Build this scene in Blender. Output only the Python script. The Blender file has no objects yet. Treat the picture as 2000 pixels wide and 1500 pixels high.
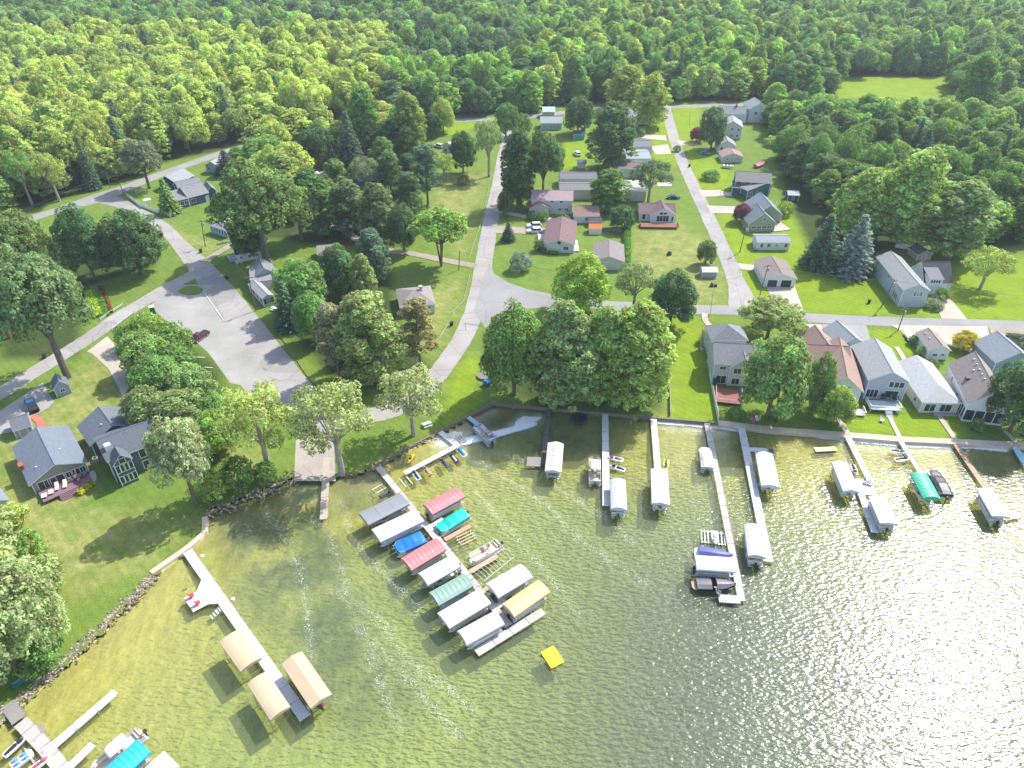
import bpy, math, random
import numpy as np
from mathutils import Vector, Matrix
from mathutils.geometry import tessellate_polygon
random.seed(7); rng = np.random.default_rng(11)
R = math.radians
SC = bpy.context.scene
COL = SC.collection

# ------------------------------------------------------------------ camera
F = 1400.0; PITCH = R(35.5); CAMH = 95.0
sp, cp = math.sin(PITCH), math.cos(PITCH)
cd = bpy.data.cameras.new('camera'); cam = bpy.data.objects.new('camera', cd); COL.objects.link(cam)
cam.location = (0, 0, CAMH); cam.rotation_euler = (R(90) - PITCH, 0, 0)
cd.sensor_width = 36; cd.lens = 36 * F / 2000; cd.clip_start = 1; cd.clip_end = 6000
SC.camera = cam
# ------------------------------------------------------------------ sky, sun, exposure
SUN_EL, SUN_AZ = R(48.5), R(42.0)          # azimuth measured from +x towards +y
w = bpy.data.worlds.new('World'); SC.world = w; w.use_nodes = True
nt = w.node_tree; bg = nt.nodes['Background']
sky = nt.nodes.new('ShaderNodeTexSky'); sky.sky_type = 'NISHITA'; sky.sun_disc = False
sky.sun_elevation = SUN_EL; sky.sun_rotation = math.pi / 2 - SUN_AZ
sky.air_density = 1.0; sky.dust_density = 1.5; sky.ozone_density = 1.0
nt.links.new(sky.outputs[0], bg.inputs[0]); bg.inputs[1].default_value = 0.15
sl = bpy.data.lights.new('sun', 'SUN'); sun = bpy.data.objects.new('sun', sl); COL.objects.link(sun)
sl.energy = 3.1; sl.angle = R(0.53); sl.color = (1.0, 0.955, 0.88)
sd_ = Vector((math.cos(SUN_EL) * math.cos(SUN_AZ), math.cos(SUN_EL) * math.sin(SUN_AZ), math.sin(SUN_EL)))
sun.rotation_euler = sd_.to_track_quat('Z', 'Y').to_euler(); sun.location = (200, 200, 300)
SC.view_settings.view_transform = 'Standard'; SC.view_settings.look = 'None'
SC.view_settings.exposure = 1.16; SC.view_settings.gamma = 1.0

# ------------------------------------------------------------------ helpers
def G(x, y, z=0.0):
    """where the photograph's line of sight through pixel (x, y) meets the level z"""
    u = (x - 1000) / F; v = (y - 750) / F
    dx, dy, dz = u, cp - v * sp, -sp - v * cp
    t = (z - CAMH) / dz
    return Vector((dx * t, dy * t, z))
def P(X, Y, Z):
    dz = Z - CAMH; dep = Y * cp - dz * sp; dn = -Y * sp - dz * cp
    return 1000 + F * X / dep, 750 + F * dn / dep
def Pn(X, Y, Z):
    dz = Z - CAMH; dep = Y * cp - dz * sp; dn = -Y * sp - dz * cp
    return 1000 + F * X / dep, 750 + F * dn / dep
def height_at(bx, by, ty):
    g = G(bx, by); lo, hi = 0.0, 60.0
    for _ in range(40):
        m = (lo + hi) / 2
        if P(g.x, g.y, m)[1] > ty: lo = m
        else: hi = m
    return m
def scale_at(bx, by, z=0):
    g = G(bx, by, z); dep = g.y * cp - (z - CAMH) * sp
    return F / dep

MATS = {}
def new_mat(name):
    m = bpy.data.materials.new(name); m.use_nodes = True
    n = m.node_tree.nodes; b = n['Principled BSDF']
    return m, n, m.node_tree.links, b
def mat(name, col, rough=0.7, var=0.12, scale=1.5, metal=0.0, spec=0.3, pat=None, psc=1.0, pstr=0.25, bump=0.0):
    """procedural: colour broken by two noises, optional course/plank pattern"""
    if name in MATS: return MATS[name]
    m, n, l, b = new_mat(name)
    tc = n.new('ShaderNodeTexCoord')
    no = n.new('ShaderNodeTexNoise'); no.inputs['Scale'].default_value = scale; no.inputs['Detail'].default_value = 6
    no.inputs['Roughness'].default_value = 0.65
    l.new(tc.outputs['Object'], no.inputs['Vector'])
    mp = n.new('ShaderNodeMapRange'); mp.inputs['From Min'].default_value = 0.25; mp.inputs['From Max'].default_value = 0.75
    mp.inputs['To Min'].default_value = 1 - var; mp.inputs['To Max'].default_value = 1 + var
    l.new(no.outputs['Fac'], mp.inputs['Value'])
    val = mp.outputs[0]
    if pat:
        wv = n.new('ShaderNodeTexWave'); wv.wave_type = 'BANDS'; wv.bands_direction = pat
        wv.wave_profile = 'SAW'; wv.inputs['Scale'].default_value = psc; wv.inputs['Distortion'].default_value = 0.15
        wv.inputs['Detail'].default_value = 1.0
        l.new(tc.outputs['Object'], wv.inputs['Vector'])
        mr = n.new('ShaderNodeMapRange'); mr.inputs['From Min'].default_value = 0.0; mr.inputs['From Max'].default_value = 0.22
        mr.inputs['To Min'].default_value = 1 - pstr; mr.inputs['To Max'].default_value = 1
        l.new(wv.outputs['Fac'], mr.inputs['Value'])
        mu = n.new('ShaderNodeMath'); mu.operation = 'MULTIPLY'
        l.new(val, mu.inputs[0]); l.new(mr.outputs[0], mu.inputs[1]); val = mu.outputs[0]
    mx = n.new('ShaderNodeVectorMath'); mx.operation = 'SCALE'
    mx.inputs[0].default_value = col[:3]; l.new(val, mx.inputs['Scale'])
    l.new(mx.outputs[0], b.inputs['Base Color'])
    b.inputs['Roughness'].default_value = rough; b.inputs['Metallic'].default_value = metal
    b.inputs['Specular IOR Level'].default_value = spec
    if bump:
        bp = n.new('ShaderNodeBump'); bp.inputs['Strength'].default_value = bump; bp.inputs['Distance'].default_value = 0.05
        l.new(val, bp.inputs['Height']); l.new(bp.outputs[0], b.inputs['Normal'])
    MATS[name] = m
    return m
def hexcol(c): return '_'.join('%02d' % int(x * 99) for x in c)
def wallm(c): return mat('siding ' + hexcol(c), c, 0.75, 0.06, 0.8, pat='Z', psc=1.6, pstr=0.10)
def roofm(c): return mat('shingle ' + hexcol(c), c, 0.9, 0.22, 2.2, pat='Z', psc=2.4, pstr=0.14, bump=0.2)
def metalroofm(c): return mat('ribbed metal ' + hexcol(c), c, 0.5, 0.12, 0.7, pat='X', psc=0.8, pstr=0.16)
def paint(c, rough=0.5, var=0.05): return mat('paint %d ' % int(rough * 100) + hexcol(c), c, rough, var, 1.2)
def planks(c, ax='X'): return mat('planks ' + ax + hexcol(c), c, 0.75, 0.12, 2.5, pat=ax, psc=2.2, pstr=0.22)
def vinyl(c): return mat('vinyl ' + hexcol(c), c, 0.42, 0.05, 0.9, spec=0.4)
GLASS = mat('window glass', (0.035, 0.05, 0.06), 0.08, 0.3, 0.6, spec=0.6)
WHITE = paint((0.78, 0.78, 0.77)); TRIM = paint((0.74, 0.75, 0.76)); ALU = mat('aluminium', (0.62, 0.64, 0.66), 0.35, 0.1, 2, metal=0.7)
DARK = paint((0.03, 0.03, 0.035)); RUBBER = mat('rubber', (0.02, 0.02, 0.02), 0.85)
WOODP = mat('pole wood', (0.16, 0.13, 0.10), 0.85, 0.25, 3); CONC = mat('concrete', (0.5, 0.45, 0.4), 0.85, 0.14, 0.9)
BRICK = mat('brick', (0.3, 0.1, 0.07), 0.85, 0.25, 6, pat='Z', psc=4, pstr=0.2)
SEAT = vinyl((0.72, 0.6, 0.44)); SEATW = vinyl((0.75, 0.73, 0.7))

class MB:
    def __init__(s): s.v = []; s.f = []; s.m = []
    def add(s, vs, fs, mi=0):
        o = len(s.v); s.v += [tuple(x) for x in vs]; s.f += [tuple(i + o for i in q) for q in fs]; s.m += [mi] * len(fs); return s
    def box(s, x0, x1, y0, y1, z0, z1, mi=0):
        vs = [(x0, y0, z0), (x1, y0, z0), (x1, y1, z0), (x0, y1, z0), (x0, y0, z1), (x1, y0, z1), (x1, y1, z1), (x0, y1, z1)]
        return s.add(vs, [(3, 2, 1, 0), (4, 5, 6, 7), (0, 1, 5, 4), (1, 2, 6, 5), (2, 3, 7, 6), (3, 0, 4, 7)], mi)
    def obox(s, p, q, wd, z0, z1, mi=0):
        """box along the ground segment p-q"""
        p = Vector(p[:2]); q = Vector(q[:2]); d = (q - p).normalized(); n = Vector((-d.y, d.x)) * wd / 2
        a = [p + n, p - n, q - n, q + n]
        vs = [(c.x, c.y, z0) for c in a] + [(c.x, c.y, z1) for c in a]
        return s.add(vs, [(3, 2, 1, 0), (4, 5, 6, 7), (0, 1, 5, 4), (1, 2, 6, 5), (2, 3, 7, 6), (3, 0, 4, 7)], mi)
    def tube(s, p, q, r0, r1=None, n=6, mi=0, cap=True):
        r1 = r0 if r1 is None else r1
        p = Vector(p); q = Vector(q); d = (q - p).normalized()
        a = d.orthogonal().normalized(); b = d.cross(a)
        vs = []
        for c, r in ((p, r0), (q, r1)):
            for k in range(n):
                t = 2 * math.pi * k / n; vs.append(c + a * math.cos(t) * r + b * math.sin(t) * r)
        fs = [(k, (k + 1) % n, n + (k + 1) % n, n + k) for k in range(n)]
        if cap: fs += [tuple(range(n - 1, -1, -1)), tuple(range(n, 2 * n))]
        return s.add(vs, fs, mi)
    def path(s, pts, r, n=6, mi=0):
        for a, b in zip(pts[:-1], pts[1:]): s.tube(a, b, r, r, n, mi)
        return s
    def prism(s, poly, z0, z1, mi=0, mside=None):
        n = len(poly); tri = tessellate_polygon([[Vector((p[0], p[1], 0)) for p in poly]])
        vs = [(p[0], p[1], z0) for p in poly] + [(p[0], p[1], z1) for p in poly]
        area = sum(poly[i][0] * poly[(i + 1) % n][1] - poly[(i + 1) % n][0] * poly[i][1] for i in range(n))
        top = []
        for t in tri:
            a, b, c = [poly[i] for i in t]
            ccw = (b[0] - a[0]) * (c[1] - a[1]) - (b[1] - a[1]) * (c[0] - a[0]) > 0
            top.append(tuple(n + i for i in (t if ccw else t[::-1])))
        s.add(vs, top, mi)
        sd = [((i, (i + 1) % n, n + (i + 1) % n, n + i) if area > 0 else ((i + 1) % n, i, n + i, n + (i + 1) % n)) for i in range(n)]
        o = len(s.v) - 2 * n
        s.f += [tuple(i + o for i in q) for q in sd]; s.m += [mi if mside is None else mside] * n
        return s
    def loft(s, rings, mi=0, caps=True):
        n = len(rings[0]); vs = [p for r in rings for p in r]; fs = []
        for i in range(len(rings) - 1):
            for k in range(n):
                fs.append((i * n + k, i * n + (k + 1) % n, (i + 1) * n + (k + 1) % n, (i + 1) * n + k))
        if caps: fs += [tuple(range(n - 1, -1, -1)), tuple(range((len(rings) - 1) * n, len(rings) * n))]
        return s.add(vs, fs, mi)
    def sheet(s, rows, mi=0):
        n = len(rows[0]); vs = [p for r in rows for p in r]
        return s.add(vs, [(i * n + k, i * n + k + 1, (i + 1) * n + k + 1, (i + 1) * n + k) for i in range(len(rows) - 1) for k in range(n - 1)], mi)
    def ball(s, c, rx, ry, rz, n=8, m=5, mi=0):
        rings = []
        for i in range(m + 1):
            t = math.pi * (i + 0.02) / (m + 0.04)
            rings.append([(c[0] + rx * math.sin(t) * math.cos(2 * math.pi * k / n), c[1] + ry * math.sin(t) * math.sin(2 * math.pi * k / n), c[2] - rz * math.cos(t)) for k in range(n)])
        return s.loft(rings, mi)
    def build(s, name, mats, parent=None, loc=(0, 0, 0), rz=0.0, smooth=False, bevel=0):
        me = bpy.data.meshes.new(name); me.from_pydata(s.v, [], s.f); me.update()
        if not isinstance(mats, (list, tuple)): mats = [mats]
        for m in mats: me.materials.append(m)
        if len(mats) > 1: me.polygons.foreach_set('material_index', s.m)
        if smooth: me.polygons.foreach_set('use_smooth', [True] * len(s.f))
        o = bpy.data.objects.new(name, me); COL.objects.link(o)
        o.location = loc; o.rotation_euler = (0, 0, rz)
        if parent: o.parent = parent
        if bevel:
            b = o.modifiers.new('bevel', 'BEVEL'); b.width = bevel; b.segments = 2
        return o
def tag(o, label=None, cat=None, group=None, kind=None):
    if label: o['label'] = label
    if cat: o['category'] = cat
    if group: o['group'] = group
    if kind: o['kind'] = kind
    return o
def empty(name, loc, rz, label, cat, group=None):
    o = bpy.data.objects.new(name, None); COL.objects.link(o); o.location = loc; o.rotation_euler = (0, 0, rz)
    o.empty_display_size = 0.5
    return tag(o, label, cat, group)
def rect(A, B, C, z):
    """ground rectangle from three pixel corners seen at level z; C next to A (or a depth in metres)"""
    a, b = G(*A, z), G(*B, z); d = (b - a); wd = d.length; d.normalize(); n = Vector((-d.y, d.x, 0))
    if isinstance(C, (int, float)): dep = C
    else:
        c = G(*C, z); dep = (c - a).dot(n)
    ctr = a + d * wd / 2 + n * dep / 2; ctr.z = 0
    return ctr, math.atan2(d.y, d.x), wd, abs(dep)
def smooth_path(pts, n=6, closed=False):
    out = []
    N = len(pts)
    for i in range(N - 1):
        p0 = pts[max(i - 1, 0)]; p1 = pts[i]; p2 = pts[i + 1]; p3 = pts[min(i + 2, N - 1)]
        for k in range(n):
            t = k / n
            out.append(tuple(0.5 * (2 * p1[j] + (p2[j] - p0[j]) * t + (2 * p0[j] - 5 * p1[j] + 4 * p2[j] - p3[j]) * t * t + (3 * p1[j] - p0[j] - 3 * p2[j] + p3[j]) * t ** 3) for j in range(len(p1))))
    out.append(tuple(pts[-1])); return out

# ------------------------------------------------------------------ shore and ground
WATER = -0.6
SHORE_PX = [(-160, 1540), (-40, 1440), (10, 1398), (60, 1352), (110, 1310), (160, 1266), (205, 1226), (240, 1186), (264, 1165), (297, 1122), (362, 1076),
            (388, 1052), (402, 1038), (402, 1012), (408, 992), (440, 986), (470, 972), (505, 962), (545, 945), (576, 930), (600, 928), (640, 924), (690, 926), (733, 909),
            (856, 845), (896, 824), (962, 789), (1035, 796), (1070, 799), (1175, 808), (1270, 817), (1385, 827), (1405, 828), (1500, 840), (1560, 845),
            (1660, 852), (1760, 860), (1870, 865), (1950, 869), (2000, 871), (2200, 886)]
SH = np.array([G(*p)[:2] for p in SHORE_PX])
SH = np.vstack([[SH[0] + (-400, -100)], SH, [SH[-1] + (500, -25)]])
LAKE = np.vstack([SH, [[900, -400], [-700, -400]]])
def inside(pts, poly):
    x, y = pts[:, 0], pts[:, 1]; r = np.zeros(len(pts), bool); n = len(poly); j = n - 1
    for i in range(n):
        xi, yi = poly[i]; xj, yj = poly[j]
        if yi != yj:
            c = ((yi > y) != (yj > y)) & (x < (xj - xi) * (y - yi) / (yj - yi) + xi); r ^= c
        j = i
    return r
def segdist(pts, line, closed=False):
    best = np.full(len(pts), 1e9); near = pts.copy()
    L = list(line) + ([line[0]] if closed else [])
    for a, b in zip(L[:-1], L[1:]):
        a = np.array(a); b = np.array(b); d = b - a; t = np.clip(((pts - a) @ d) / max(d @ d, 1e-9), 0, 1)
        q = a + t[:, None] * d; ds = np.hypot(*(pts - q).T); k = ds < best
        best[k] = ds[k]; near[k] = q[k]
    return best, near
def gpoly(px, z=0): return [tuple(G(x, y, z)[:2]) for x, y in px]
def soft(pts, px, edge=2.0):
    poly = np.array(gpoly(px)); i = inside(pts, poly); d, _ = segdist(pts, poly, True)
    return np.clip(0.5 + np.where(i, d, -d) / (2 * edge), 0, 1)

ax = np.concatenate([np.linspace(-2500, -220, 20)[:-1], np.arange(-220, 220.1, 1.3), np.linspace(220, 2500, 20)[1:]])
ay = np.concatenate([np.linspace(-400, 28, 10)[:-1], np.arange(28, 330, 1.3), np.arange(330, 480, 3.0), np.linspace(480, 3000, 26)])
nx, ny = len(ax), len(ay)
GX, GY = np.meshgrid(ax, ay); pts = np.stack([GX.ravel(), GY.ravel()], 1)
inl = inside(pts, LAKE); sdist, near = segdist(pts, SH)
sd = np.where(inl, -sdist, sdist)
snap = (sdist < 0.62) & (np.abs(pts[:, 0]) < 215)
pts[snap] = near[snap]; sd[snap] = 0
def quads():
    i, j = np.meshgrid(np.arange(ny - 1), np.arange(nx - 1), indexing='ij'); a = (i * nx + j).ravel()
    return np.stack([a, a + 1, a + nx + 1, a + nx], 1)
Q = quads()
fc = sd[Q].sum(1)
def grid_mesh(name, P3, faces, material, attrs):
    used = np.unique(faces); remap = np.full(len(P3), -1); remap[used] = np.arange(len(used))
    me = bpy.data.meshes.new(name); me.vertices.add(len(used)); me.vertices.foreach_set('co', P3[used].astype(np.float32).ravel())
    nf = len(faces); me.loops.add(nf * 4); me.polygons.add(nf)
    me.loops.foreach_set('vertex_index', remap[faces].astype(np.int32).ravel())
    me.polygons.foreach_set('loop_start', np.arange(0, nf * 4, 4, dtype=np.int32))
    me.polygons.foreach_set('use_smooth', np.ones(nf, bool))
    me.update(calc_edges=True); me.validate()
    for k, a in attrs.items():
        at = me.attributes.new(k, 'FLOAT', 'POINT'); at.data.foreach_set('value', a[used].astype(np.float32))
    me.materials.append(material)
    o = bpy.data.objects.new(name, me); COL.objects.link(o); return o
def attr(n, name):
    a = n.new('ShaderNodeAttribute'); a.attribute_name = name; return a.outputs['Fac']
def mixc(n, l, fac, a, b):
    m = n.new('ShaderNodeMix'); m.data_type = 'RGBA'
    for s, i in ((fac, 0), (a, 6), (b, 7)):
        if isinstance(s, (tuple, float, int)): m.inputs[i].default_value = (*s, 1) if isinstance(s, tuple) else s
        else: l.new(s, m.inputs[i])
    return m.outputs[2]
def noise(n, l, vec, scale, detail=5, rough=0.6, lo=0.3, hi=0.7):
    t = n.new('ShaderNodeTexNoise'); t.inputs['Scale'].default_value = scale; t.inputs['Detail'].default_value = detail; t.inputs['Roughness'].default_value = rough
    l.new(vec, t.inputs['Vector'])
    r = n.new('ShaderNodeMapRange'); r.inputs['From Min'].default_value = lo; r.inputs['From Max'].default_value = hi
    l.new(t.outputs['Fac'], r.inputs['Value']); return r.outputs[0]
def math_(n, l, op, a, b=0.0, clamp=False):
    m = n.new('ShaderNodeMath'); m.operation = op; m.use_clamp = clamp
    for s, i in ((a, 0), (b, 1)):
        if isinstance(s, (float, int)): m.inputs[i].default_value = s
        else: l.new(s, m.inputs[i])
    return m.outputs[0]

def edge_(n, l, a, big, mid):
    v = math_(n, l, 'ADD', math_(n, l, 'MULTIPLY', math_(n, l, 'SUBTRACT', a, 0.5), 1.6), 0.5)
    v = math_(n, l, 'ADD', v, math_(n, l, 'MULTIPLY', math_(n, l, 'SUBTRACT', mid, 0.5), 0.7), True)
    return v
# ground: lush / dry / woodland floor / bare patches are real differences of turf
LUSH = [[(1310, 620), (1375, 625), (1400, 826), (1300, 815)], [(1430, 520), (1870, 560), (2010, 590), (2010, 628), (1560, 610), (1470, 600)], [(1395, 420), (1545, 400), (1600, 480), (1580, 530), (1440, 520)],
        [(1310, 205), (1370, 210), (1360, 290), (1320, 280)], [(1620, 145), (1850, 150), (1850, 195), (1640, 190)], [(1270, 225), (1300, 225), (1330, 320), (1290, 330), (1260, 250)],
        [(1640, 800), (1900, 800), (1870, 862), (1660, 850)], [(1100, 275), (1150, 260), (1150, 330), (1095, 330)], [(1330, 280), (1420, 320), (1440, 370), (1360, 370)], [(1680, 640), (1780, 650), (1790, 700), (1740, 700)],
        [(1860, 520), (2010, 500), (2010, 590), (1880, 580)], [(890, 720), (940, 690), (930, 790), (860, 830)], [(640, 645), (730, 690), (760, 740), (640, 745), (600, 700)], [(860, 232), (940, 240), (900, 265), (850, 262)]]
DRY = [[(1240, 445), (1330, 440), (1380, 470), (1400, 560), (1300, 560), (1235, 520)], [(0, 860), (200, 700), (260, 800), (150, 1000), (380, 1010), (290, 1110), (130, 1180), (0, 1100)],
       [(860, 340), (950, 340), (900, 500), (840, 420)], [(190, 690), (250, 760), (200, 800), (140, 740)], [(840, 560), (910, 540), (860, 660), (820, 700)], [(1320, 500), (1420, 540), (1400, 600), (1340, 590)],
       [(430, 850), (520, 900), (470, 950), (420, 900)], [(1240, 740), (1305, 740), (1305, 812), (1240, 805)], [(280, 430), (440, 480), (400, 500), (320, 450)]]
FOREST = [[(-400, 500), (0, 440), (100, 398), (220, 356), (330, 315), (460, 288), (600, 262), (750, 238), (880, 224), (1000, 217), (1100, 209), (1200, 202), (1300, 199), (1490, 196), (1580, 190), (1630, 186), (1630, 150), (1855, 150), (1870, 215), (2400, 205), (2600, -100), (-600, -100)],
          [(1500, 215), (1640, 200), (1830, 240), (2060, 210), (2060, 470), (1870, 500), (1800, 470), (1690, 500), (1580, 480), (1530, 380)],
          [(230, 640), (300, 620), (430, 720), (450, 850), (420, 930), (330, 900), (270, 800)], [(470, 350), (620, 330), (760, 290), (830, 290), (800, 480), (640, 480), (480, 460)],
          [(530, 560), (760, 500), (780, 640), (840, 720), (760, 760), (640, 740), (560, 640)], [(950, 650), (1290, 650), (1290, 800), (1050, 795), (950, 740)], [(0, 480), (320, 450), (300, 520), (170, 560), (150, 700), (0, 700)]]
P3 = np.column_stack([pts, np.zeros(len(pts))])
def un(l, e=2.0):
    r = np.zeros(len(pts))
    for p in l: r = np.maximum(r, soft(pts, p, e))
    return r
gm, n, l, b = new_mat('turf')
tc = n.new('ShaderNodeTexCoord'); V = tc.outputs['Object']
big = noise(n, l, V, 0.045, 4); mid = noise(n, l, V, 0.35, 6, 0.7); fine = noise(n, l, V, 2.6, 4, 0.7, 0.25, 0.75)
base = mixc(n, l, mid, (0.095, 0.17, 0.024), (0.155, 0.235, 0.038))
base = mixc(n, l, math_(n, l, 'MULTIPLY', big, 0.4), base, (0.15, 0.165, 0.045))
lush = mixc(n, l, mid, (0.145, 0.228, 0.015), (0.21, 0.285, 0.020))
c = mixc(n, l, edge_(n, l, attr(n, 'lush'), big, mid), base, lush)
dry = mixc(n, l, mid, (0.17, 0.205, 0.045), (0.33, 0.295, 0.12))
c = mixc(n, l, math_(n, l, 'MULTIPLY', attr(n, 'dry'), math_(n, l, 'ADD', math_(n, l, 'MULTIPLY', mid, 0.7), 0.3), True), c, dry)
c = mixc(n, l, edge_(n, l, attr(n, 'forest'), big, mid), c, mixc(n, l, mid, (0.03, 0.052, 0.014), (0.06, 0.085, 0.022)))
c = mixc(n, l, attr(n, 'shore_soil'), c, (0.16, 0.12, 0.07))
sc_ = n.new('ShaderNodeVectorMath'); sc_.operation = 'SCALE'; l.new(c, sc_.inputs[0])
wv = n.new('ShaderNodeTexWave'); wv.inputs['Scale'].default_value = 0.28; wv.inputs['Distortion'].default_value = 2.5; wv.inputs['Detail'].default_value = 2; wv.inputs['Detail Scale'].default_value = 0.25; wv.bands_direction = 'DIAGONAL'; l.new(V, wv.inputs['Vector'])
patch = noise(n, l, V, 0.13, 4, 0.7, 0.35, 0.65)
v_ = math_(n, l, 'ADD', math_(n, l, 'MULTIPLY', fine, 0.45), 0.66); v_ = math_(n, l, 'ADD', v_, math_(n, l, 'MULTIPLY', wv.outputs['Fac'], 0.10)); v_ = math_(n, l, 'ADD', v_, math_(n, l, 'MULTIPLY', patch, 0.16))
l.new(v_, sc_.inputs['Scale'])
l.new(sc_.outputs[0], b.inputs['Base Color']); b.inputs['Roughness'].default_value = 0.95; b.inputs['Specular IOR Level'].default_value = 0.1
bp = n.new('ShaderNodeBump'); bp.inputs['Distance'].default_value = 0.12; bp.inputs['Strength'].default_value = 0.6
l.new(fine, bp.inputs['Height']); l.new(bp.outputs[0], b.inputs['Normal'])
soil = np.clip(1 - np.abs(sd) / 1.2, 0, 1) * (sd >= 0) * (P3[:, 0] < -10)  # brown soil tone fading back from the left shoreline
g = grid_mesh('ground', P3, Q[fc > 0], gm, dict(lush=un(LUSH, 3.0), dry=un(DRY, 3.5), forest=un(FOREST, 3.0), shore_soil=soil * 0.4))
tag(g, kind='structure')

# lake bed with sand, weed and mud; slopes from the shore
steep = np.clip((P3[:, 0] + 12) / 8, 0, 1)
dep = np.clip(-sd, 0, 60)
zb = -(0.57 + 0.28 * steep) - np.minimum(dep * 0.10, 1.1) - np.minimum(np.clip(dep - 20, 0, 60) * 0.02, 1.0)
PB = P3.copy()
bm_, n, l, b = new_mat('lake bed')
tc = n.new('ShaderNodeTexCoord'); V = tc.outputs['Object']
big = noise(n, l, V, 0.09, 5, 0.66, 0.32, 0.52); mid = noise(n, l, V, 0.5, 6, 0.7); fine = noise(n, l, V, 2.2, 5, 0.75)
mpn = n.new('ShaderNodeMapping'); mpn.inputs['Rotation'].default_value = (0, 0, R(35)); mpn.inputs['Scale'].default_value = (1, 0.35, 1); l.new(V, mpn.inputs[0])
st = noise(n, l, mpn.outputs[0], 0.9, 5, 0.7, 0.35, 0.68)
c = mixc(n, l, st, (0.44, 0.405, 0.085), (0.68, 0.61, 0.20))
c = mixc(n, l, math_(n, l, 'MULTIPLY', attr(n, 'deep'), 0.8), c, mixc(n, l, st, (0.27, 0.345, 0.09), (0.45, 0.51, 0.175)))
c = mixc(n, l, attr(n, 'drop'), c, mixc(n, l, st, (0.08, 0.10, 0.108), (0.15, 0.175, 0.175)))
c = mixc(n, l, math_(n, l, 'MULTIPLY', math_(n, l, 'MULTIPLY', attr(n, 'weed'), big), mixc(n, l, mid, (0.5, 0.5, 0.5), (1, 1, 1)), True), c, (0.04, 0.085, 0.06))
c = mixc(n, l, attr(n, 'mud'), c, mixc(n, l, mid, (0.17, 0.12, 0.04), (0.36, 0.27, 0.10)))
c = mixc(n, l, attr(n, 'sand'), c, mixc(n, l, mid, (0.7, 0.66, 0.6), (0.85, 0.82, 0.78)))
sc_ = n.new('ShaderNodeVectorMath'); sc_.operation = 'SCALE'; l.new(c, sc_.inputs[0])
l.new(math_(n, l, 'ADD', math_(n, l, 'MULTIPLY', fine, 0.4), 0.8), sc_.inputs['Scale'])
l.new(sc_.outputs[0], b.inputs['Base Color']); b.inputs['Roughness'].default_value = 1.0; b.inputs['Specular IOR Level'].default_value = 0.0
WEED = [[(400, 1020), (480, 990), (620, 1000), (700, 1020), (650, 1180), (500, 1190), (440, 1110)], [(520, 1150), (700, 1150), (730, 1280), (800, 1380), (680, 1420), (560, 1250)], [(640, 940), (700, 930), (740, 980), (660, 1010)],
        [(980, 830), (1180, 815), (1190, 880), (1030, 880)], [(1390, 830), (1450, 835), (1450, 880), (1400, 880)], [(1880, 875), (2010, 885), (2010, 950), (1920, 940)], [(620, 1250), (740, 1250), (800, 1340), (700, 1400)], [(700, 1000), (860, 1150), (900, 1280), (800, 1200)]]
SAND = [[(985, 830), (1015, 800), (1068, 803), (1066, 818), (1030, 832), (950, 850), (900, 858), (915, 845)], [(838, 862), (860, 846), (895, 832), (920, 838), (900, 858), (880, 872), (850, 875)], [(1286, 820), (1385, 829), (1440, 838), (1400, 842), (1300, 830)],
        [(1660, 858), (1760, 864), (1880, 869), (1880, 876), (1770, 874), (1670, 868)], [(1610, 852), (1662, 856), (1665, 866), (1620, 858)]]
MUD = [[(940, 800), (1010, 800), (1015, 815), (985, 832), (940, 838), (905, 830)], [(400, 985), (560, 945), (560, 965), (420, 1010)], [(240, 1190), (300, 1125), (390, 1060), (405, 1060), (320, 1140), (250, 1220)], [(735, 915), (850, 855), (830, 885), (760, 930)], [(-20, 1440), (240, 1200), (250, 1215), (60, 1400)], [(640, 930), (740, 915), (720, 945), (650, 945)]]
spit = np.maximum(soft(pts, SAND[0], 1.0), soft(pts, SAND[1], 1.0)); zb = zb * (1 - spit) + (WATER + 0.03) * spit
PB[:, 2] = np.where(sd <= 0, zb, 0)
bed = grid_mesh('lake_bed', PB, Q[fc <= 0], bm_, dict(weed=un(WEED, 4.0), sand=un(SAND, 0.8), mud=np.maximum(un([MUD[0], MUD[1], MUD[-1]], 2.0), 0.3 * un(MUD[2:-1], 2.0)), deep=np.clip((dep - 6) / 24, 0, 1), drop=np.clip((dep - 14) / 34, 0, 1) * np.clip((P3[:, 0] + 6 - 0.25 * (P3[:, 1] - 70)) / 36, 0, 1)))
tag(bed, kind='structure')

# water sheet
wx = np.concatenate([np.linspace(-900, -150, 8)[:-1], np.arange(-150, 190, 0.8), np.linspace(190, 900, 8)]); wy = np.concatenate([np.linspace(-390, 30, 8)[:-1], np.arange(30, 160, 0.8)])
WX, WY = np.meshgrid(wx, wy); wp = np.stack([WX.ravel(), WY.ravel()], 1)
wi = inside(wp, LAKE); wd_, _ = segdist(wp, SH); wkeep = wi | (wd_ < 1.2)
GLINT_FOAM = [[(520, 1000), (560, 1060), (590, 1130), (600, 1200), (610, 1290)], [(610, 1010), (650, 1060), (690, 1200), (740, 1330), (780, 1420)], [(650, 1150), (740, 1210), (800, 1290), (870, 1340), (930, 1390)],
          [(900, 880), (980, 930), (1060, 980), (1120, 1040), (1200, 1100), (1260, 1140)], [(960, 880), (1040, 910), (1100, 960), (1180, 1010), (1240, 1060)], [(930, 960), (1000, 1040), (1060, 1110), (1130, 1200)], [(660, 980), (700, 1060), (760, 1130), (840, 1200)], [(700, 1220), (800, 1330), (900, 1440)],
          [(1290, 822), (1385, 830), (1440, 838)], [(1600, 850), (1680, 858), (1770, 866), (1880, 870), (1960, 876)], [(880, 868), (960, 850), (1040, 828)]]  # sun glitter painted as white streaks; the last three are pale shore wash
wsx = np.zeros(len(wp)); near_w = np.zeros(len(wp))
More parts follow.
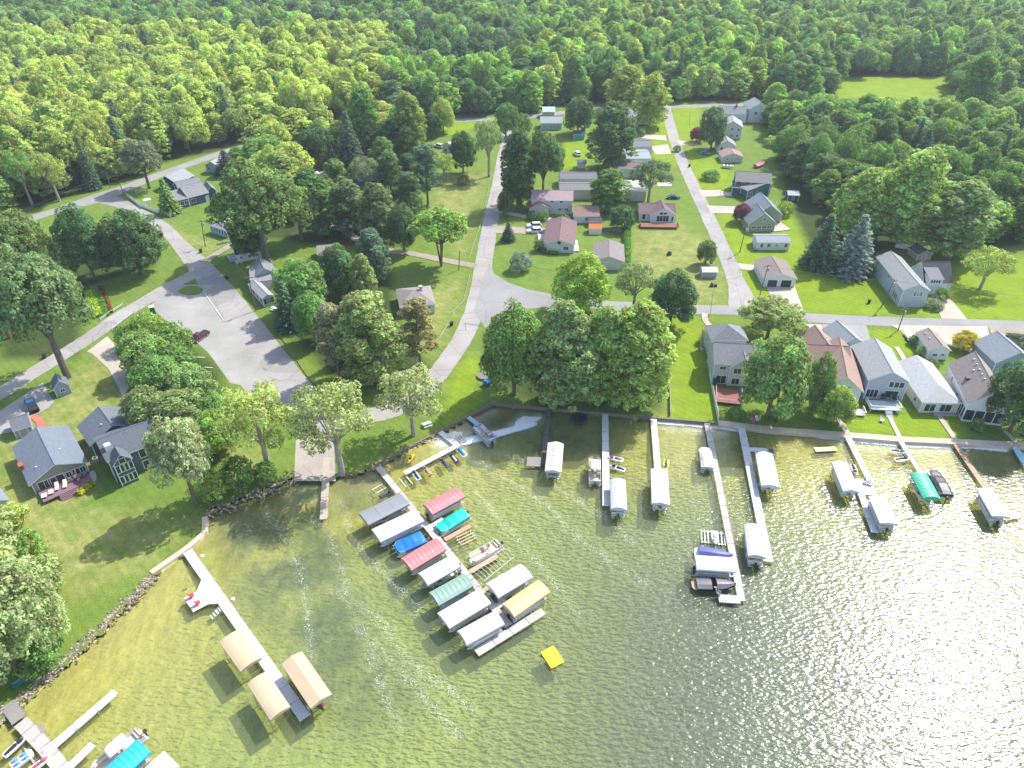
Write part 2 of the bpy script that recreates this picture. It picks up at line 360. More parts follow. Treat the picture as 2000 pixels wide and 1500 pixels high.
for k, s in enumerate(GLINT_FOAM):
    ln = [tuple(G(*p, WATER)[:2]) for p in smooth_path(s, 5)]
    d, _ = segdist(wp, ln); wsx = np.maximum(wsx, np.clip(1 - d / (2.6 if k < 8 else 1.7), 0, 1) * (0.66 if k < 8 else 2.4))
calm = np.clip((wd_ - 2) / 14, 0.25, 1)
gx = np.clip((wp[:, 0] + 28) / 50, 0, 1)          # the open lake to the right is rougher than the sheltered bay
wm, n, l, b = new_mat('lake water'); n.remove(b)
out = n['Material Output']; tc = n.new('ShaderNodeTexCoord'); V = tc.outputs['Object']
mp1 = n.new('ShaderNodeMapping'); mp1.inputs['Rotation'].default_value = (0, 0, R(-28)); mp1.inputs['Scale'].default_value = (0.55, 1.25, 1); l.new(V, mp1.inputs[0])
mp2 = n.new('ShaderNodeMapping'); mp2.inputs['Rotation'].default_value = (0, 0, R(12)); mp2.inputs['Scale'].default_value = (0.7, 1.2, 1); l.new(V, mp2.inputs[0])
n1 = noise(n, l, mp1.outputs[0], 1.5, 1.5, 0.5, 0, 1); n2 = noise(n, l, mp2.outputs[0], 3.0, 1, 0.5, 0, 1)
h = math_(n, l, 'ADD', math_(n, l, 'MULTIPLY', n1, 1.0), math_(n, l, 'MULTIPLY', n2, 0.3))
h = math_(n, l, 'MULTIPLY', h, math_(n, l, 'ADD', math_(n, l, 'MULTIPLY', attr(n, 'rough'), 0.88), 0.12))
bp = n.new('ShaderNodeBump'); bp.inputs['Strength'].default_value = 1.0; bp.inputs['Distance'].default_value = 0.135; l.new(h, bp.inputs['Height'])
fr = n.new('ShaderNodeFresnel'); fr.inputs['IOR'].default_value = 1.46; l.new(bp.outputs[0], fr.inputs['Normal'])
gl = n.new('ShaderNodeBsdfGlossy'); gl.inputs['Roughness'].default_value = 0.20; l.new(bp.outputs[0], gl.inputs['Normal'])
tr = n.new('ShaderNodeBsdfTransparent'); tr.inputs['Color'].default_value = (0.96, 0.985, 0.86, 1)
df = n.new('ShaderNodeBsdfDiffuse'); df.inputs['Color'].default_value = (0.27, 0.315, 0.165, 1); l.new(bp.outputs[0], df.inputs['Normal'])
m0 = n.new('ShaderNodeMixShader'); m0.inputs[0].default_value = 0.22; l.new(tr.outputs[0], m0.inputs[1]); l.new(df.outputs[0], m0.inputs[2])
fo = n.new('ShaderNodeBsdfDiffuse'); fo.inputs['Color'].default_value = (0.8, 0.82, 0.82, 1)  # white flecks: glitter put into the colour offshore, pale wash inshore
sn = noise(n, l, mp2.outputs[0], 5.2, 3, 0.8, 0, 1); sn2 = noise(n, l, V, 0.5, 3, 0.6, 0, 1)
ff = math_(n, l, 'MULTIPLY', attr(n, 'glint_foam'), math_(n, l, 'ADD', sn2, 0.5))
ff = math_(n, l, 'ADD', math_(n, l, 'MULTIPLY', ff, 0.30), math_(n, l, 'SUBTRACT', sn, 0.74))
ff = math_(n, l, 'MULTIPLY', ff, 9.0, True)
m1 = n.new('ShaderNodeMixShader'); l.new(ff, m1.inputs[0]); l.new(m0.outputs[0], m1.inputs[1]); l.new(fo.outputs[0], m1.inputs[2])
m2 = n.new('ShaderNodeMixShader'); l.new(fr.outputs[0], m2.inputs[0]); l.new(m1.outputs[0], m2.inputs[1]); l.new(gl.outputs[0], m2.inputs[2])
l.new(m2.outputs[0], out.inputs['Surface'])
wnx, wny = len(wx), len(wy); i, j = np.meshgrid(np.arange(wny - 1), np.arange(wnx - 1), indexing='ij'); a = (i * wnx + j).ravel(); wq = np.stack([a, a + 1, a + wnx + 1, a + wnx], 1)
wq = wq[wkeep[wq].any(1)]
wo = grid_mesh('lake_water', np.column_stack([wp, np.full(len(wp), WATER)]), wq, wm, dict(glint_foam=wsx, rough=calm * (0.16 + 0.84 * gx)))
tag(wo, kind='structure')

# ------------------------------------------------------------------ roads, drives, paths
def road_mat(name, c0, c1, crack=0.5):
    m, n, l, b = new_mat(name); tc = n.new('ShaderNodeTexCoord'); V = tc.outputs['Object']
    big = noise(n, l, V, 0.12, 5, 0.65); fine = noise(n, l, V, 3.0, 5, 0.75)
    c = mixc(n, l, big, c0, c1)
    pv = n.new('ShaderNodeTexVoronoi'); pv.inputs['Scale'].default_value = 0.075; l.new(V, pv.inputs['Vector'])
    pr = n.new('ShaderNodeMapRange'); pr.inputs['From Min'].default_value = 0.72; pr.inputs['From Max'].default_value = 0.74; l.new(pv.outputs['Color'], pr.inputs['Value'])
    c = mixc(n, l, math_(n, l, 'MULTIPLY', pr.outputs[0], crack * 0.55), c, tuple(x * 0.62 for x in c0))
    vo = n.new('ShaderNodeTexVoronoi'); vo.feature = 'DISTANCE_TO_EDGE'; vo.inputs['Scale'].default_value = 0.16; l.new(V, vo.inputs['Vector'])
    cr = n.new('ShaderNodeMapRange'); cr.inputs['From Min'].default_value = 0.0; cr.inputs['From Max'].default_value = 0.012; cr.inputs['To Min'].default_value = 1 - crack; cr.inputs['To Max'].default_value = 1
    l.new(vo.outputs['Distance'], cr.inputs['Value'])
    sc_ = n.new('ShaderNodeVectorMath'); sc_.operation = 'SCALE'; l.new(c, sc_.inputs[0])
    l.new(math_(n, l, 'MULTIPLY', cr.outputs[0], math_(n, l, 'ADD', math_(n, l, 'MULTIPLY', fine, 0.2), 0.9)), sc_.inputs['Scale'])
    l.new(sc_.outputs[0], b.inputs['Base Color']); b.inputs['Roughness'].default_value = 0.9; b.inputs['Specular IOR Level'].default_value = 0.15
    return m
ASPH = road_mat('worn asphalt', (0.275, 0.257, 0.24), (0.355, 0.333, 0.312)); ASPD = road_mat('newer asphalt', (0.235, 0.23, 0.225), (0.29, 0.285, 0.275), 0.2)
GRAV = road_mat('gravel', (0.25, 0.245, 0.225), (0.345, 0.335, 0.31), 0.0); RAMP = road_mat('ramp concrete', (0.30, 0.265, 0.235), (0.39, 0.35, 0.31), 0.3); CDRV = road_mat('pale concrete', (0.39, 0.335, 0.28), (0.48, 0.42, 0.355), 0.15)
DIRT = road_mat('dirt drive', (0.25, 0.21, 0.16), (0.36, 0.32, 0.26), 0.0); BRK = road_mat('red pavers', (0.36, 0.11, 0.08), (0.45, 0.17, 0.12), 0.0)
LEVEL = [0.004]
def nextz(): LEVEL[0] += 0.004; return LEVEL[0]
def strip(name, px, width, m, z=None, jit=0.12, kind='structure'):
    z = nextz() if z is None else z
    ln = [Vector(G(*p)[:2]) for p in px]
    ws = width if isinstance(width, list) else [width] * len(ln)
    full = smooth_path([(p.x, p.y, w) for p, w in zip(ln, ws)], 8)
    rows = []
    for i, (x, y, wd) in enumerate(full):
        a = Vector(full[max(i - 1, 0)][:2]); c = Vector(full[min(i + 1, len(full) - 1)][:2]); d = (c - a).normalized(); nn = Vector((-d.y, d.x))
        h1 = wd / 2 + random.uniform(-jit, jit); h2 = wd / 2 + random.uniform(-jit, jit)
        rows.append([(x - nn.x * h1, y - nn.y * h1, z), (x + nn.x * h2, y + nn.y * h2, z)])
    mb = MB(); mb.sheet([[b_, a_] for a_, b_ in rows]); o = mb.build(name, m); 
    me = o.data
    if me.polygons and me.polygons[0].normal.z < 0: me.flip_normals()
    return tag(o, kind=kind)
def slab(name, px, m, z=None, round_=False, kind='structure'):
    z = nextz() if z is None else z
    pp = gpoly(px)
    if round_: pp = smooth_path(pp + [pp[0]], 5)[:-1]
    tri = tessellate_polygon([[Vector((x, y, 0)) for x, y in pp]])
    me = bpy.data.meshes.new(name); me.from_pydata([(x, y, z) for x, y in pp], [], [tuple(t) for t in tri]); me.update()
    if me.polygons[0].normal.z < 0: me.flip_normals()
    me.materials.append(m); o = bpy.data.objects.new(name, me); COL.objects.link(o); return tag(o, kind=kind)
slab('gravel_lot', [(292, 598), (318, 574), (352, 556), (395, 556), (420, 590), (480, 655), (530, 735), (560, 790), (500, 790), (470, 752), (450, 748), (437, 730), (408, 690), (384, 668), (352, 640), (318, 622), (304, 608)], GRAV)
strip('road', [(-160, 490), (-60, 462), (0, 445), (105, 413), (190, 387), (245, 367), (315, 340), (385, 315), (455, 292), (530, 274), (620, 256), (720, 243), (800, 238), (880, 236), (940, 233), (1000, 232), (1070, 223), (1150, 216), (1230, 212), (1300, 209), (1400, 206), (1500, 203), (1580, 201), (1680, 207)],
      [5.5] * 4 + [9, 6.5] + [5.5] * 18, ASPD)
strip('road', [(196, 385), (240, 400), (285, 422), (320, 445), (350, 476), (390, 520), (425, 562), (470, 617), (520, 682), (565, 742), (600, 792), (614, 840), (614, 885), (612, 926)], [9, 5.5, 4.5, 4.5, 4.8, 6.5, 7.5, 7.2, 7, 7, 7.5, 7, 6.5, 6.5], ASPH)
strip('road', [(-90, 812), (0, 768), (60, 731), (120, 694), (180, 656), (235, 617), (280, 590), (330, 560), (375, 537), (405, 515)], 4.9, ASPH)
strip('road', [(1012, 228), (1000, 252), (986, 295), (978, 340), (968, 390), (957, 440), (947, 500), (939, 550), (928, 600), (908, 652), (880, 697), (845, 742), (800, 785), (750, 806), (700, 815), (640, 830), (615, 850)], 5.1, ASPH)
slab('road_junction', [(955, 512), (966, 535), (992, 552), (1030, 565), (1078, 575), (1078, 600), (1030, 603), (990, 606), (965, 640), (948, 640), (925, 610), (940, 550)], ASPD)
strip('road', [(960, 585), (1075, 586), (1180, 596), (1290, 601), (1350, 604), (1430, 606), (1500, 612), (1600, 622), (1760, 629), (1900, 633), (2150, 640)], 4.9, ASPD)
strip('road', [(1300, 207), (1308, 240), (1321, 285), (1341, 335), (1366, 387), (1391, 440), (1416, 495), (1440, 555), (1456, 602)], [5.0, 4.6, 4.6, 4.6, 4.8, 4.8, 4.8, 5.4, 9], ASPH)
slab('boat_ramp', [(578, 860), (652, 862), (656, 940), (574, 940)], RAMP)
for k, q in enumerate([[(170, 687), (209.5, 657), (221, 669), (262, 752), (281, 812), (250, 806), (233, 760), (212, 720), (178, 689)], [(1497, 560), (1552, 559), (1572, 614), (1519, 610)], [(1818, 577), (1850, 575), (1889, 624), (1839, 622)],
          [(1573, 633), (1604, 634), (1640, 690), (1603, 690)], [(1740, 635), (1928, 638), (1935, 664), (1900, 690), (1850, 674), (1800, 652), (1775, 655)], [(1365, 371.5), (1408, 371), (1410, 383), (1372, 384.5)], [(1380, 401), (1440, 404), (1440, 417), (1388, 416.5)],
          [(1234, 261), (1300, 265), (1302, 275), (1240, 269)], [(1272, 286), (1305, 282), (1311, 301), (1280, 302)], [(1323, 274), (1362, 278), (1362, 284), (1326, 284)], [(1486, 520), (1440, 514), (1446, 526), (1480, 530)], [(1284, 356), (1312, 356), (1312, 364), (1284, 364)]]):
    slab('driveway', q, CDRV)
slab('gravel_lot', [(1605, 634), (1692, 636), (1700, 662), (1650, 690), (1636, 688)], GRAV); slab('gravel_lot', [(1930, 638), (2080, 644), (2080, 675), (1940, 666)], DIRT)
slab('gravel_lot', [(-40, 830), (20, 790), (84, 748), (106, 786), (96, 797), (62, 816), (18, 846), (-10, 850)], GRAV)
slab('gravel_lot', [(970, 441), (1000, 443), (1064, 446), (1064, 458), (1000, 456), (967, 455)], DIRT, round_=True)
slab('gravel_lot', [(690, 266), (745, 262), (752, 290), (705, 303), (660, 300), (640, 285)], DIRT, round_=True)
strip('driveway', [(966, 409), (990, 416), (1030, 424), (1078, 428)], 2.6, CDRV)
strip('driveway', [(590, 418), (640, 432), (690, 463), (740, 486), (800, 495), (860, 507), (928, 520)], 3.0, DIRT)
strip('driveway', [(398, 512), (430, 492), (470, 470), (505, 452)], 2.6, DIRT)
strip('path', [(64, 812), (76, 822), (82, 834), (80, 848)], 1.5, BRK)
for q, wd in (([(1376, 612), (1377, 625), (1385, 636)], 1.5), ([(1751, 678), (1760, 692), (1769, 709)], 1.2), ([(1638, 816), (1656, 850)], 1.3), ([(1733, 806), (1758, 857)], 1.0), ([(1833, 812), (1868, 862)], 1.1), ([(1962, 842), (1988, 868)], 1.1)):
    strip('path', q, wd, CDRV, jit=0.02)
slab('grass_island', [(347, 570), (360, 562), (380, 559), (397, 566), (388, 574), (365, 576)], gm, round_=True)
for q in ([(396, 568), (437, 627)],):
    strip('road_marking', q, 0.14, paint((0.62, 0.6, 0.56), 0.8), jit=0.05)
for a in ((392, 698), (408, 718), (364, 664)): strip('parking_line', [(a[0] - 8, a[1]), (a[0] + 8, a[1] + 1)], 0.16, WHITE, jit=0)

# sea walls and riprap
def wall_along(name, px, wd, z0, z1, m, label, smooth=0):
    ln = [tuple(G(*p)[:2]) for p in px]
    if smooth: ln = smooth_path(ln, smooth)
    mb = MB(); L, Rr = [], []
    for i, p in enumerate(ln):
        a = Vector(ln[max(i - 1, 0)]); c = Vector(ln[min(i + 1, len(ln) - 1)]); d = (c - a).normalized(); nn = Vector((-d.y, d.x)); p = Vector(p)
        L.append(p + nn * wd / 2); Rr.append(p - nn * wd / 2)
    rings = [[(a.x, a.y, z0), (b_.x, b_.y, z0), (b_.x, b_.y, z1), (a.x, a.y, z1)] for a, b_ in zip(L, Rr)]
    mb.loft(rings); return tag(mb.build(name, m), label, 'sea wall')
wall_along('sea_wall', [(295, 1119), (360, 1074), (386, 1053), (400, 1037), (400, 1010)], 1.0, -1.9, 0.14, mat('sand concrete', (0.56, 0.44, 0.33), 0.85, 0.16, 1.4), 'pale tan concrete sea wall bending round the left lawn')
wall_along('sea_wall', [(733, 908), (856, 844), (896, 823), (962, 788), (1035, 795), (1070, 798), (1175, 807), (1270, 816), (1396, 826)], 0.34, -1.9, 0.2, mat('weathered timber', (0.2, 0.16, 0.13), 0.9, 0.3, 2), 'weathered grey timber sea wall behind the middle docks')
wall_along('sea_wall', [(1403, 826), (1500, 838), (1560, 843), (1660, 850), (1760, 858), (1870, 863), (1950, 867), (2000, 869), (2150, 880)], 1.7, -1.9, 0.10, road_mat('tan boards', (0.46, 0.36, 0.27), (0.6, 0.5, 0.38), 0.2), 'wide tan sea wall walkway in front of the lakeside houses')
def rocks(name, px, wd, n, r0, r1, cols, label, z=-0.15):
    ln = [Vector(G(*p)[:2]) for p in px]; mb = MB(); seg = [(a, b_, (b_ - a).length) for a, b_ in zip(ln[:-1], ln[1:])]; tot = sum(s_[2] for s_ in seg)
    for _ in range(n):
        t = random.random() * tot
        for a, b_, L in seg:
            if t <= L: break
            t -= L
        d = (b_ - a).normalized(); off = random.gauss(0, wd / 3); p = a + d * t + Vector((-d.y, d.x)) * off
        r = random.uniform(r0, r1); mi = random.randrange(len(cols))
        k0 = len(mb.v); mb.ball((p.x, p.y, z + r * 0.3 + off * 0.16), r * random.uniform(.8, 1.4), r * random.uniform(.7, 1.1), r * random.uniform(.5, .8), 6, 4, mi)
        mb.v[k0:] = [(x + random.uniform(-.12, .12) * r, y + random.uniform(-.12, .12) * r, zz + random.uniform(-.12, .12) * r) for x, y, zz in mb.v[k0:]]
    return tag(mb.build(name, [mat('stone ' + hexcol(c_), c_, 0.9, 0.25, 4) for c_ in cols]), label, 'rocks', kind='stuff')
ST = [(0.30, 0.25, 0.19), (0.24, 0.2, 0.15), (0.40, 0.35, 0.29), (0.15, 0.12, 0.09)]
rocks('riprap', [(-70, 1462), (10, 1394), (60, 1348), (110, 1306), (160, 1262), (205, 1222), (240, 1182), (268, 1160), (299, 1124)], 1.5, 1500, 0.08, 0.22, ST, 'bank of tan and grey riprap stones along the left shore')
rocks('shore_rocks', [(405, 1005), (430, 992), (470, 975), (510, 962), (550, 947), (575, 936)], 2.2, 260, 0.1, 0.28, ST, 'loose shoreline stones at the creek mouth')
rocks('shore_rocks', [(655, 928), (690, 926), (733, 912), (790, 880), (850, 850)], 0.7, 150, 0.1, 0.26, [(0.24, 0.17, 0.11), (0.36, 0.28, 0.2)], 'brown shoreline stones beneath the timber sea wall')

# ------------------------------------------------------------------ trees
def leaf_mat(name, transl=0.32):
    m, n, l, b = new_mat(name); n.remove(b); out = n['Material Output']
    a = n.new('ShaderNodeAttribute'); a.attribute_type = 'INSTANCER'; a.attribute_name = 'tint'
    lv = n.new('ShaderNodeAttribute'); lv.attribute_name = 'lv'
    cl = n.new('ShaderNodeAttribute'); cl.attribute_name = 'cl'
    hs = n.new('ShaderNodeHueSaturation'); l.new(a.outputs['Color'], hs.inputs['Color'])
    h = math_(n, l, 'ADD', math_(n, l, 'MULTIPLY', cl.outputs['Fac'], 0.024), 0.49); l.new(h, hs.inputs['Hue'])
    v = math_(n, l, 'ADD', math_(n, l, 'MULTIPLY', lv.outputs['Fac'], 1.0), 0.46); v = math_(n, l, 'MULTIPLY', v, math_(n, l, 'ADD', math_(n, l, 'MULTIPLY', cl.outputs['Fac'], 0.7), 0.66)); l.new(v, hs.inputs['Value'])
    d = n.new('ShaderNodeBsdfDiffuse'); l.new(hs.outputs[0], d.inputs['Color'])
    t = n.new('ShaderNodeBsdfTranslucent'); g2 = n.new('ShaderNodeVectorMath'); g2.operation = 'MULTIPLY'; l.new(hs.outputs[0], g2.inputs[0]); g2.inputs[1].default_value = (1.35, 1.3, 0.7); l.new(g2.outputs[0], t.inputs['Color'])
    mx = n.new('ShaderNodeMixShader'); mx.inputs[0].default_value = transl; l.new(d.outputs[0], mx.inputs[1]); l.new(t.outputs[0], mx.inputs[2])
    l.new(mx.outputs[0], out.inputs['Surface']); return m
LEAF = leaf_mat('foliage', 0.44); NEEDLE = leaf_mat('needles', 0.25)
BARK = mat('bark', (0.16, 0.125, 0.095), 0.95, 0.3, 3); BARKL = mat('pale bark', (0.33, 0.29, 0.24), 0.95, 0.25, 2)

def cards(C, D, r, n, a, bb, up, jit, fill=0.25, nrm=0.75):
    """n leaf cards round every clump centre C (k,3), outward direction D, radius r (k,)"""
    k = len(C); N = k * n; idx = np.repeat(np.arange(k), n)
    d = rng.normal(size=(N, 3)); d /= np.linalg.norm(d, axis=1)[:, None]
    d = d + D[idx] * 0.45 + np.array([0, 0, 0.2]); d /= np.linalg.norm(d, axis=1)[:, None]
    rad = r[idx] * np.where(rng.random(N) < fill, rng.random(N) ** 0.5, rng.uniform(0.8, 1.1, N))
    p = C[idx] + d * rad[:, None] * np.array([1, 1, 0.85])
    nn = d * nrm + D[idx] * 0.35 + rng.normal(size=(N, 3)) * jit + np.array([0, 0, up]); nn /= np.linalg.norm(nn, axis=1)[:, None]
    t = np.cross(nn, rng.normal(size=(N, 3))); t /= np.linalg.norm(t, axis=1)[:, None]; u = np.cross(nn, t)
    s = rng.uniform(0.7, 1.3, N)[:, None]
    V = np.stack([p - t * a * s, p - u * bb * s - nn * a * 0.25 * s, p + t * a * s, p + u * bb * s - nn * a * 0.25 * s], 1)
    return V, idx
def leaf_mesh(name, parts, material):
    V = np.concatenate([p[0] for p in parts]); cl = np.concatenate([p[1] for p in parts]); N = len(V)
    me = bpy.data.meshes.new(name); me.vertices.add(N * 4); me.vertices.foreach_set('co', V.astype(np.float32).ravel())
    me.loops.add(N * 4); me.polygons.add(N); me.loops.foreach_set('vertex_index', np.arange(N * 4, dtype=np.int32)); me.polygons.foreach_set('loop_start', np.arange(0, N * 4, 4, dtype=np.int32))
    me.update(calc_edges=True)
    me.attributes.new('lv', 'FLOAT', 'FACE').data.foreach_set('value', rng.random(N).astype(np.float32))
    me.attributes.new('cl', 'FLOAT', 'FACE').data.foreach_set('value', cl.astype(np.float32))
    me.materials.append(material); return me
def mk(C, D, r, n, a, bb, up=0.5, jit=0.45, **kw):
    V, idx = cards(C, D, r, n, a, bb, up, jit, **kw); return V, rng.random(len(C))[idx]
PROTO = {}; TGAIN = 2.3
def sphere_dirs(n, zmin):
    out = []
    for k in range(n):
        z = 1 - (1 - zmin) * (k + 0.5) / n; t = k * 2.39996 + rng.uniform(-.25, .25); s_ = math.sqrt(max(0, 1 - z * z)); out.append((s_ * math.cos(t), s_ * math.sin(t), z))
    return np.array(out)
def proto(kind, seed):
    global rng
    rng = np.random.default_rng(seed); rn = random.Random(seed); tb = MB()
    if kind == 'round':
        W, H = 10, 12; D = sphere_dirs(95, -0.65); rad = 1 + 0.14 * np.sin(3 * np.arctan2(D[:, 1], D[:, 0]) + rng.uniform(0, 6)) * (1 - D[:, 2] ** 2) + rng.normal(0, 0.085, len(D))
        C = D * rad[:, None] * np.array([3.9, 3.9, 5.0]) + np.array([0, 0, 6.1]); r = rng.uniform(0.75, 1.45, len(C))
        me = [mk(C, D, r, 110, 0.22, 0.14)]
        D2 = sphere_dirs(40, -0.9); me.append(mk(D2 * 2.5 + np.array([0, 0, 6.0]), D2, np.full(40, 1.2), 26, 0.3, 0.24))
        tb.tube((0, 0, -.2), (0, 0, 4.5), 0.34, 0.22, 7)
        for k in range(6): t = k * 1.05; tb.tube((0, 0, 2.6 + .3 * k), (2.2 * math.cos(t), 2.2 * math.sin(t), 6 + .3 * k), 0.14, 0.05, 5)
    elif kind in ('oak', 'open'):
        W, H = 14, 14; me = []; nl = 15 if kind == 'oak' else 12
        DD = sphere_dirs(nl, -0.25)
        for k, d in enumerate(DD):
            c = d * np.array([4.5, 4.5, 4.6]) * rn.uniform(0.78, 1.08) + np.array([0, 0, 8.2]); rr = rn.uniform(1.7, 2.7) * (1 if kind == 'oak' else 0.72)
            sdirs = sphere_dirs(20 if kind == 'oak' else 16, -0.6); C = c + sdirs * rr * np.array([1, 1, 0.75]) * rng.uniform(.75, 1.1, len(sdirs))[:, None]
            D = sdirs * 0.7 + d * 0.3; me.append(mk(C, D, rng.uniform(0.5, 1.05, len(C)), 60 if kind == 'oak' else 30, 0.22, 0.13))
            tb.tube((0, 0, 3.6 + 0.25 * k), tuple(c - d * 0.5), 0.2 if kind == 'oak' else 0.17, 0.06, 5)
        tb.tube((0, 0, -.2), (0, 0, 4.2), 0.5, 0.38, 8); tb.tube((0, 0, 4.2), (0.2, .1, 10), 0.36, 0.1, 7)
    elif kind == 'tall':
        W, H = 9, 18; me = []; nl = 22
        for k in range(nl):
            f = k / (nl - 1); t = k * 2.4 + rn.uniform(-.4, .4); ro = 2.7 * math.sin(math.pi * (0.16 + 0.8 * f)) ** 0.8 * rn.uniform(.6, 1.1); z = 2.6 + 13.2 * f
            c = np.array([ro * math.cos(t), ro * math.sin(t), z]); rr = rn.uniform(1.3, 2.1) * (1.1 - 0.4 * f)
            sdirs = sphere_dirs(18, -0.7); C = c + sdirs * rr * np.array([0.9, 0.9, 1.25]) * rng.uniform(.7, 1.15, len(sdirs))[:, None]
            dd = np.array([math.cos(t) * .5, math.sin(t) * .5, .5]); me.append(mk(C, sdirs * .7 + dd * .5, rng.uniform(0.4, 0.9, len(C)), 50, 0.23, 0.12, up=0.35, jit=0.55))
            tb.tube((0, 0, max(2, z - 4)), tuple(c), 0.13, 0.04, 5)
        tb.tube((0, 0, -.2), (0.1, 0, 7), 0.38, 0.28, 7); tb.tube((0.1, 0, 7), (0, 0.2, 15), 0.28, 0.07, 6)
    elif kind == 'spruce':
        W, H = 7, 17; Cs, Ds, rs = [], [], []
        for k in range(26):
            f = k / 25; z = 0.9 + 15.3 * f; L = 3.4 * (1 - f) ** 0.85 + 0.25; nb = max(4, int(11 * (1 - f) + 3))
            for j in range(nb):
                t = 2 * math.pi * (j + (k % 2) * .5) / nb + rn.uniform(-.2, .2); LL = L * rn.uniform(.8, 1.12)
                for q in np.linspace(0.35, 1, max(2, int(LL * 1.9))):
                    Cs.append((LL * q * math.cos(t), LL * q * math.sin(t), z - 0.28 * LL * q + 0.12 * LL * q * q)); Ds.append((math.cos(t) * .5, math.sin(t) * .5, .65)); rs.append(0.42 * (1.15 - 0.4 * q))
        me = [mk(np.array(Cs), np.array(Ds), np.array(rs), 15, 0.26, 0.09, up=0.4, jit=0.4)]
        tb.tube((0, 0, -.2), (0, 0, 16), 0.3, 0.04, 6)
    elif kind == 'pine':
        W, H = 8, 18; me = []
        for k in range(24):
            f = k / 23; t = k * 2.4 + rn.uniform(-.4, .4); z = 5 + 12.2 * f; L = (1.3 + 2.6 * (1 - f) ** 0.6) * rn.uniform(.65, 1.05)
            c = np.array([L * math.cos(t) * .75, L * math.sin(t) * .75, z]); sdirs = sphere_dirs(11, -0.6)
            C = c + sdirs * np.array([1.15, 1.15, 0.5]) * rng.uniform(.6, 1.1, len(sdirs))[:, None]; me.append(mk(C, sdirs * .5 + np.array([0, 0, .5]), rng.uniform(0.4, 0.7, len(C)), 36, 0.25, 0.08, up=0.4, jit=0.5))
            tb.tube((0, 0, z - 0.5), tuple(c), 0.09, 0.03, 4)
        tb.tube((0, 0, -.2), (0, 0, 17), 0.34, 0.06, 7)
    elif kind == 'umbrella':
        W, H = 12, 11; me = []; 
        for k in range(24):
            t = k * 2.4; ro = 4.6 * math.sqrt((k + .5) / 24); z = 9.6 - 0.13 * ro * ro + rn.uniform(-.4, .3); c = np.array([ro * math.cos(t), ro * math.sin(t), z]); sdirs = sphere_dirs(12, -.5)
            C = c + sdirs * np.array([1.2, 1.2, .55]); me.append(mk(C, sdirs * .5 + np.array([0, 0, .6]), rng.uniform(.45, .8, 12), 56, .21, .12, up=.45))
            tb.tube((.6 * math.cos(t), .6 * math.sin(t), 4.5), tuple(c), 0.1, 0.03, 4)
        for k in range(3): t = k * 2.1; tb.tube((0, 0, -.2), (.7 * math.cos(t), .7 * math.sin(t), 5), 0.2, 0.14, 6)
    else:                                                   # shrub
        W, H = 4, 3.2; D = sphere_dirs(42, -0.25); C = D * np.array([1.45, 1.45, 1.75]) * rng.uniform(.8, 1.12, 42)[:, None] + np.array([0, 0, 1.1]); me = [mk(C, D, rng.uniform(.3, .75, 42), 40, 0.16, 0.09, jit=.6)]
        for k in range(5): t = k * 1.26; tb.tube((.1 * math.cos(t), .1 * math.sin(t), -.1), (.9 * math.cos(t), .9 * math.sin(t), 1.6), 0.06, 0.03, 5)
    lm = leaf_mesh(kind + '_crown', me, NEEDLE if kind in ('spruce', 'pine') else LEAF)
    tmp = tb.build(kind + '_trunk', BARKL if kind in ('tall', 'open') else BARK); tm = tmp.data; bpy.data.objects.remove(tmp)
    co = np.empty(len(lm.vertices) * 3, np.float32); lm.vertices.foreach_get('co', co); co = co.reshape(-1, 3)
    W = 2 * np.percentile(np.hypot(co[:, 0], co[:, 1]), 93); H = float(np.percentile(co[:, 2], 99.7))
    return lm, tm, float(W), H
for kd, ns in (('round', 4), ('oak', 3), ('open', 3), ('tall', 4), ('spruce', 2), ('pine', 2), ('umbrella', 1), ('shrub', 3)):
    PROTO[kd] = [proto(kd, 100 + 17 * q + len(kd)) for q in range(ns)]
rng = np.random.default_rng(5)
NAME = dict(round='broadleaf_tree', oak='broadleaf_tree', open='broadleaf_tree', tall='broadleaf_tree', spruce='conifer_tree', pine='conifer_tree', umbrella='broadleaf_tree', shrub='shrub')
TREES = []
def plant(kind, X, Y, W, H, tint, label, group=None, trunk=True, rz=None, lean=0):
    lm, tm, pw, ph = PROTO[kind][random.randrange(len(PROTO[kind]))]
    rz = random.uniform(0, 6.28) if rz is None else rz
    e = empty(NAME[kind], (X, Y, 0), rz, label, 'shrub' if kind == 'shrub' else 'tree', group)
    tint = (tint[0] * 1.1 + .014, tint[1] + .012, tint[2] * 1.1 + .014); c = bpy.data.objects.new('foliage' if kind == 'shrub' else 'crown', lm); COL.objects.link(c); c.parent = e; c.scale = (W / pw, W / pw, H / ph)
    f = random.uniform(0.9, 1.1); f *= TGAIN; c['tint'] = [tint[0] * f * random.uniform(.95, 1.05), tint[1] * f, tint[2] * f]
    if trunk:
        t = bpy.data.objects.new('stems' if kind == 'shrub' else 'trunk', tm); COL.objects.link(t); t.parent = e; s_ = 0.5 * (W / pw + H / ph); t.scale = (min(s_, W / pw * 1.1), min(s_, W / pw * 1.1), H / ph)
    TREES.append((X, Y, W)); return e
def tree(kind, bx, by, ty, wpx, tint, label, group=None):
    g0 = G(bx, by); h = height_at(bx, by, ty); W = wpx / scale_at(bx, by, h * 0.55)
    h = max(h - 0.12 * W, h * 0.75)
    return plant(kind, g0.x, g0.y, W, h, tint, label, group)
g0 = (0.040, 0.088, 0.024); g1 = (0.070, 0.140, 0.028); g2 = (0.168, 0.225, 0.048); g3 = (0.100, 0.145, 0.060); g4 = (0.082, 0.125, 0.030); g5 = (0.11, 0.195, 0.034)
cn = (0.040, 0.085, 0.038); cb = (0.105, 0.15, 0.115); tan_ = (0.112, 0.122, 0.06); red_ = (0.12, 0.04, 0.035)
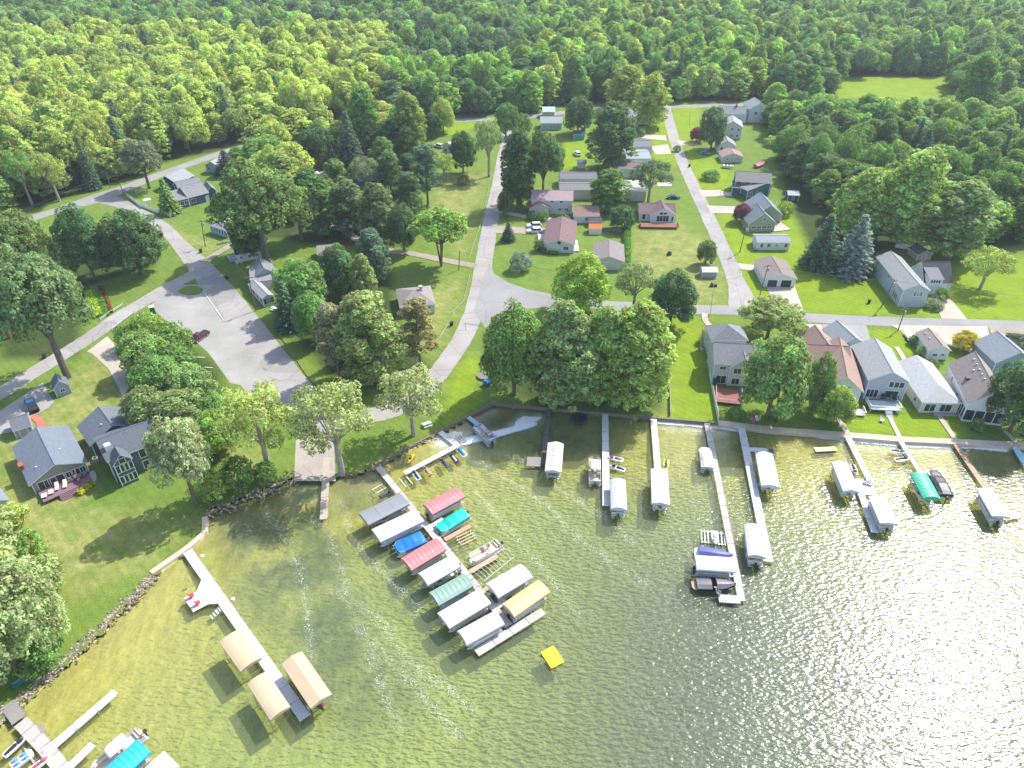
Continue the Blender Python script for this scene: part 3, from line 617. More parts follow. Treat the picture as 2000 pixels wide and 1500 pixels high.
TL = [
 ('oak', 133, 737, 472, 200, (0.075, 0.125, 0.045), 'huge old broadleaf tree leaning over the road at the left edge'),
 ('oak', 60, 560, 405, 125, g4, 'olive green tree left of the two dark trees by the road bend'),
 ('round', 185, 545, 392, 98, g0, 'dark tree between the olive tree and the round maple at the left'),
 ('round', 275, 535, 400, 122, g0, 'big round dark tree in the corner lawn of the road fork'),
 ('oak', 20, 660, 525, 110, g3, 'grey green tree behind the huge leaning tree at the left edge'),
 ('open', 528, 925, 748, 150, (0.155, 0.21, 0.055), 'loose yellowish tree left of the boat ramp'),
 ('oak', 384, 985, 806, 118, (0.155, 0.19, 0.09), 'pale silvery tree on the shore right of the slate house'),
 ('open', 668, 925, 745, 168, (0.15, 0.19, 0.065), 'thin airy tree right of the boat ramp'),
 ('open', 808, 850, 706, 135, (0.16, 0.205, 0.085), 'pale silvery tree between the middle road and the short dock'),
 ('spruce', 566, 640, 545, 56, cn, 'narrow conifer beside the grey porch house'),
 ('round', 598, 612, 497, 108, g1, 'rounded green tree right of the grey porch house'),
 ('round', 616, 668, 566, 72, g1, 'small bright round tree in front of the rounded green tree'),
 ('round', 668, 580, 472, 76, g0, 'dark upright tree left of the blue green tree by the gravel drive'),
 ('tall', 733, 548, 442, 66, (0.055, 0.105, 0.055), 'blue green tree standing beside the gravel drive'),
 ('pine', 664, 738, 586, 72, tan_, 'browning conifer on the left of the lawn grove'),
 ('tall', 728, 742, 562, 138, (0.15, 0.20, 0.062), 'large pale tree in the middle of the lawn grove'),
 ('pine', 822, 722, 577, 74, (0.12, 0.125, 0.04), 'brownish green conifer on the right of the lawn grove'),
 ('tall', 715, 592, 492, 48, (0.115, 0.16, 0.045), 'slim yellowish tree behind the large pale grove tree'),
 ('spruce', 695, 700, 590, 50, (0.08, 0.11, 0.04), 'thin olive conifer inside the lawn grove'),
 ('oak', 522, 505, 298, 190, (0.068, 0.118, 0.026), 'very large olive tree shading the small blue cottage'),
 ('round', 490, 500, 425, 70, g0, 'dark tree beneath the very large olive tree'),
 ('tall', 632, 458, 338, 80, g1, 'slender tree left of the gravel drive by the pale roofs'),
 ('tall', 686, 452, 345, 82, (0.075, 0.12, 0.045), 'slender grey green tree in the middle of the drive row'),
 ('tall', 742, 472, 350, 80, (0.085, 0.125, 0.045), 'slender tree with pale trunk at the right of the drive row'),
 ('oak', 590, 470, 350, 90, g4, 'olive tree right behind the very large olive tree'),
 ('umbrella', 862, 520, 398, 118, g5, 'flat topped bright green tree where the gravel drive meets the road'),
 ('round', 790, 492, 392, 62, g0, 'dark tree behind the flat topped bright tree'),
 ('pine', 765, 385, 292, 56, g0, 'dark conifer left of the two lawn pines'),
 ('pine', 836, 400, 276, 62, cn, 'taller dark pine on the edge of the middle lawn'),
 ('pine', 805, 440, 330, 58, g0, 'shaggy pine in front of the taller dark pine'),
 ('round', 905, 338, 250, 54, g0, 'round dark tree beside the small blue white house'),
 ('open', 868, 352, 292, 50, g2, 'small yellow green tree on the middle lawn'),
 ('open', 955, 345, 226, 62, (0.13, 0.18, 0.07), 'tall thin pine like tree beside the middle road'),
 ('round', 988, 268, 196, 52, g1, 'green tree near the top of the middle road'),
 ('shrub', 1022, 262, 218, 34, g1, 'bushy tree right of the top of the middle road'),
 ('tall', 1012, 405, 250, 80, g0, 'left one of two big dark trees beside the middle road'),
 ('oak', 1060, 398, 250, 84, g0, 'right one of two big dark trees beside the middle road'),
 ('round', 988, 422, 368, 32, g0, 'small dark tree under the two big roadside trees'),
 ('tall', 1192, 330, 190, 98, (0.06, 0.11, 0.035), 'big dark tree left of the long storage sheds'),
 ('round', 1128, 262, 182, 62, g0, 'round dark tree behind the teal shed'),
 ('tall', 1186, 410, 322, 76, g1, 'green tree in front of the grey storage sheds'),
 ('open', 1266, 396, 306, 92, (0.055, 0.095, 0.04), 'open branching tree in front of the pale storage shed'),
 ('round', 1214, 448, 398, 52, g0, 'dark tree at the head of the clipped hedge'),
 ('shrub', 1178, 415, 385, 30, g2, 'yellowish shrub by the brown roofed house'),
 ('round', 1136, 602, 486, 112, (0.165, 0.25, 0.035), 'bright yellow green tree on the corner of the cross street'),
 ('open', 1236, 612, 508, 84, g3, 'pale grey green tree along the cross street'),
 ('round', 1308, 636, 520, 96, g0, 'dark round tree along the cross street'),
 ('round', 1004, 770, 583, 134, (0.072, 0.14, 0.028), 'dark round tree at the left of the lakefront grove'),
 ('tall', 1098, 790, 577, 132, (0.12, 0.185, 0.062), 'silvery poplar in the middle of the lakefront grove'),
 ('tall', 1172, 786, 590, 104, (0.13, 0.20, 0.05), 'tall poplar between the middle and right of the lakefront grove'),
 ('tall', 1240, 792, 583, 142, (0.15, 0.225, 0.05), 'big light poplar at the right of the lakefront grove'),
 ('oak', 1498, 660, 580, 122, (0.12, 0.165, 0.045), 'broad light tree between the cross street and the grey hip roof'),
 ('round', 1498, 815, 648, 138, (0.085, 0.145, 0.035), 'large dense round tree hiding the hip roofed lake house'),
 ('round', 1586, 800, 684, 64, (0.075, 0.14, 0.035), 'narrow round tree left of the terracotta roof'),
 ('round', 1626, 825, 753, 70, (0.12, 0.18, 0.03), 'small light tree in front of the terracotta roofed house'),
 ('round', 1972, 842, 702, 128, g0, 'dark tree on the lake lawn at the right edge'),
 ('spruce', 1598, 522, 412, 74, cn, 'dark spruce left of the blue spruce'),
 ('spruce', 1658, 534, 412, 80, cb, 'silvery blue spruce beside the long grey house'),
 ('open', 1914, 564, 476, 96, (0.15, 0.20, 0.045), 'lone light tree on the bright lawn right of the garage with dormer'),
 ('tall', 1752, 482, 278, 135, (0.145, 0.22, 0.055), 'towering light cottonwood with a pale leaning trunk'),
 ('tall', 1850, 500, 345, 130, (0.145, 0.21, 0.07), 'towering cottonwood right of the shed in the woods edge'),
 ('tall', 1665, 470, 320, 100, (0.14, 0.21, 0.05), 'light woodland edge tree left of the towering cottonwood'),
 ('round', 1360, 277, 244, 30, red_, 'small red leaved tree beside the north street'),
 ('round', 1446, 434, 393, 36, (0.09, 0.04, 0.045), 'small purple leaved tree beside the green gabled house'),
 ('round', 1880, 682, 643, 46, (0.27, 0.25, 0.02), 'small golden tree on the paved yard'),
 ('shrub', 1018, 528, 490, 46, (0.10, 0.16, 0.11), 'blue green weeping shrub on the corner lawn'),
 ('spruce', 993, 470, 432, 28, cn, 'little dark conifer by the parked white cars'),
 ('round', 1378, 516, 466, 38, g4, 'small olive tree on the dry lawn beside the north street'),
 ('round', 1388, 292, 202, 58, (0.05, 0.095, 0.038), 'dense dark tree beside the red leaved tree'),
 ('shrub', 1388, 350, 328, 36, g1, 'low green shrub in front of the teal house'),
 ('oak', 292, 368, 264, 78, (0.085, 0.115, 0.055), 'greyish tree on the verge of the forest road'),
 ('spruce', 334, 416, 344, 42, g5, 'light green conifer in the fenced garden'),
 ('spruce', 446, 342, 288, 48, (0.05, 0.08, 0.055), 'dark blue green conifer beside the forest road'),
 ('round', 528, 340, 256, 105, g1, 'rounded green tree between the forest road and the big olive tree'),
 ('round', 470, 330, 282, 44, g1, 'small green tree at the side of the forest road'),
 ('spruce', 688, 332, 212, 58, cn, 'tall dark spruce behind the grey house in the trees'),
 ('oak', 625, 326, 236, 72, g0, 'dark tree left of the tall dark spruce'),
 ('round', 560, 280, 222, 62, cn, 'dark blue green tree just past the forest road'),
 ('tall', 718, 304, 162, 74, g1, 'tall roadside tree with a bare lower trunk'),
 ('tall', 803, 312, 172, 74, (0.10, 0.15, 0.03), 'tall light roadside tree right of the bare trunk tree'),
 ('round', 866, 258, 186, 52, g2, 'yellow green tree at the bend of the forest road'),
 ('round', 845, 268, 216, 40, g0, 'small dark tree at the bend of the forest road'),
 ('tall', 1268, 248, 135, 70, g2, 'tall yellow green tree beside the white cottage at the street end'),
 ('tall', 1222, 215, 120, 80, g2, 'yellow green tree at the forest edge above the white cottage'),
 ('tall', 1882, 246, 96, 82, g1, 'tall green tree right of the forest meadow'),
 ('round', 1520, 198, 118, 58, g0, 'dark tree left of the forest meadow'),
 ('oak', 50, 1325, 1110, 230, (0.15, 0.20, 0.08), 'large pale tree over the stone bank at the bottom left'),
 ('oak', -10, 1185, 995, 210, (0.15, 0.205, 0.075), 'large pale tree cut by the left edge above the bank tree'),
 ('round', 112, 1275, 1110, 105, (0.155, 0.205, 0.08), 'smaller pale tree right of the large bank tree'),
 ('shrub', 30, 1020, 985, 60, g2, 'light shrub at the left edge below the gabled house'),
 ('shrub', 470, 950, 888, 66, g1, 'green shrub between the creek and the shore'),
 ('shrub', 425, 968, 915, 60, (0.13, 0.19, 0.03), 'bright shrub beside the creek mouth stones'),
 ('shrub', 520, 940, 900, 46, g1, 'shrub under the loose yellowish tree'),
 ('round', 430, 880, 800, 80, g5, 'bright bushy tree right behind the silvery shore tree'),
 ('shrub', 95, 1150, 1085, 80, (0.12, 0.17, 0.055), 'pale shrub at the lawn edge above the bank tree'), ('shrub', 20, 1240, 1150, 90, g3, 'grey green shrub at the left edge beside the bank tree'), ('shrub', 85, 1300, 1240, 90, g1, 'green shrub on top of the stone bank'), ('round', -20, 1360, 1200, 130, g3, 'tree cut by the left edge just above the boardwalk'), ('shrub', 60, 1090, 1040, 70, g5, 'bright shrub on the left lawn below the gabled house'),
 ('shrub', 1837, 585, 560, 30, g1, 'shrub beside the garage with the dormer'),
 ('shrub', 1820, 600, 582, 40, g3, 'pale shrub at the corner of the long grey house'),
 ('round', 1990, 690, 650, 70, (0.07, 0.11, 0.06), 'dark bush behind the slate blue garage at the right edge'),
 ('shrub', 1055, 490, 465, 26, g0, 'dark shrub at the corner of the maroon roofed house'),
 ('shrub', 1095, 440, 412, 36, g0, 'clipped round shrub behind the maroon roofed house'),
 ('shrub', 1040, 428, 410, 24, g0, 'left dark shrub in front of the two tone gable'),
 ('shrub', 1060, 430, 411, 24, g1, 'right dark shrub in front of the two tone gable'),
 ('shrub', 1507, 285, 262, 30, g2, 'yellowish shrub behind the grey gabled house'),
 ('shrub', 1530, 420, 390, 34, g5, 'bright shrub beside the small teal shed'),
 ('shrub', 1700, 530, 508, 40, g4, 'olive shrub beside the blue spruce'),
 ('shrub', 1783, 672, 654, 22, g1, 'shrub behind the boat trailer in the yard fence bed'), ('shrub', 1797, 692, 676, 20, g5, 'light shrub at the foot of the tan roofed garage'), ('shrub', 1380, 668, 640, 30, (0.19, 0.21, 0.12), 'pale flowering shrub at the corner of the hip roofed lake house'), ('shrub', 1436, 812, 795, 34, g1, 'shrub in the bed below the reddish deck'), ('shrub', 1548, 668, 640, 30, g0, 'dark shrub right of the broad light tree'), ('shrub', 1512, 818, 800, 24, g0, 'dark shrub at the foot of the dense round tree'), ('shrub', 1820, 716, 700, 26, g4, 'shrub between the garage and the brown roofed lake house'), ('shrub', 640, 655, 628, 34, g1, 'shrub in front of the browning conifer'), ('shrub', 905, 360, 338, 26, g4, 'olive shrub under the round dark tree on the middle lawn'), ('shrub', 1250, 265, 246, 22, g1, 'shrub beside the white cottage at the street end'), ('shrub', 1322, 296, 282, 16, g1, 'small shrub at the edge of the north street'), ('shrub', 225, 905, 1, 1, g0, ''),
 ('tall', 606, 392, 322, 58, g1, 'slender tree in front of the pale roofed house'), ('tall', 662, 388, 306, 62, (0.075, 0.135, 0.035), 'tall tree between the pale roofs and the dormer house'), ('open', 716, 384, 300, 58, g3, 'thin pale tree hiding the dormer house'), ('tall', 752, 352, 262, 54, g1, 'tall tree right of the dormer house'), ('round', 560, 432, 372, 60, g4, 'olive tree tucked behind the very large olive tree'), ('open', 640, 405, 345, 56, (0.09, 0.14, 0.05), 'thin tree at the turn of the gravel drive'), ('tall', 800, 372, 296, 46, g0, 'dark slim tree left of the taller dark pine'), ('round', 690, 420, 362, 50, g1, 'low rounded tree beside the turn of the gravel drive'),
 ('spruce', 785, 420, 380, 20, cn, 'small blue conifer on the middle lawn'),
 ('shrub', 1905, 840, 815, 24, g1, 'low shrub on the lake lawn beside the brown roofed house'),
 ('round', 1680, 300, 1, 1, g1, '')]
for a in TL:
    if a[6]: tree(*a)
# thicket between the concrete drive and the gravel lot
for k, (bx, by, ty, wp_, tn, lb) in enumerate([
    (262, 680, 628, 62, g1, 'green shrub closest to the guard rail in the thicket'), (300, 672, 606, 68, g5, 'bright bush at the top of the thicket beside the green toilet'), (345, 690, 628, 74, g1, 'bush of the thicket nearest the maroon pickup'),
    (290, 730, 640, 92, (0.095, 0.16, 0.035), 'tall bush in the upper middle of the thicket'), (348, 730, 668, 76, g1, 'bush at the right side of the thicket below the pickup'), (318, 782, 690, 105, g1, 'large dark bush in the middle of the thicket'),
    (385, 800, 710, 100, (0.095, 0.155, 0.04), 'bush of the thicket beside the white parking lines'), (305, 850, 750, 100, (0.11, 0.165, 0.05), 'large bush of the thicket behind the slate house'), (370, 858, 760, 110, (0.105, 0.16, 0.05), 'large bush at the lower end of the thicket'), (430, 850, 770, 90, g1, 'bush at the right end of the thicket')]):
    tree('round' if wp_ > 80 else 'shrub', bx, by, ty, wp_, tn, lb, 'bushes of the thicket')

# woodland: the rows that show largest are trees of their own, the wood behind is one mass
def band(px, py):
    """species mix by place"""
    if px < 760 and 60 < py < 330: return (g2, (0.178, 0.228, 0.05), (0.145, 0.20, 0.05), g2)
    if px < 420: return ((0.085, 0.16, 0.036), (0.11, 0.18, 0.045), g1)
    if px > 1480: return (g1, (0.065, 0.12, 0.035), g5, (0.085, 0.145, 0.045), (0.12, 0.19, 0.04))
    if 1050 < px < 1500: return (g5, (0.12, 0.185, 0.028), g1, g2, g1)
    return (g1, g0, (0.07, 0.12, 0.045), g5)
EDGE = np.array(gpoly([(-420, 520), (-60, 440), (0, 428), (105, 398), (190, 374), (250, 350), (330, 320), (400, 296), (470, 276), (560, 262), (640, 246), (740, 230), (880, 226), (1000, 222), (1080, 212), (1160, 205), (1240, 200), (1310, 198), (1480, 194), (1560, 190), (1625, 186), (1632, 150), (1852, 150), (1862, 210), (2080, 205), (2500, 205)]))
FPOLY = np.vstack([EDGE, [[2500, 1500], [-2500, 1500]]])
GROVE = [np.array(gpoly(p)) for p in ([(1505, 228), (1560, 222), (1620, 245), (1720, 256), (1850, 256), (1890, 232), (2090, 228), (2090, 470), (1960, 480), (1890, 480), (1830, 455), (1760, 440), (1690, 470), (1640, 440), (1590, 405), (1545, 350), (1520, 300)],
                                      [(470, 330), (560, 290), (640, 270), (690, 330), (700, 340), (660, 345), (600, 330), (560, 400), (500, 360)], [(735, 250), (790, 245), (800, 300), (780, 330), (745, 320)])]
cand = []
sp_ = 9.0
yy = 150.0
while yy < 900:
    s_ = sp_ * (1 + max(0, yy - 330) / 1400)
    xx = -0.78 * yy - 120
    while xx < 0.78 * yy + 120:
        cand.append((xx + random.uniform(-.42, .42) * s_, yy + random.uniform(-.42, .42) * s_, s_)); xx += s_
    yy += s_ * 0.9
CA = np.array(cand)
inF = inside(CA[:, :2], FPOLY); inG = np.zeros(len(CA), bool)
for p in GROVE: inG |= inside(CA[:, :2], p)
dEdge, _ = segdist(CA[:, :2], EDGE)
TX = np.array([(t[0], t[1], t[2]) for t in TREES])
GLADE = np.array(gpoly([(800, 95), (870, 92), (870, 112), (805, 118)]))
sel = []
for k in range(len(CA)):
    x, y, s_ = CA[k]
    if not (inF[k] or inG[k]): continue
    d = np.hypot(TX[:, 0] - x, TX[:, 1] - y); 
    if (d < TX[:, 2] * 0.36 + 2.2).any(): continue
    px, py = P(x, y, 12)
    if px < -160 or px > 2160 or py < -120: continue
    sel.append((x, y, s_, bool(inG[k]), dEdge[k], px, py))
sel = [q for q in sel if not inside(np.array([[q[0], q[1]]]), GLADE)[0]]
sel.sort(key=lambda q: math.hypot(q[0], q[1]))
NIND = 190
LABEL = {0: 'light yellow green tree in the first rows of the forest', 1: 'mid green tree in the first rows of the forest', 2: 'dark green tree in the first rows of the forest'}
def noise2(x, y): return math.sin(x * 0.021 + 1.3) * math.cos(y * 0.017 + x * 0.006) + 0.6 * math.sin(x * 0.05 + y * 0.043)
pts_, idx_, rot_, scl_, tint_ = [], [], [], [], []
KS = ['round', 'oak', 'tall', 'tall', 'tall', 'open']; FLAT = []
for kd in ('round', 'oak', 'tall', 'spruce'):
    for q in PROTO[kd]: FLAT.append((kd, q))
FI = {kd: [i for i, f in enumerate(FLAT) if f[0] == kd] for kd in ('round', 'oak', 'tall', 'spruce')}
for i, (x, y, s_, ing, de, px, py) in enumerate(sel):
    pal = band(px, py); nz = noise2(x, y)
    tn = pal[int((nz * 0.55 + random.gauss(0.5, 0.14)) * len(pal)) % len(pal)]
    if random.random() < 0.03: tn = (0.12, 0.18, 0.045)
    W = s_ * random.choice((0.95, 1.1, 1.25, 1.4, 1.65)) * random.uniform(.92, 1.08); H = random.uniform(14, 23.5) * (0.82 if de < 9 and not ing else 1) * (0.8 if ing else 1)
    kd = random.choice(KS)
    if random.random() < (0.10 if px < 1500 else 0.06): kd, tn, W = 'spruce', cn, W * 0.7
    if i < NIND:
        br = tn[0] + tn[1]; lb = LABEL[0 if br > 0.28 else (1 if br > 0.19 else 2)]
        if ing: lb = lb.replace('in the first rows of the forest', 'in the grove behind the houses')
        if kd == 'spruce': lb = 'dark pointed conifer among the broadleaf forest trees'
        plant(kd, x, y, W, H, tn, lb, 'woodland trees')
    else:
        kd = kd if kd in FI else 'round'; j = random.choice(FI[kd]); pw, ph = FLAT[j][1][2:]
        pts_.append((x, y, -0.05 * H)); idx_.append(j); rot_.append(random.uniform(0, 6.28)); scl_.append((W / pw, W / pw, H / ph)); f = random.uniform(0.95, 1.35) * TGAIN; tint_.append(((tn[0] * 1.1 + .014) * f, (tn[1] + .012) * f, (tn[2] * 1.1 + .016) * f))
# the far wood reads as one mass: one object, its crowns set out on points
holder = []
for kd, (lm, tm, pw, ph) in FLAT:
    holder.append(next(o for o in COL.objects if o.type == 'MESH' and o.data == lm))
wm_ = bpy.data.meshes.new('woodland'); wm_.from_pydata(pts_, [], [])
for nm, ty, vals in (('idx', 'INT', idx_), ('rot', 'FLOAT', rot_)):
    wm_.attributes.new(nm, ty, 'POINT').data.foreach_set('value', vals)
wm_.attributes.new('scl', 'FLOAT_VECTOR', 'POINT').data.foreach_set('vector', np.array(scl_, np.float32).ravel())
wm_.attributes.new('tint', 'FLOAT_VECTOR', 'POINT').data.foreach_set('vector', np.array(tint_, np.float32).ravel())
wood = bpy.data.objects.new('woodland', wm_); COL.objects.link(wood); tag(wood, 'dense mixed forest filling the background beyond the village', 'forest', kind='stuff')
ng = bpy.data.node_groups.new('woodland', 'GeometryNodeTree'); ng.interface.new_socket('Geometry', in_out='INPUT', socket_type='NodeSocketGeometry'); ng.interface.new_socket('Geometry', in_out='OUTPUT', socket_type='NodeSocketGeometry')
N_, L_ = ng.nodes, ng.links; gi = N_.new('NodeGroupInput'); go = N_.new('NodeGroupOutput'); jn = N_.new('GeometryNodeJoinGeometry'); iop = N_.new('GeometryNodeInstanceOnPoints')
for o in reversed(holder):
    oi = N_.new('GeometryNodeObjectInfo'); oi.inputs['Object'].default_value = o; oi.inputs['As Instance'].default_value = True; L_.new(oi.outputs['Geometry'], jn.inputs[0])
def natt(name, ty): a = N_.new('GeometryNodeInputNamedAttribute'); a.data_type = ty; a.inputs['Name'].default_value = name; return a.outputs['Attribute']
mp_ = N_.new('GeometryNodeMeshToPoints'); L_.new(gi.outputs[0], mp_.inputs[0]); L_.new(mp_.outputs[0], iop.inputs['Points']); L_.new(jn.outputs[0], iop.inputs['Instance']); iop.inputs['Pick Instance'].default_value = True
L_.new(natt('idx', 'INT'), iop.inputs['Instance Index']); L_.new(natt('scl', 'FLOAT_VECTOR'), iop.inputs['Scale'])
cx = N_.new('ShaderNodeCombineXYZ'); L_.new(natt('rot', 'FLOAT'), cx.inputs['Z']); L_.new(cx.outputs[0], iop.inputs['Rotation']); L_.new(iop.outputs[0], go.inputs[0])
md = wood.modifiers.new('crowns', 'NODES'); md.node_group = ng
print('trees', len(TREES), 'wood', len(pts_))

# ------------------------------------------------------------------ houses
def gable_roof(w, d, ev, rise, ridge, apex, over, th=0.16):
    """roof slabs as one mesh: slot 0 covering, slot 1 edge trim"""
    mb = MB()
    if ridge == 'd':
        xa = -w / 2 + w * apex; sl = rise / (w * apex); sr = rise / (w * (1 - apex))
        prof = [(-w / 2 - over, ev - sl * over), (xa, ev + rise), (w / 2 + over, ev - sr * over)]
        y0, y1 = -d / 2 - over, d / 2 + over
        for a, b_ in ((0, 1), (1, 2)):
            (xa_, za), (xb, zb_) = prof[a], prof[b_]
            v = [(xa_, y0, za), (xb, y0, zb_), (xb, y1, zb_), (xa_, y1, za)]; v += [(p[0], p[1], p[2] + th) for p in v]
            mb.add(v, [(4, 5, 6, 7)], 0); mb.add(v, [(3, 2, 1, 0), (0, 1, 5, 4), (1, 2, 6, 5), (2, 3, 7, 6), (3, 0, 4, 7)], 1)
        mb.tube((xa, y0, ev + rise + th), (xa, y1, ev + rise + th), 0.09, mi=0)
    else:
        ya = -d / 2 + d * apex; sl = rise / (d * apex); sr = rise / (d * (1 - apex))
        prof = [(-d / 2 - over, ev - sl * over), (ya, ev + rise), (d / 2 + over, ev - sr * over)]
        x0, x1 = -w / 2 - over, w / 2 + over
        for a, b_ in ((0, 1), (1, 2)):
            (ya_, za), (yb, zb_) = prof[a], prof[b_]
            v = [(x0, ya_, za), (x1, ya_, za), (x1, yb, zb_), (x0, yb, zb_)]; v += [(p[0], p[1], p[2] + th) for p in v]
            mb.add(v, [(4, 5, 6, 7)], 0); mb.add(v, [(3, 2, 1, 0), (0, 1, 5, 4), (1, 2, 6, 5), (2, 3, 7, 6), (3, 0, 4, 7)], 1)
        mb.tube((x0, ya, ev + rise + th), (x1, ya, ev + rise + th), 0.09, mi=0)
    return mb
def hip_roof(w, d, ev, rise, ridge, over, front_only=False, th=0.14):
    mb = MB(); W, D = w / 2 + over, d / 2 + over; k = min(W, D) * 0.9
    if ridge == 'd': r0, r1 = (0, -D + k), (0, D if front_only else D - k)
    else: r0, r1 = (-W + k, 0), (W - k, 0)
    c = [(-W, -D, ev), (W, -D, ev), (W, D, ev), (-W, D, ev)]; t = [(x, y, z + th) for x, y, z in c]; a, b_ = (*r0, ev + rise + th), (*r1, ev + rise + th)
    v = c + t + [a, b_]
    if ridge == 'd': fs = [(4, 5, 8), (5, 6, 9, 8), (6, 7, 9), (7, 4, 8, 9)]
    else: fs = [(4, 5, 9, 8), (5, 6, 9), (6, 7, 8, 9), (7, 4, 8)]
    mb.add(v, fs, 0); mb.add(v, [(3, 2, 1, 0), (0, 1, 5, 4), (1, 2, 6, 5), (2, 3, 7, 6), (3, 0, 4, 7)], 1)
    return mb
def window(parent, wall, w, d, u, z, ww, hh, bars=1, trim=None, door=None, name='window'):
    """u: 0..1 along the wall seen from outside; z: sill"""
    trim = trim or WHITE
    L = w if wall in 'FB' else d; x = -L / 2 + u * L
    fr = MB(); t = 0.1; p = 0.06
    for a in ((-ww / 2 - t, -ww / 2, -t, hh + t), (ww / 2, ww / 2 + t, -t, hh + t), (-ww / 2, ww / 2, -t, 0), (-ww / 2, ww / 2, hh, hh + t)): fr.box(a[0], a[1], -p, 0.0, a[2], a[3])
    for k in range(1, bars + 1):
        xx = -ww / 2 + ww * k / (bars + 1); fr.box(xx - 0.035, xx + 0.035, -p * 0.8, 0, 0, hh)
    if wall == 'F': loc, rz = (x, -d / 2, z), 0
    elif wall == 'R': loc, rz = (w / 2, x, z), math.pi / 2
    elif wall == 'L': loc, rz = (-w / 2, -x, z), -math.pi / 2
    else: loc, rz = (-x, d / 2, z), math.pi
    pl = MB().box(-ww / 2, ww / 2, -0.025, 0.0, 0, hh)
    return fr, pl, loc, rz
class House:
    def __init__(s, name, label, cat='house', group=None): s.root = None; s.name, s.label, s.cat, s.group = name, label, cat, group
    def block(s, FL, FR, BL, eave, rise, ridge='d', roof='gable', wall=(0.55, 0.57, 0.58), roofc=(0.2, 0.2, 0.21), apex=0.5, over=0.4, win='', dz=0, storeys=None, metal=False, trim=None, garage=None, skip=None, wsize=(1.0, 1.25), doors=()):
        ctr, rz, w, d = rect(FL, FR, BL, eave)
        if s.root is None: s.root = empty(s.name, ctr, 0, s.label, s.cat, s.group); s.o = ctr
        loc = ctr - s.o
        mb = MB().box(-w / 2, w / 2, -d / 2, d / 2, 0, eave)
        if roof == 'gable':
            if ridge == 'd':
                xa = -w / 2 + w * apex
                mb.add([(-w / 2, -d / 2, eave), (w / 2, -d / 2, eave), (xa, -d / 2, eave + rise), (-w / 2, d / 2, eave), (w / 2, d / 2, eave), (xa, d / 2, eave + rise)], [(0, 1, 2), (5, 4, 3)])
            else:
                ya = -d / 2 + d * apex
                mb.add([(-w / 2, -d / 2, eave), (-w / 2, d / 2, eave), (-w / 2, ya, eave + rise), (w / 2, -d / 2, eave), (w / 2, d / 2, eave), (w / 2, ya, eave + rise)], [(2, 1, 0), (3, 4, 5)])
        mb.build('walls', wallm(wall), s.root, loc, rz)
        tr = trim or TRIM
        roofc = tuple(x * .8 for x in roofc); rm = metalroofm(roofc) if metal else roofm(roofc)
        if roof == 'gable': rb = gable_roof(w, d, eave, rise, ridge, apex, over)
        elif roof == 'hip': rb = hip_roof(w, d, eave, rise, ridge, over)
        elif roof == 'hipf': rb = hip_roof(w, d, eave, rise, ridge, over, True)
        else:
            rb = MB(); W, D = w / 2 + over, d / 2 + over
            z0, z1 = eave, eave + rise
            v = [(-W, -D, z0), (W, -D, z0), (W, D, z1), (-W, D, z1)]; v += [(x, y, z + 0.15) for x, y, z in v]
            rb.add(v, [(4, 5, 6, 7)], 0); rb.add(v, [(3, 2, 1, 0), (0, 1, 5, 4), (1, 2, 6, 5), (2, 3, 7, 6), (3, 0, 4, 7)], 1)
        ro = rb.build('roof', [rm, tr], s.root, loc, rz)
        s.b = (w, d, eave, rise, loc, rz, ridge, apex); s.roof = ro
        cb_ = MB(); t_ = 0.07
        for sx in (-1, 1):
            for sy in (-1, 1): cb_.box(sx * w / 2 - t_, sx * w / 2 + t_, sy * d / 2 - t_, sy * d / 2 + t_, 0, eave - 0.02)
        cb_.build('corner_trim', tr, s.root, loc, rz)
        st = storeys or (2 if eave > 4.2 else 1)
        for spec in win.split():
            wl, nn = spec[0], int(spec[1:].split('x')[0]); ww, hh = wsize
            for q in range(st):
                z = 1.0 + 2.65 * q
                if z + hh > eave: continue
                for k in range(nn): s.win(wl, (k + 0.5) / nn + random.uniform(-.02, .02), z, ww, hh)
        for dspec in doors: s.door(*dspec)
        if garage: s.garage(*garage)
        return s
    def place(s, fr, pl, loc, rz, name, child, m1, m2):
        w, d, e, r_, bl, brz, _, _ = s.b; v = Vector(bl) + Matrix.Rotation(brz, 3, 'Z') @ Vector(loc)
        a = fr.build(name, m1, s.root, v, brz + rz); pl.build(child, m2, a); return a
    def win(s, wall, u, z, ww=1.0, hh=1.25, bars=1, trim=None, glass=None):
        fr, pl, loc, rz = window(None, wall, s.b[0], s.b[1], u, z, ww, hh, bars)
        s.place(fr, pl, loc, rz, 'window', 'pane', trim or WHITE, glass or GLASS); return s
    def door(s, wall, u, ww=1.0, hh=2.05, col=(0.6, 0.6, 0.58), z=0.1):
        fr, pl, loc, rz = window(None, wall, s.b[0], s.b[1], u, z, ww, hh, 0)
        a = s.place(fr, pl, loc, rz, 'door', 'door_leaf', WHITE, paint(col)); MB().ball((ww * 0.38, -0.07, 1.0), .05, .05, .05, 6, 4).build('handle', ALU, a); return s
    def garage(s, wall, u, ww, hh=2.2, col=(0.72, 0.72, 0.71)):
        fr, pl, loc, rz = window(None, wall, s.b[0], s.b[1], u, 0.02, ww, hh, 0)
        s.place(fr, pl, loc, rz, 'garage_door', 'door_panel', WHITE, mat('door panels ' + hexcol(col), col, 0.6, 0.04, 1, pat='Z', psc=1.0, pstr=0.2)); return s
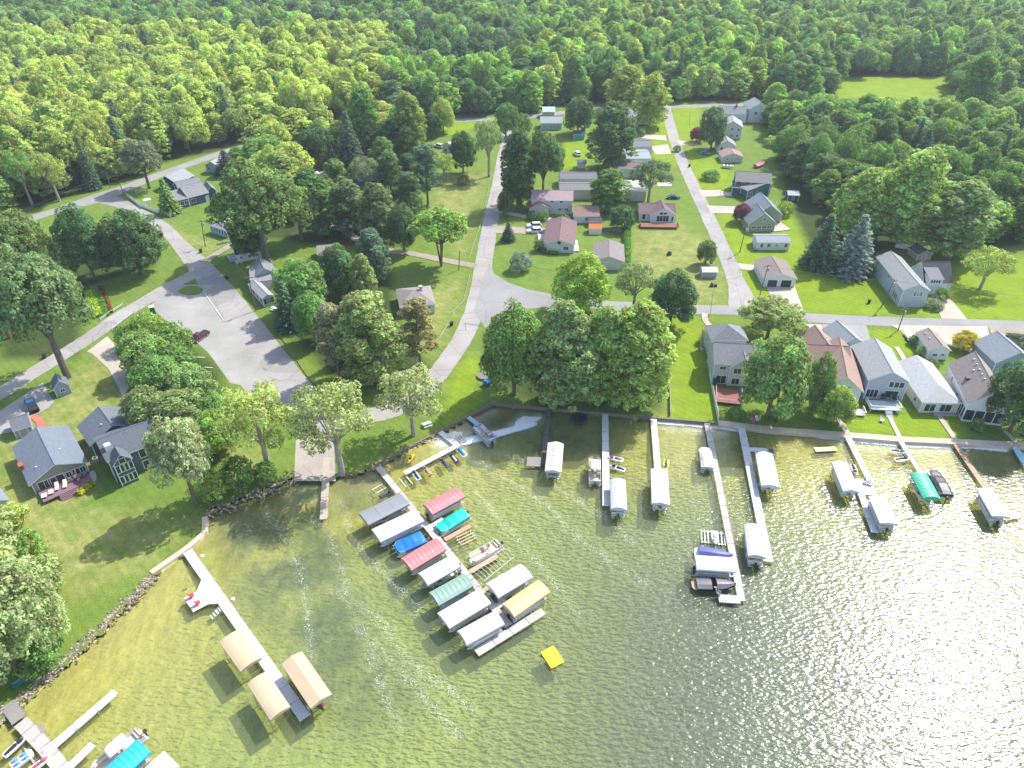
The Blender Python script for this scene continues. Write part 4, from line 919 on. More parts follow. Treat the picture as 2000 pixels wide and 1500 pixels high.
    def on_roof(s, mb, name, m, side, u, v, dz=0):
        """u along ridge 0..1, v from eave(0) to ridge(1); child of the roof"""
        w, d, e, rise, bl, brz, ridge, ap = s.b
        if ridge == 'd': x = (-w / 2 + w * ap * v) if side == 'L' else (w / 2 - w * (1 - ap) * v); p = (x, -d / 2 + d * u, e + rise * v + 0.16 + dz)
        else: y = (-d / 2 + d * ap * v) if side == 'F' else (d / 2 - d * (1 - ap) * v); p = (-w / 2 + w * u, y, e + rise * v + 0.16 + dz)
        mb.v = [(a + p[0], b_ + p[1], c_ + p[2]) for a, b_, c_ in mb.v]; mb.build(name, m, s.roof); return s
    def vents(s, side, lst):
        for u, v in lst: s.on_roof(MB().box(-.16, .16, -.16, .16, -.15, .22), 'roof_vent', paint((0.5, 0.48, 0.46)), side, u, v)
        return s
    def chimney(s, side, u, v, h=1.3, m=None): return s.on_roof(MB().box(-.4, .4, -.35, .35, -1.2, h).box(-.47, .47, -.42, .42, h, h + .14), 'chimney', m or BRICK, side, u, v)
    def deck(s, A, B_, C, z, m, rail=True, name='deck', railm=None, steps=None):
        ctr, rz, w, d = rect(A, B_, C, z); loc = ctr - s.o
        mb = MB().box(-w / 2, w / 2, -d / 2, d / 2, z - 0.18, z)
        for sx in (-1, 1):
            for sy in (-1, 1): mb.box(sx * (w / 2 - .15) - .08, sx * (w / 2 - .15) + .08, sy * (d / 2 - .15) - .08, sy * (d / 2 - .15) + .08, -.1, z - .18)
        a = mb.build(name, m, s.root, loc, rz)
        if rail:
            rb = MB(); pp = [(-w / 2, d / 2), (-w / 2, -d / 2), (w / 2, -d / 2), (w / 2, d / 2)]
            for p, q in zip(pp[:-1], pp[1:]):
                rb.obox(p, q, 0.1, z + 0.85, z + 0.93); rb.obox(p, q, 0.05, z + 0.12, z + 0.17); L = math.dist(p, q); nb = int(L / 0.45)
                for k in range(nb + 1): x, y = p[0] + (q[0] - p[0]) * k / max(nb, 1), p[1] + (q[1] - p[1]) * k / max(nb, 1); rb.box(x - .03, x + .03, y - .03, y + .03, z, z + .86)
            rb.build('railing', railm or WHITE, a)
        if steps:
            u, sw = steps; sb = MB(); ns = max(2, int(z / 0.18))
            for k in range(ns): sb.box(-w / 2 + u * w - sw / 2, -w / 2 + u * w + sw / 2, -d / 2 - .3 * (k + 1), -d / 2 - .3 * k, 0, z - z * (k + 1) / (ns + 1))
            sb.build('steps', m, a)
        return a
lb, lg, wh, cr = (0.42, 0.47, 0.52), (0.50, 0.53, 0.55), (0.66, 0.68, 0.69), (0.62, 0.57, 0.46)
rg, rdk, rbr, rma = (0.33, 0.335, 0.33), (0.15, 0.165, 0.19), (0.27, 0.225, 0.195), (0.22, 0.135, 0.14)
H_ = House
h = H_('house', 'long two storey grey house with a plain ridge roof by the power poles').block((1765.3, 565.3), (1814.7, 566.7), (1718, 502), 5.2, 1.7, wall=lb, roofc=rg)
for u in (.52, .62, .72): h.win('F', u, 3.3, .75, 1.3)
for u, z in ((.25, 3.4), (.5, 3.4)): h.win('L', 1 - u, z, .5, 1.1, 0)
for u in (.78, .83, .88): h.win('L', u, .8, .6, 1.7, 0)
h.deck((1699, 522), (1706, 533), 1.2, 1.0, planks((0.45, 0.3, 0.2)), rail=False)
h = H_('garage', 'white garage with dark roof and a windowed dormer behind the long grey house', 'garage').block((1807, 550.5), (1858, 551), 8.5, 2.9, 4.0, 'w', wall=lg, roofc=(0.12, 0.11, 0.115), garage=('F', 0.5, 5.0, 2.2))
h.block((1817, 545), (1842, 545.5), 4.5, 4.7, 1.1, 'd', roof='shed', wall=wh, roofc=(0.22, 0.23, 0.25), over=.25)
for u in (.2, .4, .6, .8): h.win('F', u, 3.5, .5, .9, 0)
h = H_('garage', 'detached white garage with brown roof and two open bays on the street corner', 'garage').block((1493.5, 543), (1554.8, 544), (1478.5, 509.5), 2.7, 1.5, wall=wh, roofc=rbr)
h.garage('F', .28, 2.6, 2.1, (0.06, 0.06, 0.065)); h.garage('F', .72, 2.8, 2.1, (0.03, 0.03, 0.03))  # open bays: near-black panels paint the shade inside
h = H_('cottage', 'small white trailer cottage with low grey roof beside the brown garage', 'cottage').block((1481, 472.5), (1543, 473), 5.6, 2.7, 0.8, 'w', wall=wh, roofc=(0.33, 0.35, 0.36))
for u in (.14, .36, .9): h.win('F', u, 1, .9, 1.1)
h.win('F', .6, 1.4, .7, .5); h.door('F', .6, .8, 1.2); h.deck((1472, 487), (1482, 488), 3.2, .5, planks((0.3, 0.28, 0.26)), rail=True)
h = H_('house', 'sage green house with grey gabled roof and a stone patio').block((1464, 436), (1514.7, 435), (1454, 417), 3.0, 3.4, wall=(0.30, 0.34, 0.25), roofc=(0.24, 0.265, 0.30), trim=WHITE)
for k in range(4): h.win('F', .2 + .2 * k, 1.2, 1.35, .7, 1)
h.win('F', .55, 3.8, .9, .9, 1)
h.block((1477, 419), (1527, 418.5), (1462, 394), 3.2, 3.2, wall=(0.30, 0.34, 0.25), roofc=(0.26, 0.285, 0.32)).vents('R', [(.5, .6), (.7, .6)])
h.deck((1512, 452), (1545, 448), 7, .25, CDRV, rail=False, name='patio')
h = H_('house', 'dark teal house with white window frames and grey brown roof').block((1438, 353), (1505, 357.5), 8.5, 5.0, 2.0, 'w', wall=(0.035, 0.09, 0.135), roofc=(0.25, 0.235, 0.225), trim=WHITE)
h.win('F', .23, 3.0, 1.3, 1.4, 1).win('F', .43, 4.0, .6, .5, 0)
h.block((1461, 372), (1506, 363), 3.6, 3.4, 1.7, 'd', apex=.9, wall=(0.03, 0.15, 0.20), roofc=(0.25, 0.235, 0.225), trim=WHITE)
h.win('F', .15, .9, 1.4, 1.6, 2).win('F', .42, 1.0, .8, 1.3, 1).win('F', .86, 1.3, .6, .6, 0)
h.block((1431, 366), (1461, 369), 4.5, 3.0, 1.0, 'd', roof='shed', wall=(0.025, 0.10, 0.13), roofc=(0.2, 0.2, 0.21), trim=WHITE)
h.deck((1408, 381), (1430, 383), 4.0, .2, CONC, rail=False, name='porch')
h = H_('house', 'white two storey farmhouse with grey gable and glazed porch at the street end').block((1464, 213), (1502, 213), 10, 6.0, 2.6, wall=wh, roofc=(0.30, 0.315, 0.34))
h.win('F', .36, 3.4, 1.1, 1.4).win('F', .8, 3.4, 1.1, 1.4)
h.block((1457, 226), (1492, 226.5), 3.0, 2.8, .6, 'w', roof='shed', wall=wh, roofc=(0.5, 0.5, 0.5), win='F4', wsize=(1.6, 1.4))
h.block((1405, 221), (1459, 223), 8, 4.0, 2.2, 'w', wall=wh, roofc=(0.27, 0.285, 0.31), win='F2').chimney('F', .62, .95, .9)
h = H_('house', 'tall pale grey gabled house below the white farmhouse').block((1412, 246), (1450, 248), 9, 5.4, 2.2, wall=(0.56, 0.55, 0.52), roofc=(0.40, 0.40, 0.40), win='F3', wsize=(.8, 1.1))
h = H_('house', 'small grey gabled cottage between the tall pale house and the red roofed shed', 'cottage').block((1402, 284), (1437, 285), 7, 2.8, 2.0, wall=(0.58, 0.57, 0.55), roofc=(0.34, 0.33, 0.33), win='F2')
h = H_('shed', 'low shed with faded red roof near the street trees', 'shed').block((1411, 306), (1451, 306.5), 6.5, 2.3, 1.5, wall=(0.56, 0.54, 0.5), roofc=(0.38, 0.24, 0.22), win='F2', wsize=(.6, .7))
h = H_('cottage', 'white cottage with grey roof at the top of the north street', 'cottage').block((1230, 226), (1268, 225), 8, 3.2, 2.0, 'w', wall=(0.72, 0.73, 0.74), roofc=(0.30, 0.31, 0.33), win='F3', wsize=(.8, 1.2))
h.block((1228, 237), (1247, 237), 5, 2.6, 1.4, 'd', wall=(0.72, 0.73, 0.74), roofc=(0.30, 0.31, 0.33)); h.deck((1247, 243), (1268, 243), 2.5, .6, planks((0.3, 0.28, 0.25)), railm=WHITE)
SG = 'long storage sheds'
for q, (fl, fr, bl, rc, lbl, wc) in enumerate([((1217, 286), (1273.5, 286), 9, (0.16, 0.16, 0.17), 'long storage shed with dark roof farthest from the lake', (0.5, 0.49, 0.45)), ((1206, 310), (1271, 310), 11, (0.33, 0.37, 0.40), 'long storage shed with light blue grey roof', (0.6, 0.6, 0.6)),
        ((1203, 330), (1259, 330), 9, (0.17, 0.135, 0.13), 'long storage shed with dark brown roof', (0.38, 0.5, 0.42)), ((1198, 374), (1262, 374), 11, (0.55, 0.52, 0.49), 'long tan storage shed with pale roof behind the open tree', (0.52, 0.49, 0.43)),
        ((1095, 349), (1166, 349), 7.5, (0.17, 0.175, 0.185), 'long grey roofed storage shed behind its twin on the left', (0.5, 0.49, 0.45)), ((1094, 371), (1166, 371), 7.5, (0.19, 0.195, 0.20), 'long grey roofed tan storage shed in front of its twin on the left', (0.47, 0.44, 0.38))]):
    h = H_('storage_shed', lbl, 'shed', SG).block(fl, fr, bl, 3.6, 0.9, 'w', wall=wc, roofc=rc, metal=True, over=.2); h.garage('R', .5, 3, 2.8); h.door('F', .1)
h = H_('house', 'two storey grey house with pink metal roof and a two tone gable wing').block((1039, 390), (1117.6, 391), 7.5, 5.0, 1.9, 'w', wall=(0.52, 0.53, 0.54), roofc=(0.48, 0.34, 0.34), metal=True)
for u, z in ((.7, 1.3), (.87, 1.3), (.5, 4.0), (.73, 4.0)): h.win('F', u, z, .9, .8)
h.block((1033, 405.5), (1073, 406.5), 6, 2.7, 1.6, 'd', wall=(0.56, 0.56, 0.55), roofc=(0.5, 0.2, 0.15), metal=True, win='F2', wsize=(.8, .8), trim=paint((0.4, 0.1, 0.08)))
h = H_('house', 'low house with brown roof beside the pink roofed house').block((1121.6, 421.5), (1169.6, 422), 9, 2.6, 1.5, 'w', wall=(0.58, 0.62, 0.64), roofc=(0.30, 0.20, 0.16)).win('F', .5, 1, .9, 1.1)
h = H_('house', 'maroon roofed white gabled house with a round gable window').block((1063, 475.5), (1121, 478), (1066, 431), 2.8, 1.5, wall=(0.62, 0.61, 0.58), roofc=rma)
h.win('F', .74, 1.0, 1.5, 1.1).vents('R', [(.3, .5), (.85, .6)]); h.on_roof(MB().tube((0, 0, -.5), (0, 0, .5), .08), 'roof_pipe', WHITE, 'R', .9, .4)
wb = MB().tube((0, -h.b[1] / 2 - .06, 3.2), (0, -h.b[1] / 2 + .0, 3.2), .55, n=14); wb.build('round_window', DARK, h.root, h.b[4], h.b[5])
h.deck((1052, 478), (1064, 478), 8, .4, planks((0.6, 0.58, 0.55)), rail=True); h.deck((1121, 490), (1131, 490), 8, .4, planks((0.6, 0.56, 0.5)), rail=False, name='side_deck')
h = H_('garage', 'grey roofed detached garage beside the clipped hedge', 'garage').block((1161, 508), (1218, 510.5), (1160, 476), 2.9, 1.4, wall=(0.58, 0.56, 0.52), roofc=(0.26, 0.225, 0.215), garage=('F', .45, 3.2, 2.2, (0.5, 0.56, 0.6)))
h = H_('house', 'maroon roofed white house with a big glazed gable and red deck').block((1249.5, 415.5), (1318, 418), 8.5, 2.8, 1.7, 'w', wall=(0.66, 0.65, 0.64), roofc=(0.21, 0.14, 0.155))
h.win('F', .13, .6, 1.0, 1.8, 0)
h.block((1271, 419.5), (1320, 419.8), 7, 2.8, 2.2, 'd', wall=(0.66, 0.65, 0.64), roofc=(0.21, 0.14, 0.155))
h.win('F', .37, .5, 1.9, 2.0, 1).win('F', .62, .5, 1.9, 2.0, 1).win('F', .88, .6, .6, 1.6, 0); h.win('F', .42, 2.9, 1.1, .7, 0).win('F', .57, 2.9, 1.1, .7, 0)
h.deck((1251, 443), (1325, 444), 3.2, .7, planks((0.30, 0.13, 0.09)), railm=paint((0.24, 0.09, 0.06)))
h = H_('shed', 'small white shed with bright orange roof beside the clipped hedge', 'shed').block((1152, 446.5), (1175, 446.5), 3.4, 2.0, .9, 'w', wall=(0.66, 0.64, 0.6), roofc=(0.75, 0.22, 0.07), over=.2); h.door('F', .6, .8, 1.7)
h = H_('shed', 'little dark roofed shed behind the orange roofed shed', 'shed').block((1152, 432.5), (1175, 433), 3, 1.9, .7, 'w', wall=(0.25, 0.22, 0.25), roofc=(0.12, 0.10, 0.13), over=.2)
h = H_('shed', 'little white roofed shed on the dry lawn corner beside the cross street', 'shed').block((1373, 531), (1401, 531), 3.0, 2.0, .7, 'w', wall=(0.33, 0.37, 0.42), roofc=(0.72, 0.74, 0.76), over=.25, metal=True); h.deck((1366, 543), (1400, 544.5), 1.2, .2, planks((0.32, 0.2, 0.16)), rail=False, name='ramp')
# houses in the fork of the left roads
h = H_('house', 'rambling navy blue house with grey roofs inside the white fence').block((367.5, 385.5), (405.5, 375.5), 9, 3.2, 2.4, 'w', wall=(0.06, 0.11, 0.2), roofc=(0.27, 0.27, 0.275), trim=WHITE)
h.win('F', .2, .9, 1.6, 1.3, 1).vents('F', [(.3, .8), (.6, .85)]); h.door('F', .9, .9, 2.0)
h.block((342, 393), (367, 387), 6.5, 3.0, 1.3, 'w', roof='shed', wall=(0.07, 0.12, 0.2), roofc=(0.25, 0.25, 0.26), trim=WHITE, win='F3', wsize=(1.2, 1.3))
h.block((352, 371.5), (395, 362), 7, 3.0, 2.0, 'w', wall=(0.07, 0.12, 0.2), roofc=(0.25, 0.255, 0.265), trim=WHITE)
h.block((309.7, 353.5), (345, 358), 9, 3.0, 2.2, 'd', wall=(0.03, 0.05, 0.09), roofc=(0.33, 0.34, 0.345), trim=WHITE); h.win('R', .4, 1, 1.2, 1.2)
h.block((405, 374), (421, 371), 6, 2.9, 1.6, 'd', wall=(0.06, 0.11, 0.2), roofc=(0.25, 0.25, 0.26), trim=WHITE)
h = H_('cottage', 'small light blue cottage with rows of white windows under the olive tree', 'cottage').block((409, 439.5), (441.5, 450), 6.5, 2.7, 1.5, 'd', roof='hip', wall=(0.32, 0.46, 0.56), roofc=(0.34, 0.36, 0.38), trim=WHITE, over=.35)
for k in range(6): h.win('F', .1 + .16 * k, 1.0, .6, 1.2, 0)
for k in range(3): h.win('R', .14 + .15 * k, 1.0, .6, 1.2, 0)
h.block((446, 447.5), (470, 441), 5, 2.4, 1.0, 'w', wall=(0.32, 0.46, 0.56), roofc=(0.34, 0.36, 0.38), trim=WHITE)
h = H_('cottage', 'white cottage with near black roof at the dirt drive', 'cottage').block((462, 497), (508, 488.5), 7.5, 2.6, 1.9, 'w', wall=(0.6, 0.57, 0.57), roofc=(0.05, 0.055, 0.085), win='F3', wsize=(.8, .7)).chimney('F', .68, .8, .7, paint((0.3, 0.26, 0.26)))
h.deck((449, 511), (463, 508), 4.5, .5, planks((0.35, 0.34, 0.32)), rail=True, railm=ALU)
h = H_('house', 'weathered grey house with a screened porch facing the boat ramp road').block((497, 541), (538, 533), (485, 522), 3.4, 2.2, 'd', wall=(0.42, 0.43, 0.44), roofc=(0.23, 0.235, 0.25), win='L2')
h.block((492, 551), (528, 546), 6, 2.9, 1.5, 'w', roof='shed', wall=(0.45, 0.46, 0.47), roofc=(0.30, 0.30, 0.31))
h.block((513, 583), (533, 577), (493, 553), 2.6, 0.7, 'd', wall=(0.5, 0.52, 0.54), roofc=(0.36, 0.36, 0.37), trim=WHITE, over=.25)
h.win('F', .3, .7, 1.5, 1.6, 1).win('F', .72, .7, 1.5, 1.6, 1).win('L', .3, .7, 1.7, 1.5, 2).win('L', .6, .7, 1.7, 1.5, 2).win('L', .85, .7, 1.7, 1.5, 2)
h = H_('cottage', 'low cottage with grey brown hip roof behind the grove beside the middle road', 'cottage').block((783, 601), (848, 594), 10, 2.7, 2.0, 'w', roof='hip', wall=(0.55, 0.55, 0.52), roofc=(0.30, 0.27, 0.25), win='F3').chimney('B', .68, .95, .8, paint((0.5, 0.48, 0.46)))
h = H_('cottage', 'half hidden white cottage with grey roof under the dark corner trees', 'cottage').block((198, 503), (236, 498), 8, 2.6, 2.0, 'd', wall=wh, roofc=(0.26, 0.26, 0.27), win='F2')
h = H_('pavilion', 'little pavilion roof on the lawn beside the gravel drive', 'pavilion').block((622, 497), (652, 494), 6, 2.3, 1.4, 'w', wall=(0.3, 0.27, 0.25), roofc=(0.33, 0.28, 0.27))
h = H_('house', 'grey house with a low dormer among the trees of the gravel drive').block((697, 338), (748, 334), 9, 3.4, 2.4, 'w', wall=(0.42, 0.5, 0.52), roofc=(0.31, 0.31, 0.32), win='F4', wsize=(.8, 1.2), trim=WHITE)
h.block((708, 325), (748, 322), 4, 5.0, .7, 'w', roof='shed', wall=(0.42, 0.5, 0.52), roofc=(0.31, 0.31, 0.32))
h = H_('house', 'pale roofed house half hidden left of the slender drive trees').block((590, 366), (636, 352), 10, 3.0, 2.0, 'w', wall=(0.5, 0.55, 0.58), roofc=(0.50, 0.50, 0.51), win='F3'); h.block((636, 352), (672, 345), 8, 3.0, 1.8, 'w', wall=(0.5, 0.55, 0.58), roofc=(0.50, 0.50, 0.51))
h = H_('cottage', 'small grey cottage beside the forest road', 'cottage').block((401, 323), (428, 326), 8, 2.8, 1.8, 'd', wall=(0.33, 0.36, 0.4), roofc=(0.40, 0.41, 0.42), win='F2 L1')
h = H_('cottage', 'blue white cottage on the middle lawn beside a round dark tree', 'cottage').block((864, 283), (886, 288), 9, 3.4, 1.5, 'd', wall=(0.55, 0.62, 0.68), roofc=(0.42, 0.42, 0.42), win='F2')
h = H_('house', 'teal walled house with grey roof near the top of the middle road').block((1057, 240), (1097, 240), 7, 3.0, 1.8, 'w', wall=(0.36, 0.5, 0.5), roofc=(0.42, 0.45, 0.46), win='F3', wsize=(.7, .7))
h = H_('shed', 'open shed with pale green metal roof beside the forest road', 'shed').block((1061, 218), (1083, 218), 6, 3.0, 1.4, 'w', wall=(0.4, 0.38, 0.35), roofc=(0.50, 0.62, 0.58), metal=True)
h = H_('shed', 'small shed with a bright teal front behind the white car', 'shed').block((1121, 262), (1142, 262), 4, 2.4, .9, 'w', wall=(0.05, 0.33, 0.45), roofc=(0.06, 0.09, 0.10))
h = H_('shed', 'tiny white shed behind the left storage sheds', 'shed').block((1129, 319), (1144, 319), 3, 2.0, .7, 'w', wall=(0.65, 0.66, 0.66), roofc=(0.2, 0.22, 0.25)); h.door('F', .5, .8, 1.7)
h = H_('shed', 'small dark teal shed with white roof at the woods edge', 'shed').block((1540, 381), (1561, 382), 4, 2.4, .8, 'w', wall=(0.04, 0.10, 0.15), roofc=(0.55, 0.57, 0.6), trim=WHITE, over=.25).win('F', .5, .8, .7, 1.0)
h = H_('shed', 'tan garden shed with gabled roof behind the dormer garage', 'shed').block((1794, 496.5), (1820, 495), 4.5, 2.1, 1.1, 'd', wall=(0.42, 0.36, 0.28), roofc=(0.14, 0.13, 0.15)); h.door('F', .5, 1.2, 1.8, (0.4, 0.34, 0.26))
h = H_('house', 'grey roofed house glimpsed through the grove at the upper right').block((1795, 236), (1845, 232), 10, 3.2, 2.2, 'w', wall=(0.5, 0.5, 0.5), roofc=(0.33, 0.34, 0.36), win='F3')
# left lake houses
h = H_('house', 'slate grey gabled lake house with a purple deck at the lower left').block((60, 944.5), (165.8, 902), (29.8, 873), 2.9, 2.2, 'd', wall=(0.26, 0.26, 0.23), roofc=(0.19, 0.22, 0.265), trim=WHITE, over=.5)
for u, ww in ((.2, 2.0), (.42, 2.6), (.66, 1.0), (.78, 1.4), (.91, .9)): h.win('F', u, .5 if ww > 1.9 else .9, ww, 1.9 if ww > 1.9 else 1.3, 1)
h.on_roof(MB().box(-.35, .35, -.7, .7, -2.5, .9).box(-.42, .42, -.77, .77, .9, 1.05), 'chimney', BRICK, 'L', .42, -.06)
h.vents('R', [(.35, .6)]); h.vents('L', [(.2, .4)])
h.deck((85, 981), (181, 938), 4.6, .75, planks((0.20, 0.12, 0.15)), rail=False, steps=(.55, 4.2))
h = H_('house', 'dark slate two storey house with white framed bay windows on the left shore').block((211, 899), (312, 858), 8.5, 5.6, 2.1, 'w', wall=(0.09, 0.125, 0.15), roofc=(0.13, 0.15, 0.175), trim=WHITE)
for u in (.62, .74, .86):
    for z in (.4, 3.2): h.win('F', u, z, 1.2, 1.9, 0)
for z in (.9, 3.4): h.win('L', .8, z, .8, 1.3, 0)
h.on_roof(MB().box(-.55, .55, -.5, .5, -.8, 1.0).box(-.35, .35, -.3, .3, 1.0, 1.2), 'chimney', WHITE, 'F', .1, .45)
h.block((222, 907.5), (255, 894), 2.6, 5.6, 1.6, 'd', wall=(0.09, 0.125, 0.15), roofc=(0.14, 0.155, 0.18), trim=WHITE, over=.3)
for z in (.7, 3.3):
    for u, ww in ((.14, .7), (.38, .8), (.62, .8), (.86, .7)): h.win('F', u, z, ww, 1.6, 0)
h.win('F', .5, 5.2, 1.0, 1.0, 0); h.win('L', .5, 3.3, 1.2, 1.5, 0).win('L', .5, .7, 1.2, 1.5, 0).win('R', .5, 3.3, 1.2, 1.5, 0).win('R', .5, .7, 1.2, 1.5, 0)
h.deck((262, 893), (310, 873), 1.8, 3.0, planks((0.42, 0.4, 0.38)), railm=TRIM, name='balcony')
h.block((178, 868), (272, 829), (208, 812), 3.4, 2.4, 'd', wall=(0.10, 0.13, 0.15), roofc=(0.17, 0.19, 0.22), trim=WHITE).vents('L', [(.3, .7)]); h.garage('B', .5, 4.5)
h = H_('shed', 'small grey gabled shed beside the gravel parking at the left road', 'shed').block((105, 760), (133.5, 751), (95, 748), 2.3, 1.6, 'd', wall=(0.30, 0.36, 0.42), roofc=(0.14, 0.18, 0.22), trim=TRIM, over=.25).win('F', .5, 1, .8, .7)
h = H_('shed', 'grey barn shaped shed below the gravel parking', 'shed').block((26, 842), (59.5, 831.5), (13, 820), 2.1, 1.3, 'w', wall=(0.28, 0.3, 0.33), roofc=(0.17, 0.185, 0.21), trim=WHITE, over=.2); h.door('F', .5, 1.4, 1.8, (0.3, 0.32, 0.34))
h = H_('house', 'corner of a grey blue house cut off by the left edge').block((-60, 1010), (12, 975), 9, 2.8, 2.0, 'd', wall=(0.5, 0.54, 0.58), roofc=(0.22, 0.26, 0.3), trim=WHITE)
# lake houses on the right
h = H_('house', 'large grey hip roofed lake house behind the dense round tree').block((1397, 709), (1482, 714), 8.8, 5.6, 2.6, 'w', wall=(0.50, 0.52, 0.54), roofc=(0.24, 0.245, 0.26), over=.35)
h.win('F', .2, 4.0, 1.3, .8, 1).win('F', .2, .3, 2.2, 2.0, 1).win('F', .45, .4, .8, 1.8, 0).win('F', .6, .4, .8, 1.8, 0).win('L', .3, 3.6, .5, .9, 0).win('L', .55, 3.6, .5, .9, 0)
h.block((1427, 716), (1478, 719), 5.0, 5.2, 2.2, 'd', wall=(0.50, 0.52, 0.54), roofc=(0.24, 0.245, 0.26)); h.win('F', .3, 3.4, 1.6, 1.4, 1).win('F', .3, .5, 1.6, 1.6, 1)
h.block((1391, 664), (1458, 664), (1379, 640), 5.3, 2.4, 'd', roof='hip', wall=(0.50, 0.52, 0.54), roofc=(0.25, 0.26, 0.28), win='L2', wsize=(.6, 1))
h.deck((1399, 784), (1450, 790), 5.5, .7, planks((0.25, 0.10, 0.085)), railm=paint((0.5, 0.36, 0.3)), name='deck')
h = H_('house', 'terracotta roofed lake house with arched white porch').block((1612, 752), (1683, 762), 16, 4.4, 3.0, 'd', wall=wh, roofc=(0.37, 0.25, 0.20), over=.5)
h.win('F', .42, .6, 1.6, 1.7, 1).win('F', .72, .6, 1.6, 1.7, 1); h.win('F', .55, 3.6, 2.4, 1.2, 2)
h.block((1575, 689), (1640, 688), (1566, 659), 4.6, 3.0, 'd', wall=wh, roofc=(0.37, 0.25, 0.20), over=.5).vents('R', [(.5, .6)]); h.win('L', .3, 1, 1, 1.2).win('L', .6, 1, 1, 1.2)
h.block((1573, 712), (1660, 716), 8, 4.4, 2.8, 'w', wall=wh, roofc=(0.355, 0.24, 0.19), over=.4); h.win('L', .5, .8, 1.2, 1.4)
h.deck((1612, 806), (1690, 812), 2.4, .4, planks((0.55, 0.5, 0.47)), railm=TRIM, name='porch')
h = H_('house', 'tall grey gabled lake house with a white railed deck').block((1699, 740), (1775, 745), (1665, 676), 5.4, 2.3, 'd', wall=lb, roofc=(0.37, 0.375, 0.37), trim=WHITE)
for u in (.6, .73, .86): h.win('F', u, 3.6, 1.0, 1.4, 0)
h.win('F', .18, .7, 2.4, 2.0, 2, glass=GLASS).win('F', .68, .8, 2.8, 1.8, 0).win('L', .9, .9, 1.5, 1.6, 1).win('L', .55, 3.6, .7, 1.3, 0).win('L', .3, 3.6, .7, 1.3, 0)
h.on_roof(MB().ball((0, 0, 0), .01, .01, .01), 'roof_pipe', WHITE, 'L', .4, .3)
h.deck((1700, 799), (1760, 802), 3.4, .9, planks((0.52, 0.53, 0.54)), railm=WHITE, steps=(.6, 1.4))
h = H_('garage', 'grey garage between the terracotta roof and the tall gabled lake house', 'garage').block((1642, 674), (1687, 669), (1622, 642), 3.0, 1.9, 'd', wall=lb, roofc=(0.34, 0.36, 0.375)); h.garage('B', .5, 4.8)
h.block((1651, 690), (1669, 687), 5, 2.9, .6, 'd', roof='shed', wall=lb, roofc=(0.33, 0.34, 0.35))
h = H_('house', 'low cream lake house with a pale grey hipped roof').block((1802.7, 784.7), (1875, 787), (1762, 711), 2.9, 2.2, 'd', roof='hipf', wall=cr, roofc=(0.50, 0.51, 0.50), over=.45)
h.win('F', .25, .5, 2.2, 1.8, 1).win('F', .66, .5, 2.6, 1.8, 1).win('L', .8, 1.0, .8, .9, 0); h.door('F', .46, .9)
h.deck((1825, 811), (1870, 812), 2.6, .3, planks((0.42, 0.36, 0.32)), rail=False, name='porch')
h = H_('house', 'large grey brown roofed lake house with a skylight and dark sunroom').block((1893, 787), (1975, 797), (1838.7, 709), 4.8, 3.6, 'd', wall=wh, roofc=(0.31, 0.265, 0.24), trim=WHITE, over=.4)
h.vents('L', [(.85, .82), (.72, .82), (.58, .82), (.46, .82), (.34, .82), (.62, .62)])
h.on_roof(MB().box(-.6, .6, -.5, .5, -.5, .25), 'skylight', GLASS, 'L', .5, .36)
for k in range(3): h.win('L', .80 + .07 * k, .5, 1.1, 2.6, 0)
for k in range(4): h.win('F', .12 + .24 * k, .5, 1.9, 2.6, 0)
h.win('L', .25, 2.6, .5, 1.2, 0).win('L', .6, 1.5, 1.2, 1.4)
h = H_('garage', 'white garage with tan roof on the paved yard', 'garage').block((1816.7, 682.5), (1855, 683.5), (1790.7, 651), 2.8, 1.3, 'd', wall=(0.58, 0.63, 0.66), roofc=(0.33, 0.285, 0.26)).vents('L', [(.5, .5), (.8, .5)]); h.win('F', .35, 1, 1, .7, 1).win('F', .75, 1.1, .7, .6, 1)
h = H_('garage', 'slate blue garage at the right edge behind the brown roofed house', 'garage').block((1946.7, 706.5), (2020, 704), (1916, 668), 3.2, 2.6, 'd', wall=(0.26, 0.34, 0.40), roofc=(0.30, 0.325, 0.36), trim=WHITE)

